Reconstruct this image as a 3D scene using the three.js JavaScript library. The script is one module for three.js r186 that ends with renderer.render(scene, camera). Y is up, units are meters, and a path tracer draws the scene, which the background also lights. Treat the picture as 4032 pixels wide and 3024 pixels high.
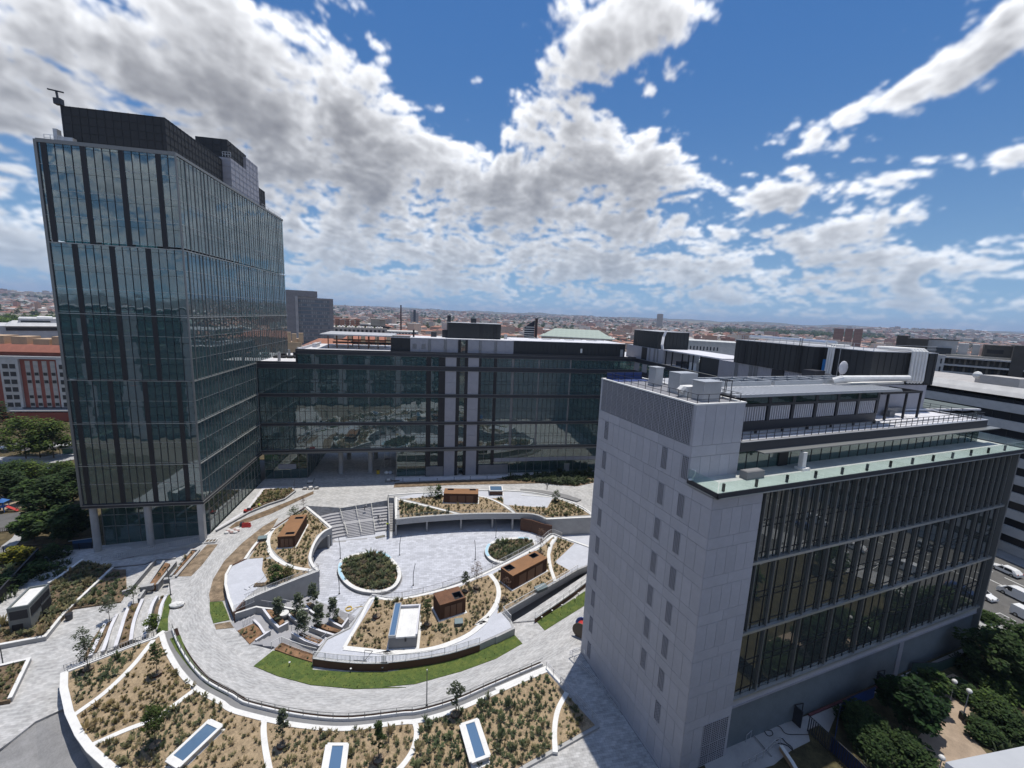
import*as THREE from 'three';
import{MarchingCubes}from 'three/addons/objects/MarchingCubes.js';
// ---------- camera, sky, sun, exposure ----------
const D=Math.PI/180;
const scene=new THREE.Scene();
const camera=new THREE.PerspectiveCamera(84.52,4/3,0.3,60000);
camera.position.set(0,50,0);
camera.rotation.set(-9.227*D,-11.152*D,2.431*D,'YXZ');
const renderer=new THREE.WebGLRenderer({antialias:true});
renderer.toneMapping=THREE.LinearToneMapping;
renderer.toneMappingExposure=1.12;
renderer.shadowMap.enabled=true;
const SUN_AZ=20*D,SUN_EL=69*D;          // heading from -z towards +x, height
const SUN=new THREE.Vector3(Math.sin(SUN_AZ)*Math.cos(SUN_EL),Math.sin(SUN_EL),-Math.cos(SUN_AZ)*Math.cos(SUN_EL));
const sun=new THREE.DirectionalLight(new THREE.Color(1,0.95,0.87),3.8);
sun.position.copy(SUN).multiplyScalar(400);sun.target.position.set(0,0,-80);
sun.castShadow=true;sun.shadow.mapSize.set(4096,4096);
Object.assign(sun.shadow.camera,{left:-260,right:260,top:260,bottom:-260,near:1,far:1200});
scene.add(sun,sun.target);
// ---------- random numbers and noise ----------
const rng=(seed)=>()=>{seed=(seed+0x6d2b79f5)| 0;let t=Math.imul(seed ^(seed>>>15),1 | seed);t=(t+Math.imul(t ^(t>>>7),61 | t))^ t;return((t ^(t>>>14))>>>0)/4294967296;};
const PERM=new Uint8Array(1024),HV=new Float32Array(256);
{const r=rng(7);const p=Array.from({length:256},(_,i)=>i);for(let i=255;i>0;i--){const j=(r()*(i+1))| 0;[p[i],p[j]]=[p[j],p[i]];}for(let i=0;i<1024;i++)PERM[i]=p[i & 255];for(let i=0;i<256;i++)HV[i]=r()*2 - 1;}
const fade=(t)=>t*t*t*(t*(t*6 - 15)+10);
function noise2(x,y){                           // value noise, -1..1
const xi=Math.floor(x),yi=Math.floor(y),fx=fade(x - xi),fy=fade(y - yi),X=xi & 255,Y=yi & 255,X1=(X+1)& 255,Y1=(Y+1)& 255;
const a=HV[PERM[PERM[X]+Y]],b=HV[PERM[PERM[X1]+Y]],c=HV[PERM[PERM[X]+Y1]],d=HV[PERM[PERM[X1]+Y1]];
return a+(b - a)*fx+(c - a+(a - b - c+d)*fx)*fy;
}
function tileNoise(x,y,n){                     // the same, repeating every n cells
const xi=Math.floor(x),yi=Math.floor(y),fx=fade(x - xi),fy=fade(y - yi),m=(v)=>((v % n)+n)% n;
const X=m(xi),Y=m(yi),X1=m(xi+1),Y1=m(yi+1);
const a=HV[PERM[PERM[X]+Y]],b=HV[PERM[PERM[X1]+Y]],c=HV[PERM[PERM[X]+Y1]],d=HV[PERM[PERM[X1]+Y1]];
return a+(b - a)*fx+(c - a+(a - b - c+d)*fx)*fy;
}
function grad2(x,y){                            // gradient noise, about -1..1
const xi=Math.floor(x),yi=Math.floor(y),fx=x - xi,fy=y - yi,u=fade(fx),v=fade(fy),X=xi & 255,Y=yi & 255,X1=(X+1)& 255,Y1=(Y+1)& 255;
const g=(h,a,b)=>{h &=7;return h<4?(h & 1?-a:a)+(h & 2?-b:b):(h & 1?-1.41:1.41)*(h & 2?a:b);};
const a=g(PERM[PERM[X]+Y],fx,fy),b=g(PERM[PERM[X1]+Y],fx - 1,fy),c=g(PERM[PERM[X]+Y1],fx,fy - 1),d=g(PERM[PERM[X1]+Y1],fx - 1,fy - 1);
return a+(b - a)*u+(c - a+(a - b - c+d)*u)*v;
}
const clamp=(v,a=0,b=1)=>Math.min(b,Math.max(a,v)),lerp=(a,b,t)=>a+(b - a)*t,smooth=(a,b,v)=>{const t=clamp((v - a)/(b - a));return t*t*(3 - 2*t);};
// ---------- the sky: blue air and broken cumulus, lit by the sun high ahead ----------
{
const W=2048,H=1024,px=new Float32Array(W*H*4);
const fb=(x,y,n)=>{let s=0,a=0.5;for(let i=0;i<n;i++){s+=a*grad2(x,y);const t=x*1.62 - y*1.18;y=x*1.18+y*1.62;x=t+11.3;y+=4.7;a*=0.53;}return s;};
// where the cloud field is thick and where it breaks: [heading, height, half width, half height, lean, weight], degrees
const FIELD=[
[-31.5,22.5,10.9,5.3,20,0.42],[-18.4,26.7,11.4,4.6,14,0.30],[-35.2,16.7,7.7,4.8,18,0.30],[-22.0,20.2,9.8,5.2,-6,0.34],[-9.3,24.1,5.5,5.4,-27,0.26],[-14.5,13.6,11.7,6.2,8,0.42],[-5.7,18.1,6.1,5.4,-37,0.25],[-3.0,6.5,16.8,3.9,4,0.25],[-37.6,8.3,2.4,6.0,13,0.20],[-37.2,3.9,3.3,2.0,8,0.15],[-37.2,12.0,1.9,0.8,16,-0.35],[-0.3,28.2,3.7,6.1,-2,-0.42],[4.8,23.8,6.8,2.6,4,-0.25],[2.6,31.5,4.4,2.5,5,-0.30],[8.0,27.7,3.4,3.6,3,-0.20],[1.5,30.1,1.3,1.9,-25,0.32],[0.8,23.2,1.2,1.0,6,0.25],[10.6,31.6,2.8,1.4,2,0.22],[23.8,30.7,9.7,3.5,3,0.55],[17.1,27.5,6.4,3.4,27,0.40],[13.4,24.1,3.7,2.4,25,0.28],[30.3,31.4,4.1,2.4,8,0.25],[37.6,25.7,7.0,5.6,9,-0.45],[43.9,27.7,5.3,3.6,5,-0.35],[34.5,21.8,3.9,2.6,-6,-0.30],[50.3,16.7,4.3,1.7,4,-0.25],[56.7,12.9,3.5,2.3,-9,-0.30],[23.5,17.6,8.3,3.2,-1,0.78],[9.1,15.9,9.4,3.1,3,0.70],[-4.1,17.8,5.7,3.5,-11,0.30],[1.5,18.9,6.3,2.9,5,0.25],[17.0,21.0,8.4,1.9,8,0.20],[34.9,18.3,1.5,0.7,-5,0.30],[36.4,18.2,0.6,1.0,-47,0.20],[54.0,22.1,5.1,2.3,20,0.46],[46.8,20.7,5.9,1.3,5,0.40],[49.8,25.9,1.6,1.1,33,0.28],[56.3,24.5,1.4,2.1,5,0.22],[48.6,18.2,2.1,0.6,-5,0.30],[58.3,14.6,1.3,0.5,2,0.30],[41.0,14.1,5.8,1.8,15,0.40],[48.8,14.5,5.6,1.1,6,0.34],[25.2,11.4,4.5,2.0,-0,0.45],[32.8,10.5,4.1,1.2,-2,0.30],[36.4,9.6,2.8,1.1,20,0.28],[48.7,10.3,6.9,1.6,7,0.42],[42.4,9.3,2.6,1.1,-3,0.20],[29.9,7.9,2.4,0.8,-0,0.30],[50.2,7.4,3.6,1.6,-3,0.40],[58.0,6.3,2.1,1.2,-3,0.36],[54.4,6.4,1.4,0.6,-3,0.30],[36.3,6.8,2.5,0.7,-1,0.20],[33.4,5.2,3.1,0.8,0,0.25],[19.8,6.4,5.3,1.7,1,0.30],[24.4,7.6,1.7,1.7,1,0.20],[42.9,5.4,13.1,1.5,-0,0.10],[12.9,11.8,11.8,2.2,2,0.22],[13.1,7.3,17.6,2.3,2,0.20],[-7.5,2.8,8.8,1.5,3,0.15],[38.6,3.3,32.3,1.4,1,0.10],[29.8,14.4,2.1,1.1,-2,-0.20],[35.5,13.1,2.0,1.1,-3,-0.25],[57.9,10.1,2.2,1.9,-7,-0.25],[40.5,7.2,1.8,0.8,-1,-0.25],[19.0,9.7,3.5,1.0,1,-0.15],[-1.9,11.5,3.4,1.3,5,-0.12]
];
const puff=(x,y,n)=>{let s=0,a=0.5;for(let i=0;i<n;i++){s+=a*(Math.abs(grad2(x,y))*2.4 - 0.72);const t=x*1.7 - y*1.2;y=x*1.2+y*1.7;x=t+7.1;y+=3.3;a*=0.55;}return s;};
const MAP=new Float32Array(720*182);
for(let j=0;j<182;j++)for(let i=0;i<720;i++){
const az=i/2 - 180,el=j/2;let c=lerp(0.07,-0.17,smooth(7,26,el));if(Math.abs(az - 11)>62)c+=0.16*smooth(62,80,Math.abs(az - 11));  // more cloud added outside the view, to whiten the fill light
for(const [a,e,w,h,l,g] of FIELD){let u=az - a;if(u>180)u-=360;if(u<-180)u+=360;const v=el - e,cu=u*Math.cos(l*D)+v*Math.sin(l*D),cv=-u*Math.sin(l*D)+v*Math.cos(l*D),q=(cu/w)**2+(cv/h)**2;if(q<6)c+=g*Math.exp(-q);}
MAP[j*720+i]=c;
}
const thick=(dx,dy,dz,az,el,n)=>{
const k=1/(dy+0.30),x=dx*k,z=dz*k;
const gx=(((az+180)/360*720)% 720+720)% 720,gy=clamp(el,0,89.9)*2,i0=Math.floor(gx),j0=Math.floor(gy),fx=gx - i0,fy=gy - j0,i1=(i0+1)% 720,c=lerp(lerp(MAP[j0*720+i0],MAP[j0*720+i1],fx),lerp(MAP[(j0+1)*720+i0],MAP[(j0+1)*720+i1],fx),fy);
const wx=0.22*grad2(x*2.7+3.1,z*2.7),wz=0.22*grad2(x*2.7,z*2.7+9.4);
const X=x+wx,Z=z+wz,lo=Math.min(n,3);
return 0.86*c+0.50*fb(X*2.6,Z*2.6,lo)+0.40*fb((x+0.6*wx)*6.1+5.2,(z+0.6*wz)*6.1,Math.min(n,4))+0.34*puff((x+0.3*wx)*9.5+1.7,(z+0.3*wz)*9.5,n)+(n>4?0.17*fb(x*23,z*23,n - 3):0);
};
for(let j=0;j<H;j++){
const el=((j+0.5)/H - 0.5)*180;
for(let i=0;i<W;i++){
const o=(j*W+i)*4;px[o+3]=1;
const e=Math.max(el,0.2),a=((i+0.5)/W - 0.5)*2*Math.PI,ce=Math.cos(e*D),dx=Math.cos(a)*ce,dz=Math.sin(a)*ce,dy=Math.sin(e*D);
let az=Math.atan2(dx,-dz)/D;
const cs=dx*SUN.x+dy*SUN.y+dz*SUN.z;
// clear air
const t=Math.exp(-e/11),up=clamp(e/75);
const hal=0.035*Math.pow(Math.max(cs,0),6);
let r=lerp(0.034,0.31,t)*(1 - 0.25*up)+hal,g=lerp(0.150,0.53,t)*(1 - 0.25*up)+hal,b=lerp(0.43,0.72,t)*(1 - 0.2*up)+hal;
// clouds
const n=el>-1?thick(dx,dy,dz,az,e,7):0;
const d=Math.pow(smooth(-0.02,0.24,n),0.8);
if(d>0){
// light comes from above and ahead: compare with the field a little nearer the sun
const nl=thick(dx,dy,dz,az,e,4);
let above=0;
for(const st of [0.5,1.4,3.0]){
const ue=Math.min(e+st*(1+e*0.03),88),k2=Math.cos(ue*D),A2=(az+clamp(20 - az,-1,1)*st*(e/60))*D;
above+=Math.max(0,thick(Math.sin(A2)*k2,Math.sin(ue*D),-Math.cos(A2)*k2,A2/D,ue,3)+0.04)/3;
}
const deep=smooth(0.06,0.62,nl),fine=n - nl;
let l=0.24+1.06*Math.exp(-2.6*above)*(1 - 0.48*deep)+1.0*fine*(1 - 0.4*deep)- 0.08*deep;
l=clamp(l+0.12*smooth(0.75,0.97,cs)*(1 - deep),0.17,1.2);
l*=1+0.10*fb(dx*34/(dy+0.3),dz*34/(dy+0.3),4);
const far=Math.exp(-e/6.5);                                // air before far clouds
const cr=lerp(l*0.97,0.60,far*0.55),cg=lerp(l*0.985,0.68,far*0.55),cb=lerp(l*1.0+0.02,0.76,far*0.55);
const op=d*(1 - 0.35*far);
r=lerp(r,cr,op);g=lerp(g,cg,op);b=lerp(b,cb,op);
}
if(el<0){const f=smooth(0,-6,el);r=lerp(r,0.16,f);g=lerp(g,0.16,f);b=lerp(b,0.15,f);}
px[o]=r;px[o+1]=g;px[o+2]=b;
}
}
const sky=new THREE.DataTexture(px,W,H,THREE.RGBAFormat,THREE.FloatType);
sky.mapping=THREE.EquirectangularReflectionMapping;sky.magFilter=sky.minFilter=THREE.LinearFilter;sky.colorSpace=THREE.LinearSRGBColorSpace;sky.needsUpdate=true;
scene.background=sky;scene.environment=sky;
}
// ---------- geometry builder: flat faces collected into one mesh, uv in metres ----------
class MB{
constructor(){this.p=[];this.n=[];this.t=[];this.c=null;this.col=null;}
tri(a,b,c){
const ux=b[0] - a[0],uy=b[1] - a[1],uz=b[2] - a[2],vx=c[0] - a[0],vy=c[1] - a[1],vz=c[2] - a[2];
let nx=uy*vz - uz*vy,ny=uz*vx - ux*vz,nz=ux*vy - uy*vx;const l=Math.hypot(nx,ny,nz)||1;nx/=l;ny/=l;nz/=l;
const h=Math.hypot(nx,nz)||1,tx=nz/h,tz=-nx/h;
for(const q of [a,b,c]){
this.p.push(q[0],q[1],q[2]);this.n.push(nx,ny,nz);
if(Math.abs(ny)>0.7)this.t.push(q[0],q[2]);else this.t.push(q[0]*tx+q[2]*tz,q[1]);
if(this.col)(this.c||=[]).push(...this.col);
}
return this;
}
quad(a,b,c,d){return this.tri(a,b,c).tri(a,c,d);}
quadUV(a,b,c,d,ua,ub,uc,ud){this.quad(a,b,c,d);const k=this.t.length - 12;[ua,ub,uc,ua,uc,ud].forEach((u,i)=>{this.t[k+i*2]=u[0];this.t[k+i*2+1]=u[1];});return this;}
hexa(b,t){ // four bottom corners (seen from above anticlockwise in x, -z) and four top corners
this.quad(t[0],t[1],t[2],t[3]);this.quad(b[3],b[2],b[1],b[0]);
for(let i=0;i<4;i++){const j=(i+1)& 3;this.quad(b[i],b[j],t[j],t[i]);}
return this;
}
box(x0,x1,y0,y1,z0,z1){const f=(y)=>[[x0,y,z1],[x1,y,z1],[x1,y,z0],[x0,y,z0]];return this.hexa(f(y0),f(y1));}
obox(x,y,z,sx,sy,sz,ry=0){ // centred on x, z; standing on y; turned by ry
const c=Math.cos(ry),s=Math.sin(ry),f=(yy)=>[[-1,1],[1,1],[1,-1],[-1,-1]].map(([a,b])=>{const u=a*sx/2,v=b*sz/2;return [x+u*c+v*s,yy,z - u*s+v*c];});
return this.hexa(f(y),f(y+sy));
}
fbox(F,u0,u1,y0,y1,d0,d1){const P=(u,d,y)=>[F.o[0]+F.u[0]*u+F.n[0]*d,y,F.o[1]+F.u[1]*u+F.n[1]*d],f=(y)=>[P(u0,d1,y),P(u1,d1,y),P(u1,d0,y),P(u0,d0,y)];return this.hexa(f(y0),f(y1));}
bar(a,b,w,h=w){ // rectangular bar between two points
const d=new THREE.Vector3(b[0] - a[0],b[1] - a[1],b[2] - a[2]).normalize(),s=Math.abs(d.y)>0.99?new THREE.Vector3(1,0,0):new THREE.Vector3(-d.z,0,d.x).normalize(),u=s.clone().cross(d).normalize();
const k=(q)=>[[-1,-1],[1,-1],[1,1],[-1,1]].map(([i,j])=>[q[0]+s.x*i*w/2+u.x*j*h/2,q[1]+s.y*i*w/2+u.y*j*h/2,q[2]+s.z*i*w/2+u.z*j*h/2]);
const A=k(a),B=k(b);this.quad(A[0],A[1],A[2],A[3]);this.quad(B[3],B[2],B[1],B[0]);
for(let i=0;i<4;i++){const j=(i+1)& 3;this.quad(A[j],A[i],B[i],B[j]);}
return this;
}
bars(pts,w,h=w){for(let i=1;i<pts.length;i++)this.bar(pts[i - 1],pts[i],w,h);return this;}
prism(poly,y0,y1,holes=[],bottom=false){ // a plan outline [x, z] raised from y0 to y1 (numbers or functions of x, z)
const Y0=typeof y0==='function'?y0:()=>y0,Y1=typeof y1==='function'?y1:()=>y1;
const fix=(q,ccw)=>{const v=q.map(([x,z])=>new THREE.Vector2(x,-z));if((THREE.ShapeUtils.area(v)>0)!==ccw)v.reverse();return v;};
const o=fix(poly,true),hs=holes.map((h)=>fix(h,false)),all=[o,...hs].flat();
const top=(v)=>[v.x,Y1(v.x,-v.y),-v.y],bot=(v)=>[v.x,Y0(v.x,-v.y),-v.y];
for(const [a,b,c] of THREE.ShapeUtils.triangulateShape(o,hs)){this.tri(top(all[a]),top(all[b]),top(all[c]));if(bottom)this.tri(bot(all[c]),bot(all[b]),bot(all[a]));}
for(const r of [o,...hs])r.forEach((v,i)=>{const w=r[(i+1)% r.length];this.quad(bot(v),bot(w),top(w),top(v));});
return this;
}
strip(A,B,y0,y1,closed=false){ // solid band between two paths of equal length, uv along and across
const Y0=typeof y0==='function'?y0:()=>y0,Y1=typeof y1==='function'?y1:()=>y1,n=A.length,m=closed?n:n - 1;
let s=0;
for(let i=0;i<m;i++){
const j=(i+1)% n,a=A[i],b=A[j],c=B[j],d=B[i],len=Math.hypot((b[0]+c[0] - a[0] - d[0])/2,(b[1]+c[1] - a[1] - d[1])/2),w=Math.hypot(a[0] - d[0],a[1] - d[1]);
const t=(q)=>[q[0],Y1(q[0],q[1]),q[1]],o=(q)=>[q[0],Y0(q[0],q[1]),q[1]];
this.quadUV(t(a),t(b),t(c),t(d),[s,0],[s+len,0],[s+len,w],[s,w]);
this.quad(o(b),o(a),o(d),o(c));this.quad(o(a),o(b),t(b),t(a));this.quad(o(c),o(d),t(d),t(c));
if(!closed&&i===0)this.quad(o(d),o(a),t(a),t(d));
if(!closed&&i===m - 1)this.quad(o(b),o(c),t(c),t(b));
s+=len;
}
return this;
}
wall(path,th,y0,y1,closed=false){return this.strip(offset(path,th/2,closed),offset(path,-th/2,closed),y0,y1,closed);}
cyl(x,z,y0,y1,r0,r1=r0,seg=10){
for(let i=0;i<seg;i++){const a=i/seg*2*Math.PI,b=(i+1)/seg*2*Math.PI,P=(t,r,y)=>[x+Math.sin(t)*r,y,z+Math.cos(t)*r];
this.quad(P(a,r0,y0),P(b,r0,y0),P(b,r1,y1),P(a,r1,y1));this.tri([x,y1,z],P(a,r1,y1),P(b,r1,y1));this.tri([x,y0,z],P(b,r0,y0),P(a,r0,y0));}
return this;
}
tube(pts,r0,seg=6,r1=r0){
const V=pts.map((q)=>new THREE.Vector3(...q)),n=V.length;let prev=null;
for(let i=0;i<n;i++){
const d=V[Math.min(i+1,n - 1)].clone().sub(V[Math.max(i - 1,0)]).normalize(),s=Math.abs(d.y)>0.95?new THREE.Vector3(1,0,0).cross(d).normalize():new THREE.Vector3(0,1,0).cross(d).normalize(),u=d.clone().cross(s),r=lerp(r0,r1,i/Math.max(1,n - 1));
const ring=Array.from({length:seg},(_,k)=>{const t=k/seg*2*Math.PI;return [V[i].x+(s.x*Math.cos(t)+u.x*Math.sin(t))*r,V[i].y+(s.y*Math.cos(t)+u.y*Math.sin(t))*r,V[i].z+(s.z*Math.cos(t)+u.z*Math.sin(t))*r];});
if(prev)for(let k=0;k<seg;k++){const l=(k+1)% seg;this.quad(prev[k],prev[l],ring[l],ring[k]);}
if(i===0)for(let k=1;k<seg - 1;k++)this.tri(ring[0],ring[k+1],ring[k]);
if(i===n - 1)for(let k=1;k<seg - 1;k++)this.tri(ring[0],ring[k],ring[k+1]);
prev=ring;
}
return this;
}
ball(x,y,z,rx,ry,rz,seg=8,rows=5){
const P=(i,j)=>{const t=i/seg*2*Math.PI,f=j/rows*Math.PI;return [x+rx*Math.sin(f)*Math.sin(t),y - ry*Math.cos(f),z+rz*Math.sin(f)*Math.cos(t)];};
for(let j=0;j<rows;j++)for(let i=0;i<seg;i++){if(j===0)this.tri(P(i,0),P(i+1,1),P(i,1));else if(j===rows - 1)this.tri(P(i,j),P(i+1,j),P(i,rows));else this.quad(P(i,j),P(i+1,j),P(i+1,j+1),P(i,j+1));}
return this;
}
geo(base=[0,0,0]){
const g=new THREE.BufferGeometry(),p=new Float32Array(this.p);for(let i=0;i<p.length;i+=3){p[i]-=base[0];p[i+1]-=base[1];p[i+2]-=base[2];}
g.setAttribute('position',new THREE.BufferAttribute(p,3));g.setAttribute('normal',new THREE.BufferAttribute(new Float32Array(this.n),3));g.setAttribute('uv',new THREE.BufferAttribute(new Float32Array(this.t),2));
if(this.c)g.setAttribute('color',new THREE.BufferAttribute(new Float32Array(this.c),3));
return g;
}
}
function offset(path,d,closed=false){ // parallel path, d to the right of its direction
const n=path.length;
return path.map((p,i)=>{
const a=path[closed?(i - 1+n)% n:Math.max(i - 1,0)],b=path[closed?(i+1)% n:Math.min(i+1,n - 1)];
const nrm=(q,r)=>{const l=Math.hypot(r[0] - q[0],r[1] - q[1])||1;return [-(r[1] - q[1])/l,(r[0] - q[0])/l];};
let n1=nrm(a,p),n2=nrm(p,b);if(a===p)n1=n2;if(b===p)n2=n1;
let mx=n1[0]+n2[0],mz=n1[1]+n2[1];const l=Math.hypot(mx,mz)||1;mx/=l;mz/=l;const k=d/Math.max(0.4,mx*n1[0]+mz*n1[1]);
return [p[0]+mx*k,p[1]+mz*k];
});
}
function curve(pts,n,closed=false){ // smooth path through plan points, n even steps
const c=new THREE.CatmullRomCurve3(pts.map(([x,z])=>new THREE.Vector3(x,0,z)),closed,'centripetal');
return c.getSpacedPoints(n).slice(0,closed?n:n+1).map((v)=>[v.x,v.z]);
}
const along=(path,step)=>{ // points every step metres with direction
const out=[];let rest=0;
for(let i=1;i<path.length;i++){const [ax,az]=path[i - 1],[bx,bz]=path[i],l=Math.hypot(bx - ax,bz - az);let s=rest;while(s<=l){out.push([ax+(bx - ax)*s/l,az+(bz - az)*s/l,Math.atan2(bx - ax,bz - az)]);s+=step;}rest=s - l;}
return out;
};
function inside(x,z,poly){let c=false;for(let i=0,j=poly.length - 1;i<poly.length;j=i++){const [xi,zi]=poly[i],[xj,zj]=poly[j];if((zi>z)!==(zj>z)&&x<(xj - xi)*(z - zi)/(zj - zi)+xi)c=!c;}return c;}
function edgeDist(x,z,poly){let m=1e9;for(let i=0,j=poly.length - 1;i<poly.length;j=i++){const [ax,az]=poly[j],[bx,bz]=poly[i],dx=bx - ax,dz=bz - az,t=clamp(((x - ax)*dx+(z - az)*dz)/(dx*dx+dz*dz||1));m=Math.min(m,Math.hypot(x - ax - dx*t,z - az - dz*t));}return m;}
const box2=(poly)=>poly.reduce((b,[x,z])=>[Math.min(b[0],x),Math.max(b[1],x),Math.min(b[2],z),Math.max(b[3],z)],[1e9,-1e9,1e9,-1e9]);
// ---------- things, parts, names ----------
const taken=new Map();
function numbered(name){const k=taken.get(name)??0;taken.set(name,k+1);return k?`${name}_${String(k).padStart(3, '0')}`:name;}
function tag(o,label,category,group){o.userData={label,category};if(group)o.userData.group=group;return o;}
function thing(name,label,category,base=[0,0,0],group,turn=0){const o=new THREE.Group();o.name=numbered(name);o.position.set(...base);o.rotation.y=turn;scene.add(o);return tag(o,label,category,group);}
// a part built in the same axes as its thing's base; world coordinates when world is true
function part(parent,name,mb,mat,o={}){
const m=new THREE.Mesh(mb.isBufferGeometry?mb:mb.geo(o.base??(o.local?[0,0,0]:parent.position.toArray())),mat);m.name=name;parent.add(m);
if(o.label)m.userData.label=o.label;if(o.stuff)m.userData.kind='stuff';
return m;
}
function single(name,mb,mat,label,category,group,base=[0,0,0]){const m=new THREE.Mesh(mb.isBufferGeometry?mb:mb.geo(base),mat);m.name=numbered(name);m.position.set(...base);scene.add(m);return tag(m,label,category,group);}
function structure(name,mb,mat,label){const m=new THREE.Mesh(mb.isBufferGeometry?mb:mb.geo(),mat);m.name=numbered(name);m.userData={kind:'structure',label:label??name.replace(/_/g,' ')};scene.add(m);return m;}
function copy(o,pos,turn,scale,label,group){const c=o.clone();c.name=numbered(o.name.replace(/_\d+$/,''));c.userData={...o.userData};scene.add(c);if(pos)c.position.set(...pos);if(turn!==undefined)c.rotation.y=turn;if(scale)c.scale.setScalar(scale);if(label)c.userData.label=label;if(group)c.userData.group=group;return c;}
// ---------- computed textures (linear colours in, sRGB bytes out) ----------
const toS=(v)=>255*(v<=0.0031308?v*12.92:1.055*Math.pow(v,1/2.4)- 0.055);
function tex(size,metres,f,linear=false){
const d=new Uint8Array(size*size*4);
for(let j=0;j<size;j++)for(let i=0;i<size;i++){const c=f(i/size,j/size),o=(j*size+i)*4;for(let k=0;k<3;k++)d[o+k]=linear?clamp(c[k]??c[0])*255:toS(clamp(c[k]));d[o+3]=255;}
const t=new THREE.DataTexture(d,size,size);t.wrapS=t.wrapT=THREE.RepeatWrapping;t.magFilter=THREE.LinearFilter;t.minFilter=THREE.LinearMipmapLinearFilter;t.generateMipmaps=true;if(!linear)t.colorSpace=THREE.SRGBColorSpace;
t.repeat.set(1/metres,1/(Array.isArray(metres)?metres[1]:metres));t.needsUpdate=true;return t;
}
const tf=(u,v,n,o=4)=>{let s=0,a=0.55,k=n;for(let i=0;i<o;i++){s+=a*tileNoise(u*k+i*17,v*k+i*31,k);a*=0.55;k*=2;}return s;};
const gray=(b,k=1)=>[b*k,b*k,b*k];
const std=(o)=>new THREE.MeshStandardMaterial({roughness:0.8,metalness:0,...o});
const lin=(r,g,b)=>new THREE.Color().setRGB(r,g,b);
const T={
paver:tex(512,6,(u,v)=>{ // long pavers laid in courses, each a little different
const r=Math.floor(v*20),q=u*10+(r & 1)*0.5,c=Math.floor(q),h=HV[(c % 10*37+r*91)& 255],jx=q - c,jy=v*20 - r,j=jx<0.04||jy<0.08?0.72:1,n=tf(u,v,4),b=(0.42+0.07*h+0.075*n+0.06*tf(u,v,12,3)+0.05*tf(u,v,48,2))*j,w=0.012*tf(u,v,7,2);
return [b*(1+w),b*0.99,b*(0.975 - w)];}),
plaza:tex(512,5,(u,v)=>{const b=0.92+0.09*tf(u,v,5)+0.06*tf(u,v,40,2);return gray(b);}),
concrete:tex(512,5,(u,v)=>{const b=0.9+0.14*tf(u,v,4)+0.05*tf(u,v,48,2);return [b,b*0.995,b*0.98];}),
kerb:tex(512,3,(u,v)=>{const b=0.97+0.10*tf(u,v,3)+0.06*tf(u,v,30,2)- 0.05*Math.max(0,tf(u,v,9,3)),j=(u*2)% 1<0.012?0.8:1;return [b*j,b*j*0.99,b*j*0.97];}),
straw:tex(512,2.6,(u,v)=>{const a=tf(u,v,5),s=tf(u*1,v*1,38,2),w=tileNoise(u*78,v*26,26),b=0.86+0.30*a+0.34*s+0.14*w;return [0.355*b,0.268*b,0.168*b];}),
soil:tex(512,3,(u,v)=>{const b=0.85+0.45*tf(u,v,6)+0.3*tf(u,v,44,2);return [0.19*b,0.135*b,0.085*b];}),
grass:tex(512,3,(u,v)=>{const a=tf(u,v,5),s=tf(u,v,60,2),b=0.95+0.35*a+0.5*s;return [(0.088+0.02*a)*b,0.122*b,0.026*b];}),
asphalt:tex(512,7,(u,v)=>{const b=0.11+0.022*tf(u,v,5)+0.02*tf(u,v,70,2);return [b*1.03,b,b*0.96];}),
sand:tex(512,5,(u,v)=>{const b=0.95+0.22*tf(u,v,5)+0.12*tf(u,v,50,2);return [0.34*b,0.262*b,0.192*b];}),
corten:tex(512,3,(u,v)=>{const a=tf(u,v,6),s=tf(u,v,40,2),b=0.95+0.25*a+0.18*s,st=Math.abs((u*30)% 1 - 0.5)<0.12?0.78:1;return [0.155*b*st,0.073*b*st,0.038*b*st];}),
speck:tex(512,4,(u,v)=>{const b=0.95+0.07*tf(u,v,6)+0.05*tf(u,v,60,2);return gray(b);}),
leaf:tex(128,1,(u,v)=>{const b=0.85+0.3*tf(u,v,6);return [b,b,b];}),
wave:tex(256,4.5,(u,v)=>gray(0.5+0.5*tf(u,v,3,2)),true),
};
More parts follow.
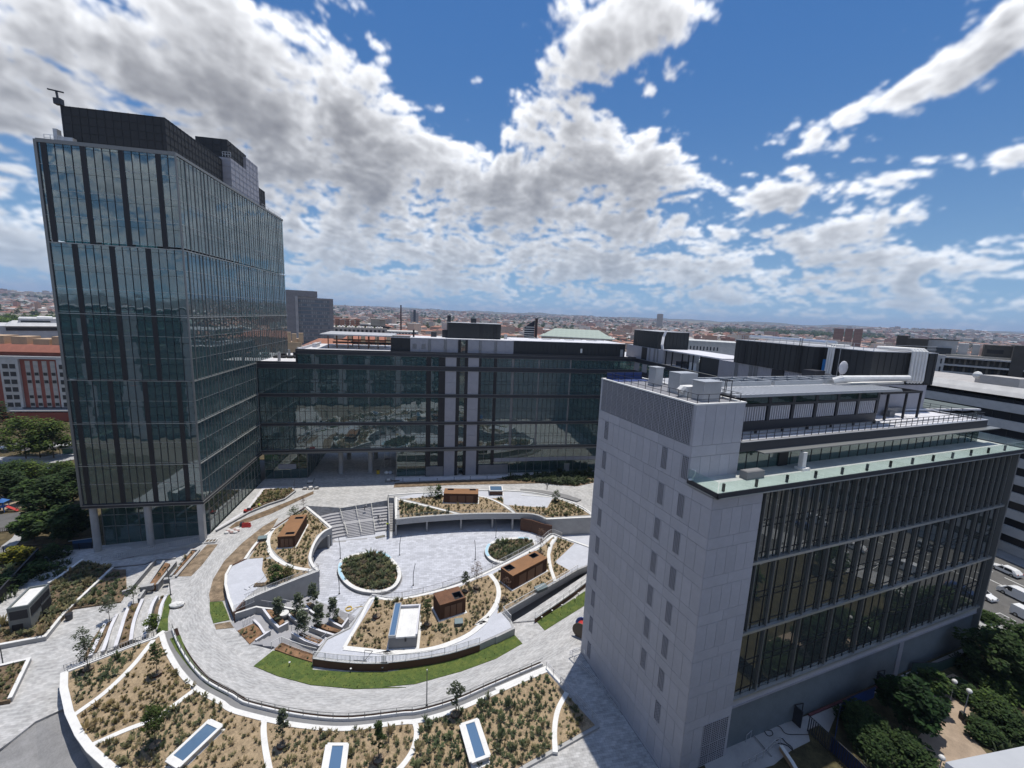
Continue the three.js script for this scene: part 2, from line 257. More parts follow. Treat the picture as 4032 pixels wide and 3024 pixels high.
const M={
panel:std({color:lin(0.44,0.44,0.475),map:T.speck,roughness:0.62}),
panelGap:std({color:lin(0.20,0.20,0.215),roughness:0.8}),
greyPanel:std({color:lin(0.33,0.33,0.365),map:T.speck,roughness:0.6}),
dark:std({color:lin(0.028,0.03,0.038),roughness:0.5,map:T.speck}),
black:std({color:lin(0.014,0.014,0.017),roughness:0.6}),
mesh:std({color:lin(0.030,0.032,0.034),roughness:0.75,map:T.speck}),
alu:std({color:lin(0.42,0.43,0.42),roughness:0.38,metalness:0.55}),
fin:std({color:lin(0.20,0.205,0.20),roughness:0.45,metalness:0.3}),
steel:std({color:lin(0.62,0.63,0.64),roughness:0.3,metalness:0.85}),
galv:std({color:lin(0.50,0.51,0.52),roughness:0.45,metalness:0.5,map:T.speck}),
rail:std({color:lin(0.55,0.55,0.56),roughness:0.4,metalness:0.5}),
glass:new THREE.MeshPhysicalMaterial({color:lin(0.27,0.45,0.47),transmission:1,metalness:0.20,thickness:0,roughness:0.0,ior:2.15,bumpMap:T.wave,bumpScale:0.006}),
glassDark:new THREE.MeshPhysicalMaterial({color:lin(0.26,0.42,0.40),transmission:1,metalness:0.15,thickness:0,roughness:0.0,ior:1.9,bumpMap:T.wave,bumpScale:0.005}),
glassFront:new THREE.MeshPhysicalMaterial({color:lin(0.25,0.295,0.285),transmission:1,metalness:0.24,thickness:0,roughness:0.0,ior:2.0,bumpMap:T.wave,bumpScale:0.004}),
glassClear:new THREE.MeshPhysicalMaterial({color:lin(0.88,0.95,0.93),transmission:1,thickness:0,roughness:0,ior:1.5}),
spandrel:std({color:lin(0.035,0.055,0.06),roughness:0.05,metalness:0.0}),
slab:std({color:lin(0.30,0.31,0.30),roughness:0.9}),
core:std({color:lin(0.10,0.12,0.115),roughness:0.9}),
roofWhite:std({color:lin(0.66,0.66,0.70),map:T.concrete,roughness:0.75}),
roofGrey:std({color:lin(0.42,0.43,0.46),map:T.concrete,roughness:0.85}),
white:std({color:lin(0.70,0.70,0.69),map:T.kerb,roughness:0.7}),
skyGlass:new THREE.MeshPhysicalMaterial({color:lin(0.10,0.17,0.27),roughness:0.03,ior:2.3}),
soilRed:std({color:lin(1.25,1.0,0.85),map:T.soil,bumpMap:T.soil,bumpScale:0.05,roughness:1}),
asphaltShade:std({color:lin(2.0,2.05,2.15),map:T.asphalt,roughness:0.85}),  // grey tone that carries the painted shade beside the mound
drySoil:std({color:lin(1.35,1.42,1.5),map:T.soil,bumpMap:T.soil,bumpScale:0.05,roughness:1}),
stepStone:std({color:lin(0.34,0.34,0.36),map:T.concrete,roughness:0.85}),
iceGlass:std({color:lin(0.42,0.62,0.74),roughness:0.12}),
pole:std({color:lin(0.12,0.125,0.13),roughness:0.5,metalness:0.4}),
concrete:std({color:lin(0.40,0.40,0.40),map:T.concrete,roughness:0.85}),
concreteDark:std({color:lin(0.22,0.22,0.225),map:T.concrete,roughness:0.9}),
paver:std({map:T.paver,roughness:0.85}),
plaza:std({color:lin(0.52,0.535,0.58),map:T.plaza,roughness:0.75}),
straw:std({map:T.straw,bumpMap:T.straw,bumpScale:0.10,roughness:1}),
soil:std({map:T.soil,bumpMap:T.soil,bumpScale:0.06,roughness:1}),
grass:std({map:T.grass,bumpMap:T.grass,bumpScale:0.05,roughness:1}),
asphalt:std({map:T.asphalt,roughness:0.9}),
paint:std({color:lin(0.72,0.72,0.70),roughness:0.7}),
sand:std({map:T.sand,roughness:1}),
corten:std({map:T.corten,roughness:0.85}),
cortenLight:std({color:lin(1.9,2.0,2.1),map:T.corten,roughness:0.85}),
cortenPlain:std({color:lin(0.105,0.05,0.03),roughness:0.8,map:T.speck}),
brick:std({color:lin(0.27,0.085,0.06),map:T.concrete,roughness:0.9}),
tile:std({color:lin(0.33,0.14,0.085),map:T.concrete,roughness:0.9}),
ochre:std({color:lin(0.48,0.33,0.20),map:T.concrete,roughness:0.9}),
blue:std({color:lin(0.02,0.045,0.16),roughness:0.6}),
yellow:std({color:lin(0.62,0.42,0.05),roughness:0.6}),
red:std({color:lin(0.42,0.03,0.025),roughness:0.5}),
bark:std({color:lin(0.12,0.095,0.07),roughness:0.95}),
};
const leafMat=(r,g,b)=>new THREE.MeshPhysicalMaterial({color:lin(r,g,b),map:T.leaf,roughness:1,specularIntensity:0.25,transmission:0.35,thickness:0,vertexColors:true,side:THREE.DoubleSide});
// ---------- glass facades ----------
const frame=(ox,oz,ux,uz,nx,nz)=>({o:[ox,oz],u:[ux,uz],n:[nx,nz]});
const paneGeo=new Map();
function paneGeometry(w,h,k){
const key=w.toFixed(2)+'_'+h.toFixed(2)+'_'+k;
if(!paneGeo.has(key)){const mb=new MB().box(-w/2,w/2,-h/2,h/2,-0.015,0.015),g=mb.geo();const t=g.attributes.uv;for(let i=0;i<t.count;i++)t.setXY(i,t.getX(i)+k*0.77,t.getY(i)+k*1.31);paneGeo.set(key,g);}
return paneGeo.get(key);
}
const jr=rng(41);
// panes: [u0, u1, y0, y1]; the first 'alone' of them are parts of their own, the others one part
function glaze(g,F,panes,mat,d,alone,name='pane',tilt=0.0035){
const base=F.local?{x:0,y:0,z:0}:g.position,yaw=Math.atan2(F.n[0],F.n[1]),rest=new MB();let left=0;
panes.forEach(([u0,u1,y0,y1],i)=>{
const a=(jr()- 0.5)*2*tilt,b=(jr()- 0.5)*2*tilt,w=u1 - u0 - 0.05,h=y1 - y0 - 0.05,uc=(u0+u1)/2;
if(i<alone){
const m=new THREE.Mesh(paneGeometry(w,h,i & 3),mat);m.name=name;m.rotation.order='YXZ';m.rotation.set(b,yaw+a,0);
m.position.set(F.o[0]+F.u[0]*uc+F.n[0]*d - base.x,(y0+y1)/2 - base.y,F.o[1]+F.u[1]*uc+F.n[1]*d - base.z);g.add(m);
}else{
left++;
const P=(u,y,e)=>{const k=d+e+(u - uc)*a*1+(y -(y0+y1)/2)*b;return [F.o[0]+F.u[0]*u+F.n[0]*k,y,F.o[1]+F.u[1]*u+F.n[1]*k];};
const U0=u0+0.025,U1=u1 - 0.025,Y0=y0+0.025,Y1=y1 - 0.025,f=(e)=>[P(U0,Y0,e),P(U1,Y0,e),P(U1,Y1,e),P(U0,Y1,e)],A=f(0.015),B=f(-0.015);
rest.quad(...A);rest.quad(B[3],B[2],B[1],B[0]);
}
});
if(left)part(g,name,rest,mat,{stuff:true,local:F.local});
}
const cols=(u0,u1,w)=>{const n=Math.max(1,Math.round((u1 - u0)/w)),s=(u1 - u0)/n;return Array.from({length:n},(_,i)=>[u0+i*s,u0+(i+1)*s]);};
// ---------- the glass tower ----------
{
const X0=-68.1,X1=-46.68,Z0=-94.3,Z1=-153,BASE=8.1,TOP=77,FL=4.28;
const t=thing('glass_tower','tall glass office tower with staggered black vertical panels standing on round concrete columns','office tower',[X1,0,Z0]);
const front=frame(X0,Z0,1,0,0,1),side=frame(X1,Z0,0,-1,1,0),west=frame(X0,Z1,0,1,-1,0),north=frame(X1,Z1,-1,0,0,-1),W=X1 - X0,L=Z0 - Z1;
const floors=Array.from({length:16},(_,i)=>8.55+i*FL),zones=[[8.9,34.15,0.7,0],[34.25,59.55,3.4,1],[59.7,76.5,0.5,0]];
const vision=[],span=[],blackP=new MB(),mull=new MB(),line=new MB();
const blacks=[];
for(const [a,b,s] of zones)for(let u=s;u<W - 1;u+=5.88)blacks.push([u,u+0.83,a,b]);
for(const [u0,u1,a,b] of blacks)part(t,'black_panel',new MB().fbox(front,u0,u1,a,b,-0.1,0.07),M.black);
for(const [a,b,s] of zones){
const marks=[0.12];for(let u=s;u<W - 1;u+=5.88){marks.push(u,u+0.83);}marks.push(W - 0.12);
for(let k=0;k<marks.length;k+=2){
if(marks[k+1] - marks[k]<0.3)continue;
for(const [u0,u1] of cols(marks[k],marks[k+1],1.32)){
mull.fbox(front,u0 - 0.03,u0+0.03,a,b,-0.05,0.10);
for(const y of floors){const v0=y+0.2,v1=y+FL - 1.0;if(v0<a - 0.6||v1>b+1.2)continue;vision.push([u0,u1,Math.max(v0,a),Math.min(v1,b)]);if(y+FL<b+1)span.push([u0,u1,v1,Math.min(y+FL+0.2,b)]);}
}
}
}
for(const y of floors)line.fbox(front,0,W,y+0.17,y+0.23,-0.04,0.05);
for(const y of [16.9,25.55,34.2,46.9,59.62])line.fbox(front,0,W,y - 0.05,y+0.05,0,0.13).fbox(side,0,L,y - 0.07,y+0.07,0,0.24);
// long side: light fins and dark strips
const visionS=[],spanS=[],dark=new MB(),finS=new MB();
let k=0;const sc=cols(0.15,L - 0.15,1.42);
sc.forEach(([u0,u1],i)=>{
for(const [a,b,,odd] of zones){
const thickOne=odd?i % 4===1:i % 5===2;
finS.fbox(side,u0 -(thickOne?0.06:0.03),u0+(thickOne?0.06:0.03),a,b,-0.05,thickOne?0.13:0.07);
if(a>30&&(odd?i % 3===1:i % 2===0))dark.fbox(side,u0+0.05,u0+0.32,a,b,0.0,0.03);
for(const y of floors){const v0=y+0.2,v1=y+FL - 1.0;if(v0<a - 0.6||v1>b+1.2)continue;visionS.push([u0,u1,Math.max(v0,a),Math.min(v1,b)]);if(y+FL<b+1)spanS.push([u0,u1,v1,Math.min(y+FL+0.2,b)]);}
}
});
for(const y of floors)line.fbox(side,0,L,y+0.17,y+0.23,-0.04,0.05);
glaze(t,front,vision.sort((p,q)=>q[2] - p[2]),M.glass,-0.02,300,'pane',0.004);
glaze(t,front,span,M.spandrelGlass??M.glass,-0.02,300,'spandrel_pane',0.004);
glaze(t,side,visionS,M.glass,-0.02,0,'side_pane',0.004);glaze(t,side,spanS,M.glass,-0.02,0,'side_spandrel_pane',0.004);
part(t,'mullion',mull,M.dark,{stuff:true});part(t,'floor_line',line,M.alu,{stuff:true});part(t,'side_fin',finS,M.fin,{stuff:true});part(t,'side_dark_strip',dark,M.black,{stuff:true});
// far sides: plain glass between slabs
const far=[],farN=[];for(const y of floors){for(const c of cols(0.1,L - 0.1,2.9))far.push([...c,y+0.25,y+FL - 0.15]);for(const c of cols(0.1,W - 0.1,2.9))farN.push([...c,y+0.25,y+FL - 0.15]);}
glaze(t,west,far,M.glass,-0.02,0,'rear_pane');glaze(t,north,farN,M.glass,-0.02,0,'rear_pane');
const slabs=new MB(),backs=new MB(),cols_=new MB();
for(const y of [...floors,76.9]){slabs.box(X0+0.25,X1 - 0.25,y - 0.45,y - 0.1,Z1+0.25,Z0 - 0.25);if(y<76)for(const F of [front,side])backs.fbox(F,0.3,(F===front?W:L)- 0.3,y+FL - 1.0,y+FL - 0.5,-0.3,-0.22);}
for(const cz of [-100,-110,-120,-130,-140])for(const cx of [-64,-51.5])cols_.cyl(cx,cz,8,76.5,0.42);
part(t,'floor_slab',slabs,M.slab,{stuff:true});part(t,'spandrel_backing',backs,M.spandrel,{stuff:true});part(t,'inner_column',cols_,M.concrete,{stuff:true});
part(t,'lift_core',new MB().box(-60.5,-54.5,0,77,-135,-112),M.core);
// corner fins, base band, parapet
part(t,'corner_fin',new MB().box(X0 - 0.5,X0 - 0.02,BASE+0.3,TOP,Z0 - 0.6,Z0+0.06),M.fin);
part(t,'corner_fin',new MB().box(X1 - 0.1,X1+0.16,BASE+0.9,TOP,Z0 - 0.1,Z0+0.16),M.fin);
part(t,'base_band',new MB().box(X0 - 0.1,X1+0.26,BASE,BASE+0.55,Z1,Z0+0.3).box(X0 - 0.05,X1+0.2,BASE+0.62,BASE+0.8,Z1,Z0+0.24),M.dark);
part(t,'band_trim',new MB().box(X0 - 0.12,X1+0.3,BASE+0.55,BASE+0.62,Z1,Z0+0.34).box(X0 - 0.12,X1+0.3,BASE - 0.06,BASE,Z1,Z0+0.32),M.alu);
part(t,'parapet',new MB().fbox(front,-0.1,W+0.05,76.5,77.15,-0.2,0.12).fbox(side,-0.05,L,76.6,77.1,-0.2,0.14).fbox(west,0,L,76.5,77.1,-0.2,0.1).fbox(north,0,W,76.5,77.1,-0.2,0.1),M.fin);
part(t,'roof',new MB().box(X0+0.2,X1 - 0.2,76.55,76.8,Z1+0.2,Z0 - 0.25),M.roofGrey);
// ground floor set back behind the columns
const g0=frame(X0+0.8,-97.5,1,0,0,1),g1=frame(X1 - 0.5,-97.5,0,-1,1,0),gp=[],gq=[],gm=new MB();
for(const [a,b] of cols(0,20.1,2.2)){gp.push([a,b,-1.9,2.4],[a,b,2.5,4.9]);gm.fbox(g0,a - 0.05,a+0.05,-1.9,8.1,-0.06,0.1);gp.push([a,b,5,8.05]);}
for(const [a,b] of cols(0,28.5,2.0)){for(const [y0,y1] of [[-0.4,2.6],[2.7,5.3],[5.4,8.05]])gq.push([a,b,y0,y1]);gm.fbox(g1,a - 0.05,a+0.05,-0.5,8.1,-0.06,0.12);}
for(const y of [2.45,4.95])gm.fbox(g0,0,20.1,y - 0.04,y+0.04,-0.05,0.09);for(const y of [2.65,5.35])gm.fbox(g1,0,28.5,y - 0.04,y+0.04,-0.05,0.1);
glaze(t,g0,gp,M.glassDark,0,60,'lobby_pane',0.002);glaze(t,g1,gq,M.glassDark,0,60,'lobby_pane',0.002);part(t,'lobby_frame',gm,M.fin,{stuff:true});
part(t,'lobby_floor',new MB().box(X0+0.9,X1 - 0.6,-2.2,-1.95,-150,-97.6),M.concreteDark);
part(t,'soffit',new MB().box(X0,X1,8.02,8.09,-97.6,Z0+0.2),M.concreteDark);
for(const [cx,y0] of [[-66.8,-2.0],[-57.2,-1.7],[-47.2,-0.5]]){if(cx>-50)part(t,'column',new MB().box(cx - 0.52,cx+0.52,y0,8.02,-94.9,-93.95),M.concrete);else part(t,'column',new MB().cyl(cx,-94.7,y0,8.02,0.62,0.62,18),M.concrete);}
// roof screens and plant
const scr=(name,x0,x1,z0,z1,y0,y1,m,step)=>{const s=new MB();s.box(x0,x1,y0,y1,z1,z0);for(let x=x0+step;x<x1;x+=step)s.box(x - 0.03,x+0.03,y0,y1+0.03,z0,z0+0.06);for(let z=z0 - step;z>z1;z-=step)s.box(x1,x1+0.06,y0,y1+0.03,z - 0.03,z+0.03);for(let y=y0+1.4;y<y1;y+=1.4)s.box(x0,x1+0.05,y - 0.03,y+0.03,z1,z0+0.05);return part(t,name,s,m);};
scr('roof_screen',-65.7,-49.4,-97.26,-119.6,76.8,83.9,M.mesh,1.3);
scr('roof_stair_block',-58,-47.5,-119.7,-136.6,76.8,84.4,M.greyPanel,2.2);
scr('roof_plant_box',-55,-48.2,-120.2,-131,84.4,88.6,M.mesh,1.8);
scr('roof_upper_block',-56,-47.5,-128.8,-136.5,84.45,87.6,M.greyPanel,2.2);
scr('roof_rear_box',-56,-48,-136.7,-142.6,76.8,82.6,M.mesh,1.6);
const crane=new MB().box(-66.5,-65.4,83.9,84.9,-97.5,-96.6).bar([-66.0,84.9,-97],[-66.1,86.1,-97],0.25).bar([-67.4,86.3,-97],[-65,86.0,-97],0.2).box(-65.95,-65.75,78,84,-97.4,-97.25);
part(t,'cleaning_crane',crane,M.dark);
part(t,'cleaning_crane',new MB().box(-49.6,-48.8,84.4,85.2,-121.4,-120.6).bar([-49.2,85.2,-121],[-49.1,87.2,-121],0.3).bar([-49.1,86.9,-121],[-50.8,87.9,-121],0.22).bar([-49.1,86.9,-121],[-47.6,87.8,-121],0.22),M.dark);
const rl=new MB();for(const [a,b] of [[[-67.4,-95],[-64.6,-95]],[[-49,-119.2],[-47.2,-119.2]],[[-47,-137],[-47,-152]]]){for(const h of [0.55,1.1])rl.bar([a[0],77+h+(a[1]===-119.2?7.4:0),a[1]],[b[0],77+h+(a[1]===-119.2?7.4:0),b[1]],0.06);for(let i=0;i<=3;i++){const x=lerp(a[0],b[0],i/3),z=lerp(a[1],b[1],i/3),y=a[1]===-119.2?84.4:77;rl.box(x - 0.03,x+0.03,y,y+1.1,z - 0.03,z+0.03);}}
part(t,'roof_rail',rl,M.rail);
part(t,'roof_unit',new MB().box(-66.4,-65.8,76.9,79.4,-96.6,-95.6).box(-65.6,-63.4,76.9,78.1,-96.4,-95.4),M.galv);
}
// ---------- the long glass building across the square ----------
{
const Z=-126.34,ZB=-152,XL=-46.6,XR=65.2,XS=-36.4;
const t=thing('glass_office_building','long dark glass office building with black bands and twin grey panels across the square','office building',[0,0,Z]);
const F=frame(XL,Z,1,0,0,1),U=(x)=>x - XL,W=XR - XL,band=new MB(),trim=new MB(),mull=new MB();
const bandDefs=[[8.55,9.3,0],[16.36,17.26,0],[24.75,25.8,0],[32.8,34.2,0],[36.92,37.95,U(XS)]];
for(const [a,b,u] of bandDefs){part(t,'band',new MB().fbox(F,u,W,a+0.08,b - 0.08,-0.3,0.34),M.dark);trim.fbox(F,u,W,b - 0.08,b,-0.3,0.4).fbox(F,u,W,a,a+0.08,-0.3,0.4);}
trim.fbox(F,0,W,8.1,8.2,-0.3,0.42).fbox(F,0,W,8.2,8.5,-0.3,0.28);
part(t,'band_trim',trim,M.fin,{stuff:true});
const solid=[[2.55,4.49,'b'],[4.49,7.75,'g'],[7.75,8.75,'b'],[10.3,11.23,'b'],[11.23,14.49,'g'],[14.49,15.2,'b'],[-1.05,0.3,'b'],[19.1,20.0,'b'],[24.6,25.4,'f'],[33,33.5,'f'],[43.2,43.7,'f']];
const storeys=[[9.3,16.36],[17.26,24.75],[25.8,32.8],[34.2,36.92]];
for(const [x0,x1,k] of solid)for(const [a,b] of storeys){
if(k==='g'){for(let i=0;i<Math.round((b - a)/3.6)||i<1;i++){const n=Math.max(1,Math.round((b - a)/3.6)),s=(b - a)/n;part(t,'grey_panel',new MB().fbox(F,U(x0)+0.02,U(x1)- 0.02,a+i*s+0.02,a+(i+1)*s - 0.02,-0.1,0.16),M.greyPanel);}}
else part(t,k==='f'?'pier':'black_panel',new MB().fbox(F,U(x0),U(x1),a,b,-0.1,k==='f'?0.02:0.13),k==='f'?M.concreteDark:M.black);
}
for(const [x0,x1] of [[4.49,7.75],[11.23,14.49]])part(t,'grey_panel',new MB().fbox(F,U(x0)+0.02,U(x1)- 0.02,0,8.1,-0.1,0.16),M.greyPanel);
const upper=[],lower=[];
let edges=[U(XL)+0.1];for(const [x0,x1] of solid.slice().sort((p,q)=>p[0] - q[0]))edges.push(U(x0),U(x1));edges.push(W - 0.2);
for(let k=0;k<edges.length;k+=2)for(const [u0,u1] of cols(edges[k],edges[k+1],1.46))for(const [a,b] of storeys){
if(a>34&&u1<U(XS)+0.2)continue;
mull.fbox(F,u0 - 0.03,u0+0.03,a,b,-0.06,0.08);
if(a>34){upper.push([u0,u1,a,b - 0.9]);upper.push([u0,u1,b - 0.9,b]);continue;}
const m=(a+b)/2;(a>25||a>17?upper:lower).push([u0,u1,a,a+0.75],[u0,u1,a+0.75,m - 0.45],[u0,u1,m - 0.45,m+0.45],[u0,u1,m+0.45,b]);
}
for(const [a,b] of storeys)if(a<34)for(const y of [a+0.75,(a+b)/2 - 0.45,(a+b)/2+0.45])mull.fbox(F,0,W,y - 0.03,y+0.03,-0.05,0.05);
glaze(t,F,[...lower,...upper],M.glass,-0.03,300,'pane',0.004);
part(t,'mullion',mull,M.black,{stuff:true});
// inside: slabs, columns, a spine, and light from behind
const slab=new MB(),col=new MB();
for(const y of [12.85,16.7,21,25.2,29.3,33.4])slab.box(XL+0.1,XR - 0.1,y - 0.25,y+0.2,ZB+0.3,Z - 0.35);
slab.box(XL+0.1,XR - 0.1,8.2,8.7,ZB+0.3,Z - 0.35);
for(let x=-42;x<64;x+=8.6)for(const z of [Z - 3.2,Z - 12,Z - 21])col.cyl(x,z,8.7,37,0.38);
part(t,'floor_slab',slab,M.slab,{stuff:true});part(t,'inner_column',col,M.concrete,{stuff:true});
part(t,'inner_core',new MB().box(1.5,24,0,42,-147,-133).box(40,62,0,38,-147,-135),M.core);
const B=frame(XR,ZB,-1,0,0,-1),bp=[];for(const [a,b] of [...storeys,[0.2,8.2]])for(const c of cols(0.1,W - 0.1,2.9)){const x=XR - c[0];if(a<1&&x<-9.8&&x>-33)continue;if(a>34&&x<XS)continue;bp.push([...c,a,b]);}
glaze(t,B,bp,M.glass,0,0,'rear_pane');
part(t,'rear_band',new MB().fbox(B,0,W,8.2,9.3,-0.3,0.2).fbox(B,0,W,16.3,17.3,-0.3,0.2).fbox(B,0,W,24.7,25.8,-0.3,0.2).fbox(B,0,W,32.8,34.2,-0.3,0.2),M.dark);
// ground storey: glass either side of an open passage with round columns
const gm=new MB(),gl=[],G1=frame(-9.6,Z - 0.4,1,0,0,1);
for(const [x0,x1] of [[-9.6,-1.1],[0.3,2.6],[14.6,19.1],[20,65]])for(const [a,b] of cols(x0+9.6,x1+9.6,2.6)){gm.fbox(G1,a - 0.05,a+0.05,0,8.1,-0.05,0.1);gl.push([a,b,0.1,3.9],[a,b,5.2,8.1]);if(x0<19)gl.push([a,b,3.95,5.15]);}
glaze(t,G1,gl,M.glassDark,0,40,'shop_pane',0.003);
part(t,'shop_band',new MB().fbox(G1,29.6,74.6,3.95,5.15,-0.1,0.06),M.greyPanel);
for(const [x0,x1] of [[-1.1,0.3],[2.6,4.49],[7.75,8.6],[10.4,11.23],[14.49,15.2],[19.1,20]])part(t,'black_panel',new MB().fbox(G1,x0+9.6,x1+9.6,0,8.1,-0.05,0.5),M.black);
for(const [x0,x1] of [[-1,4.4],[15.2,24.8]])part(t,'service_hatch',new MB().fbox(G1,x0+9.7,x1+9.5,0.1,3.1,0.06,0.62).fbox(G1,x0+11.2,x0+11.9,0.1,2.4,0.55,0.66),M.concreteDark);
part(t,'service_door',new MB().fbox(G1,18,18.6,0.1,2.4,0.1,0.34).fbox(G1,17.45,17.6,0.1,8.1,0,0.3),M.fin);
glaze(t,G1,[[17.4,18.9,5,8.05],[17.4,18.9,1.5,4.95],[18.9,19.9,1.5,4.95],[18.9,19.9,5,8.05]],M.glassDark,0.2,4,'stair_pane',0.003);
part(t,'entrance_door',new MB().fbox(G1,53.1,54.9,0.1,2.8,0.04,0.14),M.alu);
const G2=frame(XL,Z - 1.6,1,0,0,1),gl2=[];for(const [a,b] of cols(0,11.4,2.3)){gm.fbox(G2,a - 0.05,a+0.05,0,8.1,-0.05,0.1);gl2.push([a,b,0.1,2.9],[a,b,3.1,5],[a,b,5.1,8.1]);}gm.fbox(G2,11.35,11.5,0,8.1,-0.05,0.1);
glaze(t,G2,gl2,M.glassDark,0,20,'lobby_pane',0.003);
part(t,'lobby_band',new MB().fbox(G2,3.6,8.4,2.95,4.4,0.02,0.2),M.greyPanel);
for(const [x,s,e] of [[-35.1,Z - 1.6,ZB],[-9.7,Z - 0.4,ZB]]){const S=frame(x,x<-20?ZB:s,0,x<-20?1:-1,x<-20?1:-1,0),q=[];for(const [a,b] of cols(0,24,2.4)){q.push([a,b,0.1,3.9],[a,b,4,8.1]);gm.fbox(S,a - 0.05,a+0.05,0,8.1,-0.05,0.1);}glaze(t,S,q,M.glassDark,0,0,'passage_pane',0.003);}
part(t,'ground_frame',gm,M.fin,{stuff:true});
part(t,'inner_wall',new MB().box(-9,XR,0,8,-140,-139.6).box(XL,-35.6,0,8,-139,-138.6),M.core);
for(const [x,z] of [[-26.4,-130.8],[-17.8,-130.9],[-26.4,-144],[-17.8,-144.3]])part(t,'column',new MB().cyl(x,z,0,8.2,0.72,0.72,18),M.concrete);
// roofs
part(t,'roof',new MB().box(XL,XS,34.2,34.5,ZB,Z+0.2).box(XS,XR,37.7,37.92,ZB,Z - 0.1),M.roofWhite);
part(t,'roof_edge',new MB().fbox(F,0,U(XS),34.2,34.75,-0.3,0.42).fbox(F,U(XS)- 0.2,W,37.95,38.35,-0.25,0.42).box(XS - 0.3,XS,34.2,38.2,ZB,Z+0.2),M.dark);
const sk=new MB();for(let i=0;i<5;i++)for(let j=0;j<2;j++)sk.box(-45.8+i*1.9,-44.3+i*1.9,34.5,35.1,-137.6 - j*2,-136.2 - j*2);part(t,'skylight',sk,M.black);
part(t,'roof_unit',new MB().box(-44.8,-43.4,34.5,35.6,-141,-139.8).box(-41.6,-39.6,34.5,35.9,-142.4,-140.6),M.dark);
// set-back storey
const up=(x0,x1,m,name,y1=42.2,z1=ZB)=>part(t,name,new MB().box(x0,x1,38,y1,z1,Z - 0.5),m);
up(-11.2,-5.85,M.mesh,'roof_box',42.5,-134);up(-5.75,25,M.greyPanel,'set_back_storey',42.15,-138);up(25.08,61.6,M.mesh,'roof_screen',42.3,-144);
const sc=new MB();for(let x=26.2;x<61.5;x+=1.2)sc.box(x - 0.025,x+0.025,38,42.32,Z - 0.52,Z - 0.44);for(let x=-10.5;x<-6;x+=1.2)sc.box(x - 0.03,x+0.03,38,42.5,Z - 0.52,Z - 0.44);part(t,'screen_rib',sc,M.black,{stuff:true});
for(const x of [-0.2,4.4,14.8,19.4])part(t,'louvre_strip',louvre(new MB(),frame(x - 0.38,Z - 0.5,1,0,0,1),0,0.76,38.3,42.05,0.24),M.fin);
for(const x of [-4.5,-1.9])part(t,'vent_grille',louvre(new MB(),frame(x - 0.55,Z - 0.5,1,0,0,1),0,1.1,39.2,40.5,0.16),M.fin);
part(t,'black_panel',new MB().box(8.2,9.0,38,42.2,Z - 1,Z - 0.4),M.black);part(t,'black_panel',new MB().box(10.3,11,38,42.2,Z - 1,Z - 0.4),M.black);
part(t,'dark_window',new MB().box(9.0,10.3,38,42,Z - 0.9,Z - 0.44),M.glassDark);
const jn=new MB();for(const x of [-5.7,4.1,8.1,11.1,14.4,19.9,22.4,25])jn.box(x - 0.02,x+0.02,38,42.17,Z - 0.5,Z - 0.46);part(t,'panel_joint',jn,M.panelGap);
part(t,'upper_roof',new MB().box(-11.2,25,42.2,42.4,-138,Z - 0.45).box(25,61.6,42.32,42.46,-144,Z - 0.45),M.roofWhite);
const ph=new MB().box(5.2,21.5,42.4,47,-140,-130.5);for(let x=6;x<21;x+=1.1)ph.box(x - 0.03,x+0.03,42.4,47.02,-130.5,-130.43);part(t,'penthouse',ph,M.mesh);
part(t,'louvre_strip',new MB().box(15.1,15.9,42.4,46.4,-130.5,-130.38),M.black);part(t,'louvre_strip',new MB().box(19.4,20.1,42.4,46.4,-130.5,-130.38),M.black);
part(t,'penthouse_roof',new MB().box(5.1,21.6,47,47.14,-140,-130.4),M.roofGrey);
part(t,'chimney_stack',new MB().box(5.1,6.2,47.1,49.1,-134.6,-133.6),M.dark);part(t,'chimney_stack',new MB().box(12.4,14.1,47.1,48.5,-134.6,-133.4),M.dark);
part(t,'roof_unit',new MB().box(0.2,1.9,42.4,43.9,-134.6,-133.4),M.dark);part(t,'roof_unit',new MB().box(3.6,5.1,42.4,44.7,-134.6,-133),M.dark);
part(t,'roof_unit',new MB().box(-5.1,-4.6,42.4,44.6,-129.6,-129.1),M.black);part(t,'roof_unit',new MB().box(23.3,24.2,42.4,43.9,-135,-134),M.galv);
const gr=new MB();for(let i=0;i<7;i++){gr.box(33+i*4,35.8+i*4,42.47,42.62,-142.6+(i & 1)*3,-140+(i & 1)*3);}part(t,'roof_hatch',gr,M.galv);
part(t,'wall_lamp',new MB().box(46.5,47.1,39.2,40.5,Z - 0.5,Z - 0.36),M.white);part(t,'roof_door',new MB().box(60,60.9,38.1,40.6,Z - 0.5,Z - 0.36),M.galv);
// open canopy on the left of the roof
part(t,'canopy',new MB().hexa([[-32.2,41.9,-134.2],[-11.2,41.9,-133.8],[-11.2,41.9,-150],[-32.8,41.9,-151.9]],[[-32.2,42.25,-134.2],[-11.2,42.25,-133.8],[-11.2,42.25,-150],[-32.8,42.25,-151.9]]),M.roofGrey);
for(const [x,z] of [[-30,-134.9],[-27.5,-134.9],[-24.4,-135],[-21.3,-135],[-18.5,-135],[-15.7,-135],[-29.5,-144],[-24.6,-144],[-19.5,-144],[-14.5,-144]])part(t,'canopy_post',new MB().box(x - 0.13,x+0.13,38,41.95,z - 0.13,z+0.13),M.cortenPlain);
part(t,'roof_pipe',new MB().bar([-31,39,-146],[-12,39,-146],0.5).bar([-31,39.9,-147],[-12,39.9,-147],0.3),M.dark);
part(t,'terrace_wall',new MB().box(XS,XS+0.4,37.9,38.5,ZB,Z).box(XS+1.4,-33.8,37.9,39.1,-141,-137),M.roofWhite);
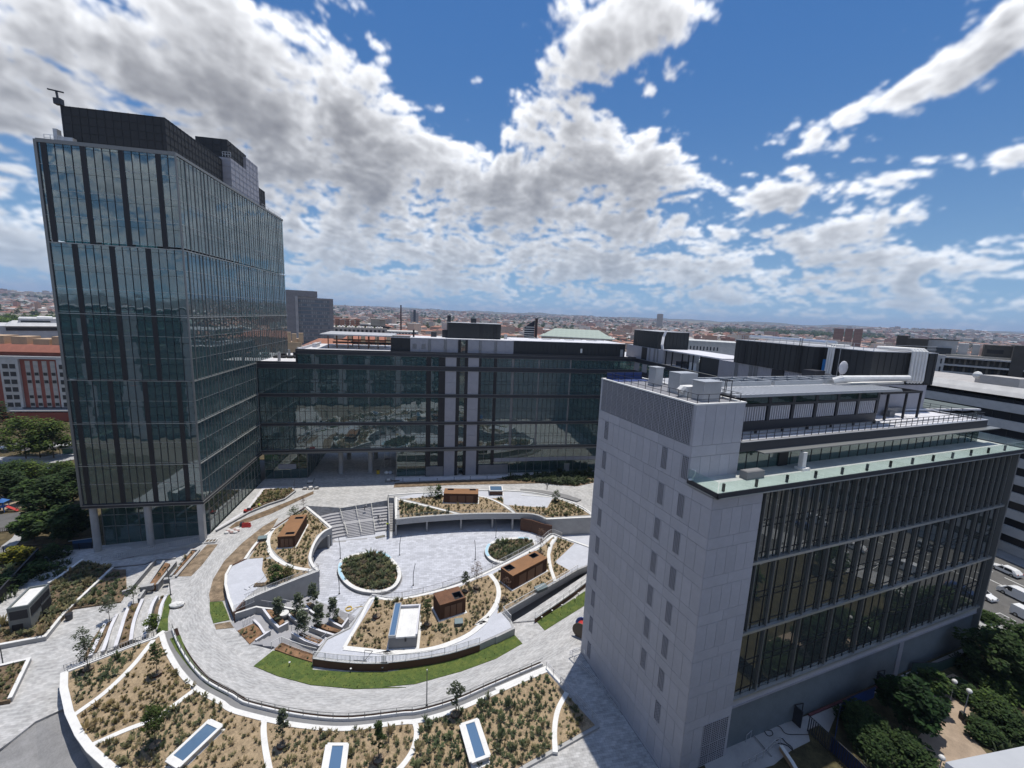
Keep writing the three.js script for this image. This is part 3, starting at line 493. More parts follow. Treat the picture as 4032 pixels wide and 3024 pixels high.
const rr=new MB();for(const h of [0.5,1.05])rr.bar([XS+0.6,38+h,Z - 2],[XS+0.6,38+h,ZB],0.05);for(let z=Z - 2;z>ZB;z-=1.7)rr.box(XS+0.57,XS+0.63,38,39.05,z - 0.03,z+0.03);part(t,'roof_rail',rr,M.rail);
}
function louvre(mb,F,u0,u1,y0,y1,step,d=0.05){mb.fbox(F,u0,u0+0.05,y0,y1,0,d+0.02).fbox(F,u1 - 0.05,u1,y0,y1,0,d+0.02);for(let y=y0;y<y1;y+=step)mb.fbox(F,u0+0.04,u1 - 0.04,y,y+step*0.42,0,d);return mb;}
// ---------- the wing that joins on behind the pale building ----------
{
const X=65.2,t=thing('rear_office_wing','dark office wing with black rooftop boxes and silver ducts behind the pale panelled building','office building',[X,0,-90]);
const F=frame(X,-126.6,0,1,-1,0),L=74;
for(const [a,b] of [[8.5,9.3],[16.3,17.3],[24.7,25.8],[32.8,34.2],[36.9,38]])part(t,'band',new MB().fbox(F,0,L,a,b,-0.3,0.3),M.dark);
part(t,'band_trim',new MB().fbox(F,0,L,38,38.08,-0.3,0.36).fbox(F,0,L,36.84,36.9,-0.3,0.36),M.fin);
const q=[],m=new MB();for(const [a,b] of [[0,8.5],[9.3,16.3],[17.3,24.7],[25.8,32.8],[34.2,36.9]])for(const c of cols(0,L,1.46)){q.push([...c,a,(a+b)/2],[...c,(a+b)/2,b]);m.fbox(F,c[0] - 0.03,c[0]+0.03,a,b,-0.05,0.07);}
glaze(t,F,q,M.glass,-0.03,0,'pane',0.004);part(t,'mullion',m,M.black,{stuff:true});
part(t,'grey_panel',new MB().fbox(F,0.3,3.2,9.3,36.9,-0.1,0.2),M.greyPanel);part(t,'grey_panel',new MB().fbox(F,5.6,8.2,9.3,36.9,-0.1,0.2),M.greyPanel);
const sl=new MB();for(const y of [8.7,12.9,16.8,21,25.2,29.3,33.4,37.4])sl.box(X+0.3,X+24,y - 0.3,y+0.2,-126,-53);part(t,'floor_slab',sl,M.slab,{stuff:true});
part(t,'inner_core',new MB().box(X+10,X+24.4,0,38,-126,-53),M.core);
part(t,'roof',new MB().box(X - 0.1,X+24.5,37.7,37.95,-151,-52.6),M.roofWhite);
part(t,'grey_storey',new MB().box(X+0.4,X+12,38,42,-134,-110.6),M.greyPanel);part(t,'black_panel',new MB().box(X+0.3,X+0.5,38,41.9,-123.2,-120),M.black);
for(const z of [-118.3,-115.4,-113.6])part(t,'louvre_strip',louvre(new MB(),frame(X+0.4,z - 0.35,0,1,-1,0),0,0.7,38.2,41.9,0.22),M.fin);
const bx=(name,x0,x1,z0,z1,y0,y1)=>{const b=new MB().box(x0,x1,y0,y1,z1,z0);for(let z=z0 - 1.2;z>z1;z-=1.2)b.box(x0 - 0.07,x0,y0,y1,z - 0.03,z+0.03);for(let x=x0+1.2;x<x1;x+=1.2)b.box(x - 0.03,x+0.03,y0,y1,z0,z0+0.07);part(t,name,b,M.mesh);part(t,name+'_roof',new MB().box(x0 - 0.05,x1+0.05,y1,y1+0.12,z1 - 0.05,z0+0.05),M.roofGrey);};
bx('roof_box',X+0.6,X+10.5,-114.4,-129.9,42,47);bx('roof_box',64.6,76,-61.4,-80.6,42,46.8);bx('roof_box',66.5,79,-53,-61.3,41.8,46.8);
part(t,'grey_storey',new MB().box(64.9,78,38,42,-85.6,-53),M.greyPanel);const cr=new MB();for(let z=-85.4;z<-53;z+=0.42)cr.box(64.82,64.9,38,42,z - 0.08,z+0.08);part(t,'corrugation',cr,M.greyPanel,{stuff:true});
part(t,'black_panel',new MB().box(64.7,64.86,38,41.9,-70,-67.2),M.black);
for(const z of [-78,-74.6])part(t,'louvre_strip',new MB().box(64.5,64.62,42.1,46.2,z - 0.5,z+0.5),M.black);
for(const z of [-79.8,-75.6,-74.2])part(t,'louvre_strip',louvre(new MB(),frame(64.82,z - 0.4,0,1,-1,0),0,0.9,38.2,41.8,0.22),M.fin);
part(t,'canopy',new MB().box(X+0.6,X+11,41.9,42.2,-110.4,-85.8),M.roofWhite);
for(const z of [-109.8,-106.6,-101.8,-99,-97,-94])part(t,'canopy_post',new MB().box(X+0.7,X+0.95,38,41.95,z - 0.13,z+0.13),M.black);
part(t,'dark_room',new MB().box(X+0.7,X+10,38,41.9,-93.6,-85.8),M.mesh);
part(t,'roof_unit',new MB().box(X+3,X+6,38,39.2,-108,-105).box(X+2,X+4,38,39,-104,-100),M.dark);part(t,'roof_unit',new MB().box(X+1.5,X+5,38,39.8,-99.5,-96.5),M.white);
const duct=(z0,n,x,s)=>{for(let i=0;i<n;i++){const z=z0+i*s;part(t,'duct',new MB().tube([[x+2.5,47.3,z],[x - 0.1,47.3,z],[x - 0.45,47,z],[x - 0.5,42.6,z],[x - 0.2,42.3,z]],0.17,8),M.white);}};
duct(-59.9,3,66.4,0.42);
for(let i=0;i<4;i++)part(t,'duct',new MB().tube([[X+4,47.2,-114.1+i*0.3],[X+2.2,47.2,-113.9+i*0.3],[X+1.6,45.6,-113.9+i*0.3],[X+0.5,43.4,-112.4+i*0.3],[X+0.4,42.2,-111.7+i*0.3]],0.14,6),M.roofWhite);
for(let i=0;i<5;i++){const x=73.4+i*0.62;part(t,'duct',new MB().tube([[x,47.3,-58],[x,47.35,-52.9],[x,47.1,-52.5],[x,42.5,-52.4],[x,42.2,-52.6]],0.24,8),M.white);}
part(t,'blue_tarp',new MB().box(66.1,66.4,42,44.8,-60.9,-60.1),std({color:lin(0.02,0.16,0.42),roughness:0.7}));
const rl=new MB();for(const h of [0.5,1]){rl.bar([64.8,46.9+h,-80.4],[64.8,46.9+h,-61.6],0.05).bar([66.7,46.9+h,-61.2],[66.7,46.9+h,-53.2],0.05).bar([66.7,46.9+h,-53.2],[78.8,46.9+h,-53.2],0.05);}for(let z=-80.4;z<-53.2;z+=1.6){const x=z<-61.5?64.8:66.7;rl.box(x - 0.03,x+0.03,46.9,47.9,z - 0.03,z+0.03);}
part(t,'roof_rail',rl,M.rail);
part(t,'roof_pipe',new MB().tube([[67.5,47.6,-80],[67.5,47.6,-62]],0.35,8).tube([[69.5,47.6,-80],[69.5,47.6,-62]],0.35,8),M.steel);
const ld=new MB();for(const s of [-0.25,0.25])ld.box(64.3,64.36,42,48.2,-64+s - 0.03,-64+s+0.03);for(let y=42.3;y<48;y+=0.35)ld.box(64.3,64.36,y,y+0.04,-64.25,-63.75);part(t,'ladder',ld,M.black);
}
// ---------- the pale panelled building with the glass front and roof terraces ----------
{
const t=thing('panelled_building','pale grey panelled building with slim louvres, a finned glass front and a glass railed terrace','office building',[22.95,0,-53.51],null,10.05*D);
const lf={...frame(0,0,0,1,-1,0),local:true},rf={...frame(0,20.36,1,0,0,1),local:true},uf={...frame(0,17.04,1,0,0,1),local:true},L={local:true};
const P=(name,mb,m,o)=>part(t,name,mb,m,{...L,...o});
P('backing_wall',new MB().box(0.06,6.55,-3,34.1,0.06,20.3).box(0.06,6.6,34,41.9,0.06,16.98),M.panelGap);
const tones=[0.96,0.99,1.01,1.04].map((k)=>{const m=M.panel.clone();m.color=lin(0.44*k,0.44*k,0.475*k);return m;});
const pg=new Map(),panel=(F,u0,u1,y0,y1)=>{const w=u1 - u0 - 0.035,h=y1 - y0 - 0.035,k=w.toFixed(2)+h.toFixed(2);if(!pg.has(k))pg.set(k,new MB().box(-w/2,w/2,-h/2,h/2,-0.05,0.03).geo());const m=new THREE.Mesh(pg.get(k),tones[(jr()*4)| 0]);m.name='panel';const uc=(u0+u1)/2;m.position.set(F.o[0]+F.u[0]*uc,(y0+y1)/2,F.o[1]+F.u[1]*uc);m.rotation.y=Math.atan2(F.n[0],F.n[1]);t.add(m);};
const rows=[];for(let k=0;k<9;k++){const y=36.6 - 4.15*k;rows.push([y - 2.95,y,1],[y - 4.15,y - 2.95,2]);}
for(const [a,b,n] of rows){const top=a>34.2||b>35;const uMax=a>=33.5?17.04:20.36,lo=Math.max(a,-1.2);
if(b<-1)continue;
const c=uMax>18?cols(0,uMax,1.2725*n):cols(0,uMax,1.217*n);for(const [u0,u1] of c)panel(lf,u0,u1,lo,b);
const R=a>=33.5?uf:rf;for(const [u0,u1] of cols(0,6.6,1.32*n))panel(R,u0,u1,lo,b);}
for(const [u0,u1] of cols(0,17.04,2.43))panel(lf,u0,u1,36.6,37.75);for(const [u0,u1] of cols(0,6.6,2.64))panel(uf,u0,u1,36.6,37.75);
for(const [u0,u1] of cols(0,6.6,1.32))panel(uf,u0,u1,37.75,42);panel(lf,0,0.42,37.75,42);panel(lf,16.72,17.04,37.75,42);
P('coping',new MB().box(-0.06,6.72,41.95,42.1,-0.06,0.3).box(-0.06,0.26,41.95,42.1,0.3,16.78).box(-0.06,6.72,41.95,42.1,16.78,17.1).box(6.4,6.72,41.95,42.1,0.3,16.78),M.white);
const louv=(F,u0,u1,y0,y1,nv,step)=>{P('louvre_back',new MB().fbox(F,u0,u1,y0,y1,0.02,0.036),M.black);const b=new MB();for(let i=0;i<=nv;i++){const u=lerp(u0,u1,i/nv);b.fbox(F,u - 0.022,u+0.022,y0,y1,0.03,0.085);}for(let y=y0;y<y1 - 0.02;y+=step)b.fbox(F,u0,u1,y,y+step*0.24,0.03,0.07);P('louvre',b,M.panel);};
for(const [u0,u1] of cols(0.42,16.72,1.165))louv(lf,u0+0.04,u1 - 0.04,37.85,41.85,5,0.17);
for(let k=0;k<9;k++){const y=36.5 - 4.15*k;louv(lf,1.72,2.56,y - 2.4,y,3,0.2);if(k<8)louv(lf,16.06,16.92,y - 2.4,y,4,0.2);if(k<7)louv(lf,12.98,13.82,y - 2.4,y,4,0.2);}
for(const [a,b] of [[2.75,3.85],[3.93,5.03],[5.1,6.2]]){louv(rf,a,b,4.9,7.6,4,0.24);louv(rf,a,b,3.6,4.75,4,0.24);louv(rf,a,b,1.6,3.5,4,0.24);}
P('plaque',new MB().fbox(lf,0.8,1.25,0.6,1.2,0.03,0.06),M.white);P('plinth_gap',new MB().fbox(lf,0.02,20.3,-3,0.02,0.02,0.05),M.black);
// glass front: three tiers of panes behind fins that halve in spacing upwards
const T0=6.6,T1=57,pn=[],ml=new MB(),gf={...frame(0,20.0,1,0,0,1),local:true};
for(const [a,b,sp] of [[9.35,17.15,5.72],[17.5,25.35,2.86],[25.8,33.75,1.62]]){
for(let u=T0+(sp>5?3.6:0.75);u<T1;u+=sp)P('fin',new MB().fbox(gf,u - 0.055,u+0.055,a - 0.1,b+0.1,0,0.24),M.fin);
const st=sp<2?1.62:1.43;for(const [u0,u1] of cols(T0,T1,st)){ml.fbox(gf,u0 - 0.03,u0+0.03,a,b,-0.05,0.06);const m=a+(b - a)*0.5;pn.push([u0,u1,a,a+0.7],[u0,u1,a+0.7,m - 0.3],[u0,u1,m - 0.3,m+0.4],[u0,u1,m+0.4,b]);}
for(const y of [a+0.7,(a+b)/2 - 0.3,(a+b)/2+0.4])ml.fbox(gf,T0,T1,y - 0.03,y+0.03,-0.05,0.05);
}
glaze(t,gf,pn,M.glassFront,-0.02,300,'pane',0.0025);P('mullion',ml,M.black,{stuff:true});
for(const [y,d] of [[9.05,0.34],[17.2,0.34],[25.45,0.34],[33.75,0.42]])P('transom',new MB().fbox(gf,T0,T1+0.5,y,y+0.28,-0.2,d),M.alu);
P('end_trim',new MB().fbox(gf,T1,T1+0.35,2,34,-0.3,0.55),M.fin);
P('base_wall',new MB().box(6.55,T1,-2,8.2,19.2,19.85),std({color:lin(0.16,0.19,0.21),map:T.concrete,roughness:0.85}));
for(const [a,b] of cols(T0,T1,3.9))P('base_panel',new MB().fbox(gf,a+0.02,b - 0.02,8.2,9.05,-0.4,0.12),M.panel);
P('base_ledge',new MB().fbox(gf,T0,T1,8.02,8.2,-0.4,0.2),M.greyPanel);P('base_pier',new MB().fbox(gf,38.2,39.2,2,8,-0.3,-0.05),M.greyPanel);
// inside and behind
const sl=new MB();for(const y of [9,13.2,17.3,21.4,25.6,29.6,33.8])sl.box(6.6,T1 - 0.1,y - 0.35,y,0.5,19.7);P('floor_slab',sl,M.slab,{stuff:true});
P('inner_core',new MB().box(6.6,T1,0,34,7,7.5).box(6.56,6.6,0,34,0.3,19.8),M.core);
const ic=new MB();for(let u=10;u<T1;u+=7.2)ic.cyl(u,17.5,2,33.6,0.3);P('inner_column',ic,M.concrete,{stuff:true});
P('end_wall',new MB().box(T1 - 0.1,T1+0.1,0,33.7,0.3,19.8),M.greyPanel);P('rear_wall',new MB().box(6.6,T1,0,37.5,0,0.3),M.greyPanel);
// first terrace
P('terrace_deck',new MB().box(6.7,57.7,33.95,34.28,8,20.9).box(-0.1,6.7,34.02,34.28,17.08,20.9),std({color:lin(0.45,0.48,0.46),map:T.concrete,roughness:0.7}));
P('deck_edge',new MB().box(-0.22,57.8,33.95,34.4,20.9,21.05).box(-0.22,-0.1,33.95,34.4,17.1,21.05).box(57.7,57.85,33.95,34.4,8,21.05),M.dark);P('deck_trim',new MB().box(-0.3,57.9,33.86,33.95,20.5,21.15).box(-0.3,0,33.86,33.95,17.1,21.15),M.alu);
const bp=cols(-0.15,57.75,2.07);const bal=[...bp.map(([a,b])=>[a,b,34.35,35.5])];const bf={...frame(0,20.97,1,0,0,1),local:true},sf={...frame(-0.16,17.1,0,1,-1,0),local:true},ef={...frame(57.78,20.9,0,-1,1,0),local:true};
glaze(t,bf,bal,M.glassClear,0,40,'balustrade_pane',0.001);glaze(t,sf,cols(0,3.8,1.9).map((c)=>[...c,34.35,35.5]),M.glassClear,0,10,'balustrade_pane',0.001);glaze(t,ef,cols(0,12,2).map((c)=>[...c,34.35,35.5]),M.glassClear,0,10,'balustrade_pane',0.001);
for(let u=1.1;u<57;u+=4.32)P('terrace_light',new MB().box(u - 0.1,u+0.1,34.28,35.05,20.3,20.5),M.black);
P('planter',new MB().box(5.9,8.4,34.28,35.1,18.0,18.9).box(6.0,8.3,35.1,35.14,18.1,18.8),M.concreteDark);
P('wrapped_unit',new MB().box(14.7,15.9,34.28,34.55,17.6,18.6).box(14.95,15.55,34.55,36.3,17.8,18.3),M.white);
P('wrapping',new MB().tube([[-0.1,34.5,17.6],[-0.05,35.1,17.9],[-0.05,35.55,17.9],[0,35.5,17.4]],0.05,5).ball(-0.1,34.45,17.5,0.35,0.1,0.2),M.white);
// glazed storey behind it
const g2={...frame(0,16.5,1,0,0,1),local:true};glaze(t,g2,cols(6.7,55.7,1.75).map((c)=>[...c,34.3,36.5]),M.glassDark,0,40,'terrace_pane',0.003);
const m2=new MB();for(const [a] of cols(6.7,55.7,1.75))m2.fbox(g2,a - 0.03,a+0.03,34.3,36.5,-0.04,0.06);P('terrace_mullion',m2,M.black,{stuff:true});
P('end_glass',new MB().box(55.6,55.7,34.3,36.5,8,16.5),M.glassDark);P('inner_wall',new MB().box(6.7,55.6,34.3,36.5,11,11.3),M.core);P('door_frame',new MB().fbox(g2,13.4,14.9,34.3,36.6,0.02,0.14),M.black);
P('canopy',new MB().box(9,57.2,36.55,36.66,17.0,18.1),M.fin);
P('parapet',new MB().box(6.72,56,36.62,37.66,16.7,17.05).box(55.7,56,36.62,37.66,6,16.7),M.dark);P('parapet_coping',new MB().box(6.72,56.06,37.66,37.74,16.55,17.12).box(55.6,56.06,37.66,37.74,6,16.55),M.rail);
P('roof_terrace',new MB().box(6.7,55.9,37.3,37.5,0.2,16.7),M.roofWhite);
const tiles=new MB();for(let u=7;u<55.5;u+=1.2)for(let z=12.2;z<16.4;z+=1.2)tiles.box(u,u+1.17,37.5,37.54,z,z+1.17);P('roof_tile',tiles,M.roofWhite,{stuff:true});
const r1=new MB();for(const h of [0.35,0.7,1.08])r1.bar([6.9,37.7+h,16.75],[55.5,37.7+h,16.75],0.05).bar([55.5,37.7+h,16.75],[55.5,37.7+h,6],0.05);for(let u=7.1;u<55.6;u+=1.22)r1.bar([u,37.5,16.75],[u,38.78,16.75],0.055);for(let z=15.6;z>6;z-=1.3)r1.bar([55.5,37.5,z],[55.5,38.78,z],0.055);P('roof_rail',r1,M.dark);
P('cable_tray',new MB().box(7.2,54,37.56,37.7,14.6,14.9).box(7.2,36,37.56,37.72,13.9,14.05),M.galv);
for(let u=12;u<36;u+=4.4)P('terrace_light',new MB().box(u - 0.12,u+0.12,37.55,38.1,14.3,14.5),M.black);
// louvred penthouse
const pf={...frame(0,13.2,1,0,0,1),local:true};
P('penthouse',new MB().box(10.9,36.2,37.5,42,1,12.7),M.black);
P('penthouse_frame',new MB().fbox(pf,10.8,36.3,37.5,38.7,-0.5,0.05).fbox(pf,10.8,36.3,40.55,40.85,-0.5,0.05).fbox(pf,10.8,36.3,41.9,42.2,-0.5,0.1),M.dark);
for(let i=0;i<=6;i++){const u=10.8+i*4.2;P('penthouse_pier',new MB().fbox(pf,u,u+0.5,38.7,41.9,-0.5,0.04),M.dark);if(i<6){for(let k=0;k<9;k++)P('sun_blade',new MB().fbox(pf,u+0.62+k*0.4,u+0.8+k*0.4,38.75,40.5,-0.35,-0.05),M.roofWhite);glaze(t,pf,cols(u+0.5,u+4.2,1.25).map((c)=>[...c,40.85,41.9]),M.glassDark,-0.05,3,'penthouse_pane',0.003);}}
P('penthouse_roof',new MB().box(7.2,37,42.2,42.45,5,15.3),M.galv);P('roof_lip',new MB().box(7.1,37.1,42.14,42.24,15.2,15.36),M.steel);
const seam=new MB();for(let u=8;u<37;u+=0.75)seam.box(u,u+0.04,42.45,42.5,11,15.2);P('roof_seam',seam,M.galv,{stuff:true});
for(const [a,b] of [[9,19],[19.6,29],[29.6,37]]){const s=new MB().box(a,b,42.45,43.0,6.4,6.6).box(a,b,42.45,43.0,10,10.2).box(a,a+0.2,42.45,43.0,6.6,10).box(b - 0.2,b,42.45,43.0,6.6,10).box(a,b,42.6,43,8.2,8.35);for(let u=a+2.4;u<b - 1;u+=2.4)s.box(u,u+0.15,42.6,43,6.5,10.1);P('skylight_frame',s,M.galv);P('skylight_well',new MB().box(a+0.2,b - 0.2,42.46,42.52,6.6,10),M.black);}
P('rear_roof',new MB().box(6.8,40,41.6,42,0.3,5),M.roofGrey);
// top of the panelled block
P('block_roof',new MB().box(0.2,6.5,41.5,41.7,0.2,16.9),M.roofWhite);
P('roof_opening',new MB().box(2.6,6.3,41.7,41.76,4,15.9),M.black);
P('walkway',new MB().box(0.3,2.7,41.7,41.84,0.3,16.6).box(2.7,6.4,41.7,41.84,0.3,3.8),M.roofWhite);
const r2=new MB(),rail=(a,b,y)=>{const n=Math.max(1,Math.round(Math.hypot(a[0] - b[0],a[1] - b[1])/1.3));for(const h of [0.5,1.0])r2.bar([a[0],y+h,a[1]],[b[0],y+h,b[1]],0.045);for(let i=0;i<=n;i++)r2.bar([lerp(a[0],b[0],i/n),y,lerp(a[1],b[1],i/n)],[lerp(a[0],b[0],i/n),y+1.02,lerp(a[1],b[1],i/n)],0.05);};
rail([0.5,0.4],[0.5,16.6],41.95);rail([0.5,16.6],[6.3,16.6],41.95);rail([0.5,0.4],[6.3,0.4],41.95);rail([6.3,0.4],[6.3,5],41.95);rail([6.3,12],[6.3,16.6],41.95);P('roof_rail',r2,M.dark);
P('duct_box',new MB().box(4.0,5.2,41.8,44.2,4.6,5.9).box(3.9,5.3,44.2,44.3,4.5,6),M.galv);P('duct_box',new MB().box(3.0,5.6,41.8,44.3,9.4,11.2),M.galv);P('duct_box',new MB().box(2.6,5.0,41.8,43.9,13.6,15.2).box(2.5,5.1,43.9,44,13.5,15.3),M.galv);P('vent_hood',new MB().box(2.4,4.0,41.8,43.1,11.9,13.1).tube([[2.4,42.9,12.5],[1.9,42.5,12.5]],0.4,8),M.white);
P('tarp',new MB().box(0.9,6.2,41.86,41.95,0.5,2.2).box(0.5,6.3,41.95,42.9,0.34,0.38),M.blue);
P('ladder',new MB().bars([[6.6,42.2,14.2],[6.6,43.9,14.2],[7.6,43.9,14.2],[7.6,42.4,14.2]],0.06).bars([[6.6,42.2,13.5],[6.6,43.9,13.5],[7.6,43.9,13.5],[7.6,42.4,13.5]],0.06).bar([6.6,43.9,13.5],[6.6,43.9,14.2],0.06).bar([7.6,43.9,13.5],[7.6,43.9,14.2],0.06),M.black);
// far end of the roof
P('pergola',(()=>{const b=new MB();for(const [x,z] of [[39,12.9],[43.3,12.9],[46.8,12.9],[39,8],[46.8,8]])b.box(x - 0.12,x+0.12,37.5,41.3,z - 0.12,z+0.12);for(const z of [12.9,8])b.bar([37.4,41.4,z],[47,41.4,z],0.2,0.3);for(let x=37.6;x<47.1;x+=1.55)b.bar([x,41.4,8],[x,41.4,12.9],0.12,0.25);return b;})(),M.black);
P('corrugated_box',(()=>{const b=new MB().box(37.5,43.6,37.5,41.6,3,10.6);for(let x=37.6;x<43.6;x+=0.3)b.box(x,x+0.13,37.5,41.6,10.6,10.68);return b;})(),M.panel);
P('white_pipe',new MB().tube([[30.5,42.9,10.6],[31,43.3,11.2],[46,43.2,11.4]],0.45,10).box(34,46,42.3,42.6,8.6,11),M.white);
P('planter',new MB().box(45.3,49.5,37.5,38.3,9.2,10),M.concreteDark);P('planter',new MB().box(42.2,43.4,37.5,38.4,11,11.9),M.concreteDark);
P('satellite_dish',new MB().cyl(41,5,42,43.6,0.06,0.06,6).ball(41,44,5.3,1.1,1.1,0.25,12,6),M.roofWhite);P('antenna',new MB().box(41.4,41.46,42,47.2,4.2,4.26),M.galv);
P('roof_unit',new MB().box(38,40.5,41.6,43.2,1,3),M.dark);P('roof_unit',new MB().box(44.5,49.5,41.0,42.8,2,4),M.dark);
}
// ---------- trees ----------
function crownMesh(seed,clumps,leaves,size,pal,squash=1){ // leaf faces gathered in clumps through the crown's volume
const mb=new MB(),r=rng(seed);let tot=0;for(const c of clumps)tot+=c[3]**2;
for(const [cx,cy,cz,cr] of clumps){const n=Math.round(leaves*cr**2/tot);for(let i=0;i<n;i++){
const a=r()*6.283,v=r()*2 - 1,q=Math.sqrt(1 - v*v),d=cr*(0.35+0.7*Math.pow(r(),0.6)),x=cx+Math.cos(a)*q*d,y=cy+v*d*squash,z=cz+Math.sin(a)*q*d,s=size*(0.6+0.8*r());
const t=r()*6.283,u=(r()- 0.5)*2.2,ex=[Math.cos(t)*s,Math.sin(u)*s*0.5,Math.sin(t)*s],ez=[-Math.sin(t)*s*0.62*Math.cos(u),s*0.5*(r()- 0.2),Math.cos(t)*s*0.62*Math.cos(u)];
const k=0.72+0.56*r(),c=pal[(r()*pal.length)| 0];mb.col=[c[0]*k,c[1]*k,c[2]*k];
mb.quad([x - ex[0],y - ex[1],z - ex[2]],[x - ez[0],y - ez[1],z - ez[2]],[x+ex[0],y+ex[1],z+ex[2]],[x+ez[0],y+ez[1],z+ez[2]]);}}
return mb;
}
const LEAF=leafMat(1,1,1);
const LP={grey:[[0.10,0.135,0.07],[0.15,0.175,0.11],[0.075,0.10,0.05],[0.24,0.27,0.20]],young:[[0.06,0.095,0.03],[0.08,0.115,0.04],[0.05,0.075,0.028]],sage:[[0.10,0.125,0.075],[0.13,0.15,0.10],[0.08,0.10,0.06]],park:[[0.049,0.091,0.025],[0.07,0.123,0.032],[0.096,0.149,0.035],[0.035,0.067,0.021]],lime:[[0.12,0.176,0.032],[0.088,0.141,0.029],[0.152,0.2,0.04],[0.056,0.096,0.022]],rust:[[0.15,0.09,0.06],[0.19,0.13,0.10],[0.11,0.07,0.05]],yellow:[[0.30,0.27,0.03],[0.22,0.22,0.03],[0.10,0.13,0.02]],deep:[[0.031,0.061,0.02],[0.044,0.082,0.025],[0.061,0.099,0.031]]};
function tree(name,label,pos,o,group){ // o: h height, r crown radius, base crown bottom share, leaves, size, pal, seed, th trunk radius
const t=thing(name,label,'tree',pos,group),r=rng(o.seed),mb=new MB(),clumps=[],cb=o.h*(o.base??0.4),lean=(r()- 0.5)*0.06*o.h;
mb.tube([[0,-0.15,0],[lean*0.3,cb*0.6,lean*0.2],[lean,cb,0],[lean*1.2,o.h*0.82,lean*0.4]],o.th,7,o.th*0.3);
const n=o.n??12;for(let i=0;i<n;i++){const f=(i+0.5)/n,y=lerp(cb,o.h*0.97,f),a=i*2.4+r(),w=o.r*(o.shape==='cone'?1.05 - f*0.85:Math.sqrt(Math.max(0.08,1 -(2*f - 0.85)**2)))*(0.45+0.5*r()),x=lean+Math.sin(a)*w,z=Math.cos(a)*w;mb.tube([[lean,Math.max(cb*0.8,y - o.r*0.5),0],[lean+(x - lean)*0.5,y - o.r*0.12,z*0.5],[x,y,z]],o.th*0.36,5,o.th*0.1);clumps.push([x,y,z,o.r*(o.clump??0.42)*(0.7+0.6*r())]);}
clumps.push([lean,o.h*0.72,0,o.r*0.45]);
part(t,'trunk',mb,M.bark,{local:true});part(t,'crown',crownMesh(o.seed+1,clumps,o.leaves,o.size,o.pal,o.squash??0.85),LEAF,{local:true});
if(o.ring){part(t,'tree_ring',new MB().cyl(0,0,-0.12,0.26,0.6,0.6,16),M.cortenPlain,{local:true});part(t,'ring_soil',new MB().cyl(0,0,0.2,0.3,0.56,0.56,16),M.drySoil,{local:true});}
return t;
}
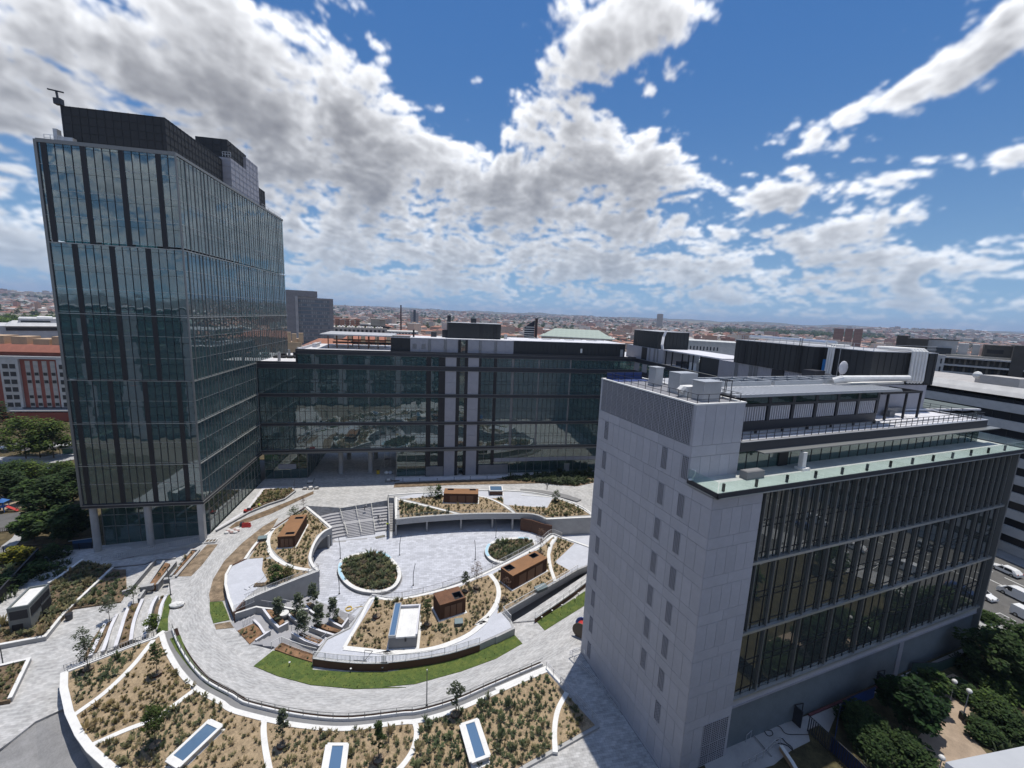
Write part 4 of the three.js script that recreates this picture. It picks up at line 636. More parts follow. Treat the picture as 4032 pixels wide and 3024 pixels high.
{
const Y=(h,leaves,r,seed,pal=LP.young,extra={})=>({h,r,base:0.42,leaves,size:0.13,pal,seed,th:0.05,n:14,clump:0.4,ring:true,...extra});
const at=([x,z],y)=>[x,y,z];
tree('young_tree','thin young tree on the mound beside the stepped planters',at([-44.87,-59.59],0.36),Y(5.0,420,1.0,1,LP.sage));
tree('young_tree','slender young tree at the top of the mound by its narrow tip',at([-35.57,-57.44],0.36),Y(4.9,420,0.85,2,LP.young));
tree('young_tree','leafiest green young tree, standing by a white path on the mound',at([-29.94,-46.93],0.36),Y(5.3,950,1.25,3,[[0.055,0.085,0.02],[0.075,0.11,0.025],[0.04,0.065,0.016]]));
tree('young_tree','tall thin young tree on the mound in front of the lawn',at([-16.10,-44.89],0.36),Y(5.0,460,0.75,4,LP.sage,{shape:'cone'}));
tree('young_tree','young tree on the mound cut by the lower picture edge region',at([-5.18,-41.53],0.36),Y(5.2,460,0.75,5,LP.young,{shape:'cone'}));
tree('young_tree','pale leaved young tree on the mound above the broad white rooflight',at([3.61,-45.69],0.36),Y(4.8,520,0.9,6,LP.sage));
tree('young_tree','small young tree by the corner of the front island kerb',at([-7.95,-63.62],1.3),Y(3.6,260,0.55,7,LP.young,{shape:'cone'}));
tree('young_tree','young tree between the white skylight box and the small square brown box',at([0.07,-60.75],1.3),Y(4.6,380,0.75,8));
tree('young_tree','bare pinkish young tree at the inner rim of the front island',at([8.71,-68.83],1.3),Y(5.2,520,1.2,9,[[0.28,0.22,0.19],[0.22,0.17,0.14]],{size:0.09}));
tree('young_tree','pale grey young tree beside the roof of the small square brown box',at([6.53,-68.08],1.3),Y(4.0,420,0.75,10,LP.sage));
tree('young_tree','dark young tree in front of the longest brown box',at([13.27,-65.18],1.3),Y(4.4,260,0.7,11,LP.rust,{size:0.09}));
tree('young_tree','rusty leaved young tree behind the longest brown box',at([23.06,-78.39],1.3),Y(5.6,480,1.1,12,LP.rust,{size:0.1}));
tree('young_tree','bare twiggy young tree at the tip of the island beside the tower',at([-29.85,-103.92],1.2),Y(3.4,200,0.9,13,LP.rust,{size:0.1,ring:false}));
tree('young_tree','twiggy bush on the far island beside the dark bush',at([0.44,-108.72],1.3),Y(3.0,420,1.5,14,LP.young,{base:0.1,ring:false}));
tree('garden_bush','dark dense bush beside the long brown box on the far island',at([2.68,-107.96],1.3),Y(3.2,900,1.4,15,LP.park,{base:0.05,ring:false,size:0.16}));
tree('garden_bush','lone dark bush at the rim of the far island',at([33.40,-102.20],1.3),Y(3.2,700,1.1,16,LP.young,{base:0.1,ring:false}));
tree('garden_bush','large dark green bush on the island beside the tower',at([-26.64,-75.29],1.3),Y(3.4,1100,1.35,17,LP.park,{base:0.02,ring:false,size:0.15}));
tree('garden_bush','low spreading olive bush beside the large dark bush on the tower side island',at([-25.06,-76.51],1.3),Y(1.9,600,1.3,18,[[0.09,0.10,0.03],[0.12,0.12,0.04]],{base:0.02,ring:false}));
tree('garden_bush','green bush at the outer edge of the tower side island above its brown box',at([-31.23,-101.61],1.3),Y(1.8,520,1.5,19,LP.young,{base:0.02,ring:false}));
tree('young_tree','sparse young tree on the lower path beside the stepped planters',at([-47.94,-63.30],-1.2),Y(5.2,420,1.1,20,LP.sage,{ring:false}));
tree('young_tree','sparse pale young tree by the dark bin and the stepped planters',at([-50.36,-71.94],-1.2),Y(4.2,420,1.1,21,LP.sage,{ring:false}));
tree('young_tree','sparse young tree by the low dark walls below the tower terrace',at([-48.72,-74.94],-0.8),Y(3.6,300,1.0,22,LP.young,{ring:false}));
tree('garden_bush','bright green bush at the narrow tip of the mound',at([-40.88,-66.15],-0.3),Y(3.4,700,1.1,23,LP.lime,{base:0.3,ring:false}));
}
// ---------- the ground: plain, garden level with its sunken square, lower level, park level ----------
const G={}; // outlines on the ground, [x, z] in metres
G.leftIsland=[[-29.58,-105.35],[-25.58,-99.87],[-21.35,-93.95],[-22.63,-92.19],[-23.27,-88.56],[-23.17,-84.84],[-22.66,-81.91],[-21.84,-79.99],[-20.89,-78.48],[-20.06,-77.63],[-22.87,-75.81],[-26.62,-73.11],[-29.94,-70.56],[-30.37,-67.84],[-32.63,-71.40],[-34.81,-75.41],[-35.97,-78.36],[-36.37,-81.35],[-34.61,-83.35],[-34.83,-83.93],[-33.88,-94.85],[-32.05,-99.64]];
G.frontIsland=[[-15.70,-56.48],[-14.73,-59.84],[-11.81,-61.76],[-10.82,-65.05],[-9.43,-69.32],[-5.14,-67.90],[-2.46,-68.26],[1.21,-69.21],[5.08,-70.74],[9.23,-72.69],[14.01,-75.60],[18.82,-78.86],[23.88,-82.47],[27.73,-85.94],[29.51,-84.09],[34.24,-79.52],[36.69,-76.32],[35.00,-74.55],[29.02,-72.02],[12.36,-61.97],[13.26,-59.84],[13.46,-58.26],[10.35,-56.87],[7.75,-55.80],[3.27,-54.68],[-1.59,-54.26],[-6.29,-54.23],[-5.28,-54.13],[-9.06,-54.67],[-12.91,-55.61]];
G.topIsland=[[-7.51,-96.51],[-3.58,-97.01],[4.03,-97.47],[9.25,-97.49],[14.52,-97.17],[21.16,-96.49],[25.12,-95.84],[27.01,-94.62],[28.17,-92.82],[39.83,-92.59],[40.57,-93.77],[39.80,-97.43],[38.04,-100.78],[34.49,-104.81],[29.56,-108.09],[25.27,-109.58],[20.56,-110.60],[16.68,-111.10],[13.55,-111.53],[3.91,-111.26],[-4.13,-111.02],[-10.39,-110.58],[-10.25,-109.08],[-8.39,-108.71]];
G.hole=[[-30.55,-108.87],[-21.43,-106.74],[-10.77,-110.11],[-11.09,-113.55],[-4.24,-114.04],[4.02,-114.44],[13.92,-114.58],[21.11,-113.62],[25.96,-112.57],[30.36,-111.04],[35.42,-107.66],[39.06,-103.51],[40.87,-100.07],[41.90,-96.16],[43.19,-88.69],[37.85,-76.54],[32.18,-73.05],[13.64,-60.81],[13.76,-59.32],[10.54,-57.84],[7.90,-56.76],[3.33,-55.59],[-1.62,-55.15],[-6.40,-55.11],[-5.36,-54.95],[-9.20,-55.46],[-13.12,-56.51],[-15.93,-57.41],[-16.15,-57.68],[-21.31,-60.94],[-22.47,-60.40],[-25.92,-61.95],[-29.02,-65.13],[-30.19,-67.16],[-31.32,-69.28],[-33.10,-72.56],[-35.47,-76.93],[-36.79,-80.28],[-37.21,-83.35],[-35.61,-85.80],[-34.88,-97.69]];
G.ringIn=curve([[41.63,-95.48],[40.29,-101.80],[35.86,-109.13],[29.32,-113.32],[17.03,-115.75],[4.06,-115.78],[-10.76,-114.58],[-31.12,-110.80],[-35.33,-103.28],[-37.31,-99.55],[-38.88,-92.68],[-39.50,-85.89],[-38.85,-79.56],[-37.53,-75.12],[-34.83,-69.88],[-32.45,-65.94],[-32.01,-65.26],[-28.08,-60.97],[-23.84,-57.47],[-19.98,-55.24],[-15.20,-53.12],[-9.32,-51.66],[-2.69,-50.99],[-1.49,-51.36],[4.84,-52.89],[14.44,-56.31],[18.71,-58.51],[27.13,-63.31],[32.46,-66.73]],160);
G.ringOut=curve([[47.99,-101.04],[46.78,-108.10],[37.42,-114.31],[30.08,-116.56],[17.39,-118.49],[4.12,-118.07],[-11.03,-117.52],[-34.02,-115.71],[-37.20,-108.33],[-39.89,-102.95],[-43.32,-95.88],[-42.74,-87.42],[-42.49,-80.71],[-43.08,-75.51],[-41.79,-71.51],[-39.33,-66.81],[-38.40,-65.44],[-34.81,-61.90],[-31.68,-58.43],[-28.28,-55.18],[-25.12,-53.11],[-22.48,-51.72],[-18.27,-49.93],[-12.68,-48.27],[-7.32,-47.46],[-2.50,-47.41],[-0.07,-47.83],[4.55,-48.78],[9.42,-50.41],[17.33,-52.78],[21.41,-54.40],[24.27,-56.12],[27.51,-57.42]],160);
G.moundOut=[[-47.62,-59.59],[-44.86,-61.46],[-42.48,-63.17],[-39.80,-64.79],[-39.30,-65.94],[-37.15,-62.96],[-33.16,-58.32],[-29.43,-54.82],[-24.42,-51.50],[-23.96,-51.03],[-19.76,-49.17],[-15.00,-47.47],[-9.70,-46.24],[-2.42,-46.00],[-1.30,-45.88],[3.67,-46.69],[9.12,-48.50],[16.81,-50.98],[18.04,-48.28],[19.52,-44.98],[21.07,-41.59],[11.22,-38.35],[7.38,-36.95],[2.48,-36.20],[-3.26,-36.59],[-8.15,-37.96],[-15.08,-40.09],[-29.64,-42.88],[-33.00,-45.01],[-36.67,-47.62],[-39.23,-49.80],[-42.39,-52.93],[-45.68,-56.78]];
G.gardenEdge=[[-46.06,-92.83],[-47.47,-90.07],[-47.03,-83.93],[-46.10,-80.41],[-44.21,-75.66],[-43.16,-72.92],[-41.99,-69.76],[-40.96,-67.03],[-39.57,-66.04]];
{
structure('ground',new MB().prism([[-20000,3000],[20000,3000],[20000,-26000],[-20000,-26000]],-9,-6),std({color:lin(0.19,0.165,0.13),roughness:1}),'the plain the city stands on');
const garden=[[-46.9,-240],[-46.9,-95],...G.gardenEdge,...[[-37.58,-63.36],[-32.35,-57.35]],[-20,-43],[-12,-22],[30,-8],...[[45,-30],[62,-40],[96,-52],[96,-240]]];
structure('garden_pavement',new MB().prism(garden,-6,0,[G.hole]),M.paver,'grey stone pavement around the garden islands');
structure('sunken_square_ground',new MB().prism(offset(G.hole,0.4,true).every(Boolean)&&((b)=>[[b[0] - 0.5,b[2] - 0.5],[b[1],b[2] - 0.5],[b[1],b[3]+0.5],[b[0] - 0.5,b[3]+0.5]])(box2(G.hole)),-5,-3.03),M.plaza,'floor of the sunken square');
structure('ring_path',new MB().strip(G.ringIn,G.ringOut,-0.2,0.012),M.paver,'curved grey stone path ringing the garden islands');
structure('service_road',new MB().prism([[-60,-158],[100,-158],[100,-172],[-60,-172]],-1,0.01),M.asphalt,'street beyond the open passage');
// slabs of the sunken square: the nearest are single pieces, those farther off are joined
const sq=structure('square_pavement',new MB().prism([[-29.46,-76.76],[-29.09,-78.85],[-22.35,-82.65],[-22.05,-85.15],[-25.33,-91.94],[-22.09,-97.48],[-20.82,-95.90],[-7.56,-97.31],[-7.25,-96.28],[6.75,-98.05],[22.41,-96.32],[27.47,-93.38],[27.86,-91.80],[24.41,-89.74],[14.92,-81.75],[5.51,-76.69],[-2.67,-74.01],[-8.44,-73.55],[-10.40,-74.67],[-14.04,-69.03],[-19.92,-74.08]],-3.2,-3.02),std({color:lin(0.30,0.30,0.31),roughness:0.9}),'pale stone paving of the sunken square');
const out=[[-22.96,-75.61],[-22.17,-81.93],[-21.76,-84.38],[-25.22,-91.51],[-22.04,-95.11],[-7.54,-97.06],[-7.25,-96.28],[6.75,-98.05],[22.41,-96.32],[27.47,-93.38],[27.86,-91.80],[24.41,-89.74],[14.86,-81.36],[5.49,-76.35],[-2.66,-73.85],[-8.42,-73.40],[-10.36,-74.35],[-14.96,-69.15],[-18.33,-72.11]];
const b=box2(out),r=rng(5),spots=[];
for(let j=0,z=b[2];z<b[3];z+=0.62,j++)for(let x=b[0]+(j & 1)*0.5;x<b[1];x+=1.02)if(inside(x,z,out))spots.push([x,z]);
spots.sort((p,q)=>q[1] - p[1]);
const tones=[0.88,0.96,1.03,1.1].map((k)=>std({color:lin(0.52*k,0.535*k,0.585*k),map:T.plaza,roughness:0.75})),pg=new MB().box(-0.495,0.495,0,0.024,-0.295,0.295).geo(),rest=tones.map(()=>new MB());
spots.forEach(([x,z],i)=>{const k=(r()*4)| 0,y=-3.02+r()*0.006;if(i<300){const m=new THREE.Mesh(pg,tones[k]);m.name='paving_slab';m.position.set(x,y,z);sq.add(m);}else rest[k].box(x - 0.495,x+0.495,y,y+0.024,z - 0.295,z+0.295);});
rest.forEach((mb,k)=>part(sq,'paving_slab',mb,tones[k],{stuff:true,base:[0,0,0]}));
}
// ---------- planting ----------
const tuftGeo=(blades,h,w,seed,lean)=>{const mb=new MB(),r=rng(seed);for(let i=0;i<blades;i++){const a=r()*6.283,l=lean*(0.4+r()*0.8),hh=h*(0.6+r()*0.6),s=w*(0.7+r()*0.6),x=Math.sin(a)*0.05,z=Math.cos(a)*0.05,tx=x+Math.sin(a)*l,tz=z+Math.cos(a)*l,px=Math.cos(a)*s,pz=-Math.sin(a)*s;mb.quad([x - px,0,z - pz],[x+px,0,z+pz],[lerp(x,tx,0.55)+px*1.1,hh*0.7,lerp(z,tz,0.55)+pz*1.1],[lerp(x,tx,0.55)- px*1.1,hh*0.7,lerp(z,tz,0.55)- pz*1.1]);mb.tri([lerp(x,tx,0.55)- px*1.1,hh*0.7,lerp(z,tz,0.55)- pz*1.1],[lerp(x,tx,0.55)+px*1.1,hh*0.7,lerp(z,tz,0.55)+pz*1.1],[tx,hh*0.95,tz]);}return mb.geo();};
const TUFT=[tuftGeo(18,0.27,0.035,3,0.27),tuftGeo(15,0.21,0.042,9,0.30),tuftGeo(24,0.36,0.028,15,0.26),tuftGeo(30,0.20,0.05,21,0.19)];
const tuftMat=new THREE.MeshPhysicalMaterial({color:0xffffff,roughness:0.9,transmission:0.25,thickness:0,side:THREE.DoubleSide});
function plants(poly,y,perM2,pal,seed,size=1,holes=[],jit=1.15,parent){
const b=box2(poly),r=rng(seed),s=Math.sqrt(1/perM2),list=TUFT.map(()=>[]),Y=typeof y==='function'?y:()=>y;
for(let z=b[2],j=0;z<b[3];z+=s,j++)for(let x=b[0]+(j & 1)*s/2;x<b[1];x+=s){
const px=x+(r()- 0.5)*s*jit,pz=z+(r()- 0.5)*s*jit,v=r(),cl=noise2(px*0.16+seed,pz*0.16);if(v>0.9+cl*0.3||!inside(px,pz,poly)||edgeDist(px,pz,poly)<0.22||holes.some((h)=>inside(px,pz,h)))continue;
list[(r()*4)| 0].push([px,Y(px,pz),pz,r()*6.28,size*(0.5+0.85*r()+(r()<0.05?0.9:0)+0.25*cl),pal[Math.min(pal.length - 1,Math.floor(clamp(r()*0.75+0.25*(cl+0.5))*pal.length))],0.75+r()*0.5]);
}
const q=new THREE.Object3D(),c=new THREE.Color();
list.forEach((L,k)=>{if(!L.length)return;const im=new THREE.InstancedMesh(TUFT[k],tuftMat,L.length);im.name=numbered('ground_cover_plants');im.userData={kind:'stuff',label:'low tufts of grass and young plants in a garden bed'};
L.forEach(([x,yy,z,a,sc,col,t],i)=>{q.position.set(x,yy,z);q.rotation.set(0,a,0);q.scale.set(sc,sc*(0.8+0.4*t),sc);q.updateMatrix();im.setMatrixAt(i,q.matrix);im.setColorAt(i,c.setRGB(col[0]*t,col[1]*t,col[2]*t));});(parent??scene).add(im);});
}
const PAL={dry:[[0.27,0.205,0.10],[0.22,0.185,0.085],[0.15,0.145,0.06],[0.08,0.10,0.038]],green:[[0.075,0.10,0.034],[0.10,0.12,0.045],[0.055,0.08,0.028],[0.20,0.17,0.08]],olive:[[0.19,0.165,0.06],[0.14,0.14,0.05],[0.10,0.115,0.038],[0.25,0.195,0.09]],dark:[[0.045,0.07,0.02],[0.065,0.09,0.028],[0.032,0.05,0.015]],mix:[[0.06,0.085,0.03],[0.09,0.105,0.04],[0.045,0.065,0.02],[0.15,0.115,0.07],[0.10,0.12,0.06]],gold:[[0.22,0.165,0.06],[0.17,0.135,0.05],[0.12,0.115,0.04],[0.24,0.18,0.075]]};
let bedNo=0;
function bed(poly,y,mat,perM2,pal,size,holes=[]){structure('planting_bed_ground',new MB().prism(poly,typeof y==='function'?(x,z)=>y(x,z)- 0.2:y - 0.2,y),mat,'mulched bed of young plants');plants(poly,y,perM2,pal,100+bedNo++,size,holes);}
function ribbonPath(pts,w,y,mat,name,label,n=24){const c=curve(pts,n);return structure(name,new MB().strip(offset(c,w/2),offset(c,-w/2),y - 0.3,y),mat,label);}
// railing along a path: posts, rails and upright bars
function railing(label,path,y,h,o={}){
const Y=typeof y==='function'?y:()=>y,[bx,bz]=path[Math.floor(path.length/2)],t=thing('railing',label,'railing',[bx,Y(bx,bz),bz],o.group),P3=(p,k)=>[p[0],Y(p[0],p[1])+k,p[1]];
part(t,'top_rail',new MB().bars(path.map((p)=>P3(p,h)),o.w??0.06,0.05),o.mat??M.rail);
const low=new MB();for(const k of o.rails??[0.1])low.bars(path.map((p)=>P3(p,k)),0.04);part(t,'lower_rail',low,o.mat??M.rail);
const posts=new MB(),bars=new MB();for(const [x,z] of along(path,o.post??1.8))posts.box(x - 0.03,x+0.03,Y(x,z),Y(x,z)+h,z - 0.03,z+0.03);part(t,'post',posts,o.mat??M.rail,{stuff:true});
if(o.bars){for(const [x,z,a] of along(path,o.bars))bars.obox(x,Y(x,z)+0.1,z,0.05,h - 0.12,0.016,a+Math.PI/2+0.5);part(t,'baluster',bars,o.mat??M.rail,{stuff:true});}
return t;
}
const wallThing=(label,path,th,y0,y1,mat,o={})=>{const [bx,bz]=path[Math.floor(path.length/2)],b=[bx,0,bz],t=thing('garden_wall',label,'wall',b,o.group);part(t,'wall',new MB().wall(path,th,y0,typeof y1==='function'?(x,z)=>y1(x,z)- 0.1:y1 - 0.1),mat);part(t,'coping',new MB().wall(path,th+0.06,typeof y1==='function'?(x,z)=>y1(x,z)- 0.1:y1 - 0.1,y1),o.cap??M.white);return t;};
// ---------- islands: a raised deck over the sunken square, coping, walls, paving ----------
{
const DK=1.2;
const island=(name,label,outline,under)=>{const b=box2(outline),t=thing(name,label,'garden terrace',[(b[0]+b[1])/2,0,(b[2]+b[3])/2]);return t;};
// left island
const L=island('garden_island','raised garden island on the side of the glass tower, with one long brown box',G.leftIsland);
part(L,'deck',new MB().prism(G.leftIsland,-0.1,DK,[],true),M.concrete);
const lc=G.leftIsland,seg=(a,b)=>lc.slice(a,b+1);
part(L,'edge_wall',new MB().wall([...lc.slice(12,23),lc[0]],0.3,-3,DK+0.14),M.cortenPlain);
part(L,'fascia',new MB().wall(curve(seg(2,9),30),0.35,-0.1,DK+0.15),M.concrete);
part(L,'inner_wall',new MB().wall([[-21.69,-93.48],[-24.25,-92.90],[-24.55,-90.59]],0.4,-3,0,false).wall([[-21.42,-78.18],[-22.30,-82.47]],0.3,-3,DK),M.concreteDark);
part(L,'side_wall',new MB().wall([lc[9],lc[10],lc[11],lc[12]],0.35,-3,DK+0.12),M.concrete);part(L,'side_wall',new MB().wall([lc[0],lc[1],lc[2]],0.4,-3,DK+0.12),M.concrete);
part(L,'coping',new MB().wall(curve([lc[2],...seg(3,9)],36),0.5,DK+0.15,DK+0.24).wall([lc[9],lc[10],lc[11],lc[12]],0.5,DK+0.12,DK+0.22).wall([lc[0],lc[1],lc[2]],0.55,DK+0.12,DK+0.22).wall(lc.slice(13,18),0.4,DK+0.14,DK+0.22),M.white);
part(L,'support_pier',new MB().wall([[-21.79,-93.72],[-21.77,-92.83]],0.35,-3,0),M.concrete);
const lPave=[[-36.18,-80.88],[-34.54,-83.16],[-31.60,-83.43],[-30.38,-79.31],[-28.22,-75.79],[-29.00,-74.06],[-30.06,-71.07],[-30.53,-68.24],[-32.54,-71.39],[-34.66,-75.39],[-35.69,-78.00]];
structure('island_pavement',new MB().prism(lPave,DK - 0.1,DK+0.05),M.plaza,'pale paving on the garden island beside the tower');
const lb1=[[-33.33,-94.18],[-31.60,-98.92],[-29.43,-104.16],[-25.62,-99.07],[-22.01,-93.88],[-23.72,-91.26],[-23.65,-86.71],[-23.32,-82.73],[-22.34,-79.70],[-21.43,-78.37],[-23.81,-79.18],[-26.70,-81.30],[-29.35,-84.21],[-31.43,-87.21],[-32.92,-90.75]],lb2=[[-34.09,-83.47],[-34.44,-89.21],[-33.67,-91.71],[-31.70,-86.84],[-30.36,-84.33],[-30.84,-83.45]],lb3=[[-31.44,-82.97],[-29.64,-82.75],[-27.26,-80.66],[-24.38,-78.57],[-21.54,-77.71],[-26.01,-74.43],[-28.50,-74.60],[-28.33,-76.12],[-30.34,-79.31]];
const box1=[[-30.5,-86.2],[-26.4,-86.2],[-26.6,-96.2],[-30.5,-96.2]];
bed(lb1,DK+0.08,M.straw,2.6,PAL.olive,1.05,[box1]);bed(lb2,DK+0.07,M.straw,2.6,PAL.olive,1);bed(lb3,DK+0.07,M.straw,2.2,PAL.dry,1.1);
ribbonPath([[-33.54,-95.15],[-33.25,-91.22],[-31.80,-86.85],[-29.97,-83.72],[-27.37,-81.03],[-24.54,-79.10],[-21.39,-77.86]],0.75,DK+0.16,M.white,'garden_path','curved white path on the island beside the tower');
ribbonPath([[-34.76,-83.26],[-34.91,-87.22],[-34.76,-90.09],[-33.49,-94.67]],0.5,DK+0.16,M.white,'garden_path','white kerb path along the outer edge of the island beside the tower',8);
// top island
const To=island('garden_island','raised garden island on slim columns in front of the long glass building',G.topIsland),tc=G.topIsland;
part(To,'deck',new MB().prism(G.topIsland,-0.1,DK,[],true),M.concrete);
const fr=curve(tc.slice(0,9),40);
part(To,'fascia',new MB().wall(fr,0.35,-0.05,DK+0.15).wall([tc[8],tc[9]],0.4,-3,DK+0.12),M.concrete);
part(To,'coping',new MB().wall(fr,0.5,DK+0.15,DK+0.24).wall([tc[8],tc[9]],0.5,DK+0.12,DK+0.22).wall(curve(tc.slice(10,22),40),0.35,DK,DK+0.2).wall([tc[23],tc[24]??tc[23],tc[0]],0.45,DK+0.1,DK+0.24),M.white);
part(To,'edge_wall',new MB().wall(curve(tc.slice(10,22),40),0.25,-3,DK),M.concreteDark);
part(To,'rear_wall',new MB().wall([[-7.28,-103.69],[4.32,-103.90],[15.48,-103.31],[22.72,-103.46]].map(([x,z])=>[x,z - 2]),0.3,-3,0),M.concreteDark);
for(const [x,z] of [[-7.54,-96.81],[-0.33,-97.94],[7.95,-98.18],[15.77,-97.75],[20.69,-96.67]])part(To,'column',new MB().box(x - 0.2,x+0.2,-3,0,z - 0.5,z+0.1),M.concrete);
part(To,'rusty_wall',new MB().wall([[22.64,-96.13],[25.12,-94.95],[27.33,-92.88],[29.43,-91.62]],0.3,-3,0.2),M.cortenPlain);
const seam=new MB();for(const y of [-2.2,-1.4,-0.6])seam.wall([[22.64,-96.13],[25.12,-94.95],[27.33,-92.88],[29.43,-91.62]],0.32,y,y+0.03);part(To,'wall_seam',seam,M.black,{stuff:true});
structure('island_pavement',new MB().prism([[-4.11,-110.54],[3.90,-110.84],[13.49,-110.96],[20.46,-110.02],[25.15,-109.01],[34.05,-104.37],[31.62,-100.13],[30.40,-98.88],[20.44,-101.50],[19.39,-101.98],[19.76,-105.88],[15.73,-106.26],[9.91,-105.49],[3.27,-108.67],[-5.66,-107.92],[-8.16,-108.55]],DK - 0.1,DK+0.05),M.plaza,'pale paving on the far garden island');
const ub1=[[-7.63,-106.87],[-3.87,-104.29],[0.97,-101.37],[6.65,-97.88],[0.96,-97.80],[-6.72,-97.50]],ub2=[[-6.06,-107.82],[3.27,-108.67],[13.37,-107.17],[16.17,-105.21],[18.73,-101.42],[20.56,-96.89],[14.60,-97.74],[8.37,-97.98],[4.14,-100.75],[0.17,-103.58],[-3.11,-105.79]],ub3=[[16.83,-105.82],[19.78,-106.01],[19.06,-101.70]],ub4=[[20.57,-101.42],[30.12,-98.91],[33.01,-103.92],[35.65,-102.66],[38.67,-97.55],[39.93,-93.95],[32.87,-93.89],[28.57,-93.78],[27.42,-95.14],[25.26,-96.41],[21.65,-96.90]];
const box2f=[[3.4,-103],[13,-103],[13,-107.9],[3.4,-107.9]];
bed(ub1,DK+0.08,M.straw,2.4,PAL.green,1.25);bed(ub2,DK+0.08,M.straw,2.2,PAL.dry,1.1,[box2f]);bed(ub3,DK+0.08,M.straw,2.4,PAL.green,1.2);bed(ub4,DK+0.08,M.straw,2.4,PAL.olive,1.25);
ribbonPath([[-8.11,-107.89],[-3.89,-105.04],[0.97,-101.97],[7.54,-97.50]],0.55,DK+0.16,M.white,'garden_path','straight white path across the far garden island');
ribbonPath([[13.33,-107.58],[16.21,-105.54],[18.81,-101.91],[21.16,-96.49]],0.55,DK+0.16,M.white,'garden_path','curved white path beside the long brown box on the far island');
ribbonPath([[24.91,-107.11],[29.09,-106.22],[33.21,-104.59],[35.71,-102.85],[38.96,-97.52],[40.26,-93.92]],0.4,DK+0.16,M.white,'garden_path','white kerb along the outer rim of the far island');
structure('ramp_pavement',new MB().strip(curve([[25.87,-112.13],[31.70,-110.10],[36.45,-106.93],[40.09,-103.82]],20),curve([[26.18,-113.61],[32.20,-111.99],[37.72,-108.95],[41.72,-104.88]],20),-0.4,0.35),M.concreteDark,'dark ramp along the rim of the far island');
// front island
const Fr=island('garden_island','large raised garden island with a rusty outer wall and two brown boxes',G.frontIsland),fc=G.frontIsland;
part(Fr,'deck',new MB().prism(G.frontIsland,-0.1,DK,[],true),M.concrete);
const outer=curve([fc[0],...fc.slice(23).reverse()],40),inner=curve(fc.slice(4,15),44);
part(Fr,'rusty_wall',new MB().wall(outer,0.25,-1.2,DK+0.02),M.cortenPlain);
part(Fr,'inner_wall',new MB().wall(inner,0.3,-3,DK+0.1).wall([fc[14],fc[15],fc[16]],0.35,-3,DK+0.1),M.concreteDark);
part(Fr,'side_wall',new MB().wall(fc.slice(0,5),0.3,-3,DK+0.12),M.concrete);part(Fr,'side_wall',new MB().wall(fc.slice(19,23),0.3,-1,DK+0.05),M.concrete);
part(Fr,'coping',new MB().wall(inner,0.3,DK+0.1,DK+0.18).wall([fc[14],fc[15],fc[16]],0.5,DK+0.1,DK+0.2).wall(outer,0.3,DK+0.02,DK+0.1),M.white);
structure('island_pavement',new MB().prism(offset(G.frontIsland,0.3,true).map((p,i)=>inside(...p,G.frontIsland)?p:offset(G.frontIsland,-0.3,true)[i]),DK - 0.1,DK+0.04),M.plaza,'pale paving on the front garden island');
const fb1=[[-8.80,-68.12],[-7.52,-67.74],[-6.70,-67.58],[-2.44,-67.66],[0.84,-68.15],[5.79,-69.65],[9.10,-71.54],[11.30,-72.43],[12.11,-70.03],[12.14,-67.26],[11.33,-64.51],[9.86,-62.05],[7.86,-59.98],[9.19,-61.04],[6.25,-58.28],[3.37,-56.80],[-0.01,-56.00],[-3.28,-56.03],[-6.52,-56.32],[-4.93,-55.98],[-7.89,-56.78],[-11.55,-57.91],[-10.36,-62.30]],fb2=[[12.19,-72.65],[13.70,-73.67],[18.38,-76.75],[23.29,-80.17],[27.29,-84.34],[28.08,-84.48],[26.04,-81.34],[24.47,-77.78],[23.60,-73.33],[23.23,-69.10],[18.01,-65.76],[12.42,-62.35],[11.35,-61.85],[12.21,-64.67],[12.85,-67.17],[12.72,-70.11]],fb3=[[28.67,-84.18],[31.48,-81.37],[25.08,-74.99],[27.29,-71.80],[23.78,-69.52],[24.02,-73.28],[24.96,-77.72],[26.57,-81.28]];
const hs=[[[-5.9,-56.2],[-1.2,-56.2],[-1.2,-63],[-5.9,-63]],[[0.4,-61],[6.8,-61],[6.8,-66.5],[0.4,-66.5]],[[12.4,-67],[14.6,-66.6],[23.2,-71.8],[20.4,-76.3]],[[3.9,-59.2],[5.8,-59.2],[5.8,-61],[3.9,-61]]];
bed(fb1,DK+0.08,M.straw,2.5,PAL.dry,1.0,hs);bed(fb2,DK+0.08,M.straw,2.4,PAL.dry,0.95,hs);bed(fb3,DK+0.08,M.straw,2.4,PAL.olive,1.0);
ribbonPath([[11.56,-72.56],[12.41,-69.99],[12.47,-67.22],[11.66,-64.47],[10.10,-61.89],[7.92,-59.73],[9.63,-60.85],[6.76,-58.08],[3.69,-56.53],[0.32,-55.67],[-3.26,-55.69],[-6.49,-56.00],[-4.90,-55.68],[-7.86,-56.55],[-11.84,-57.69]],0.8,DK+0.14,M.white,'garden_path','long curved white path sweeping round the front garden island',40);
ribbonPath([[28.13,-84.48],[26.11,-81.34],[24.62,-77.76],[23.75,-73.31],[23.39,-68.92]],0.65,DK+0.14,M.white,'garden_path','short curved white path beside the longest brown box of the front island');
ribbonPath([[-11.84,-57.69],[-10.68,-62.34],[-9.08,-68.55],[-7.07,-67.84],[-6.00,-67.57],[-2.44,-67.86],[1.21,-68.74],[5.83,-70.20],[9.15,-72.03],[13.89,-74.89],[18.61,-77.89],[23.56,-81.20],[27.84,-85.21]],0.5,DK+0.13,M.white,'garden_path','white kerb along the inner rim of the front garden island',40);
railing('white railing along the rusty outer wall of the front island',outer.map((p)=>p),DK+0.08,1.05,{bars:0.19,mat:M.white});
railing('white railing along the inner rim of the front island above the square',inner,DK+0.1,1.05,{bars:0.24,mat:M.rail});
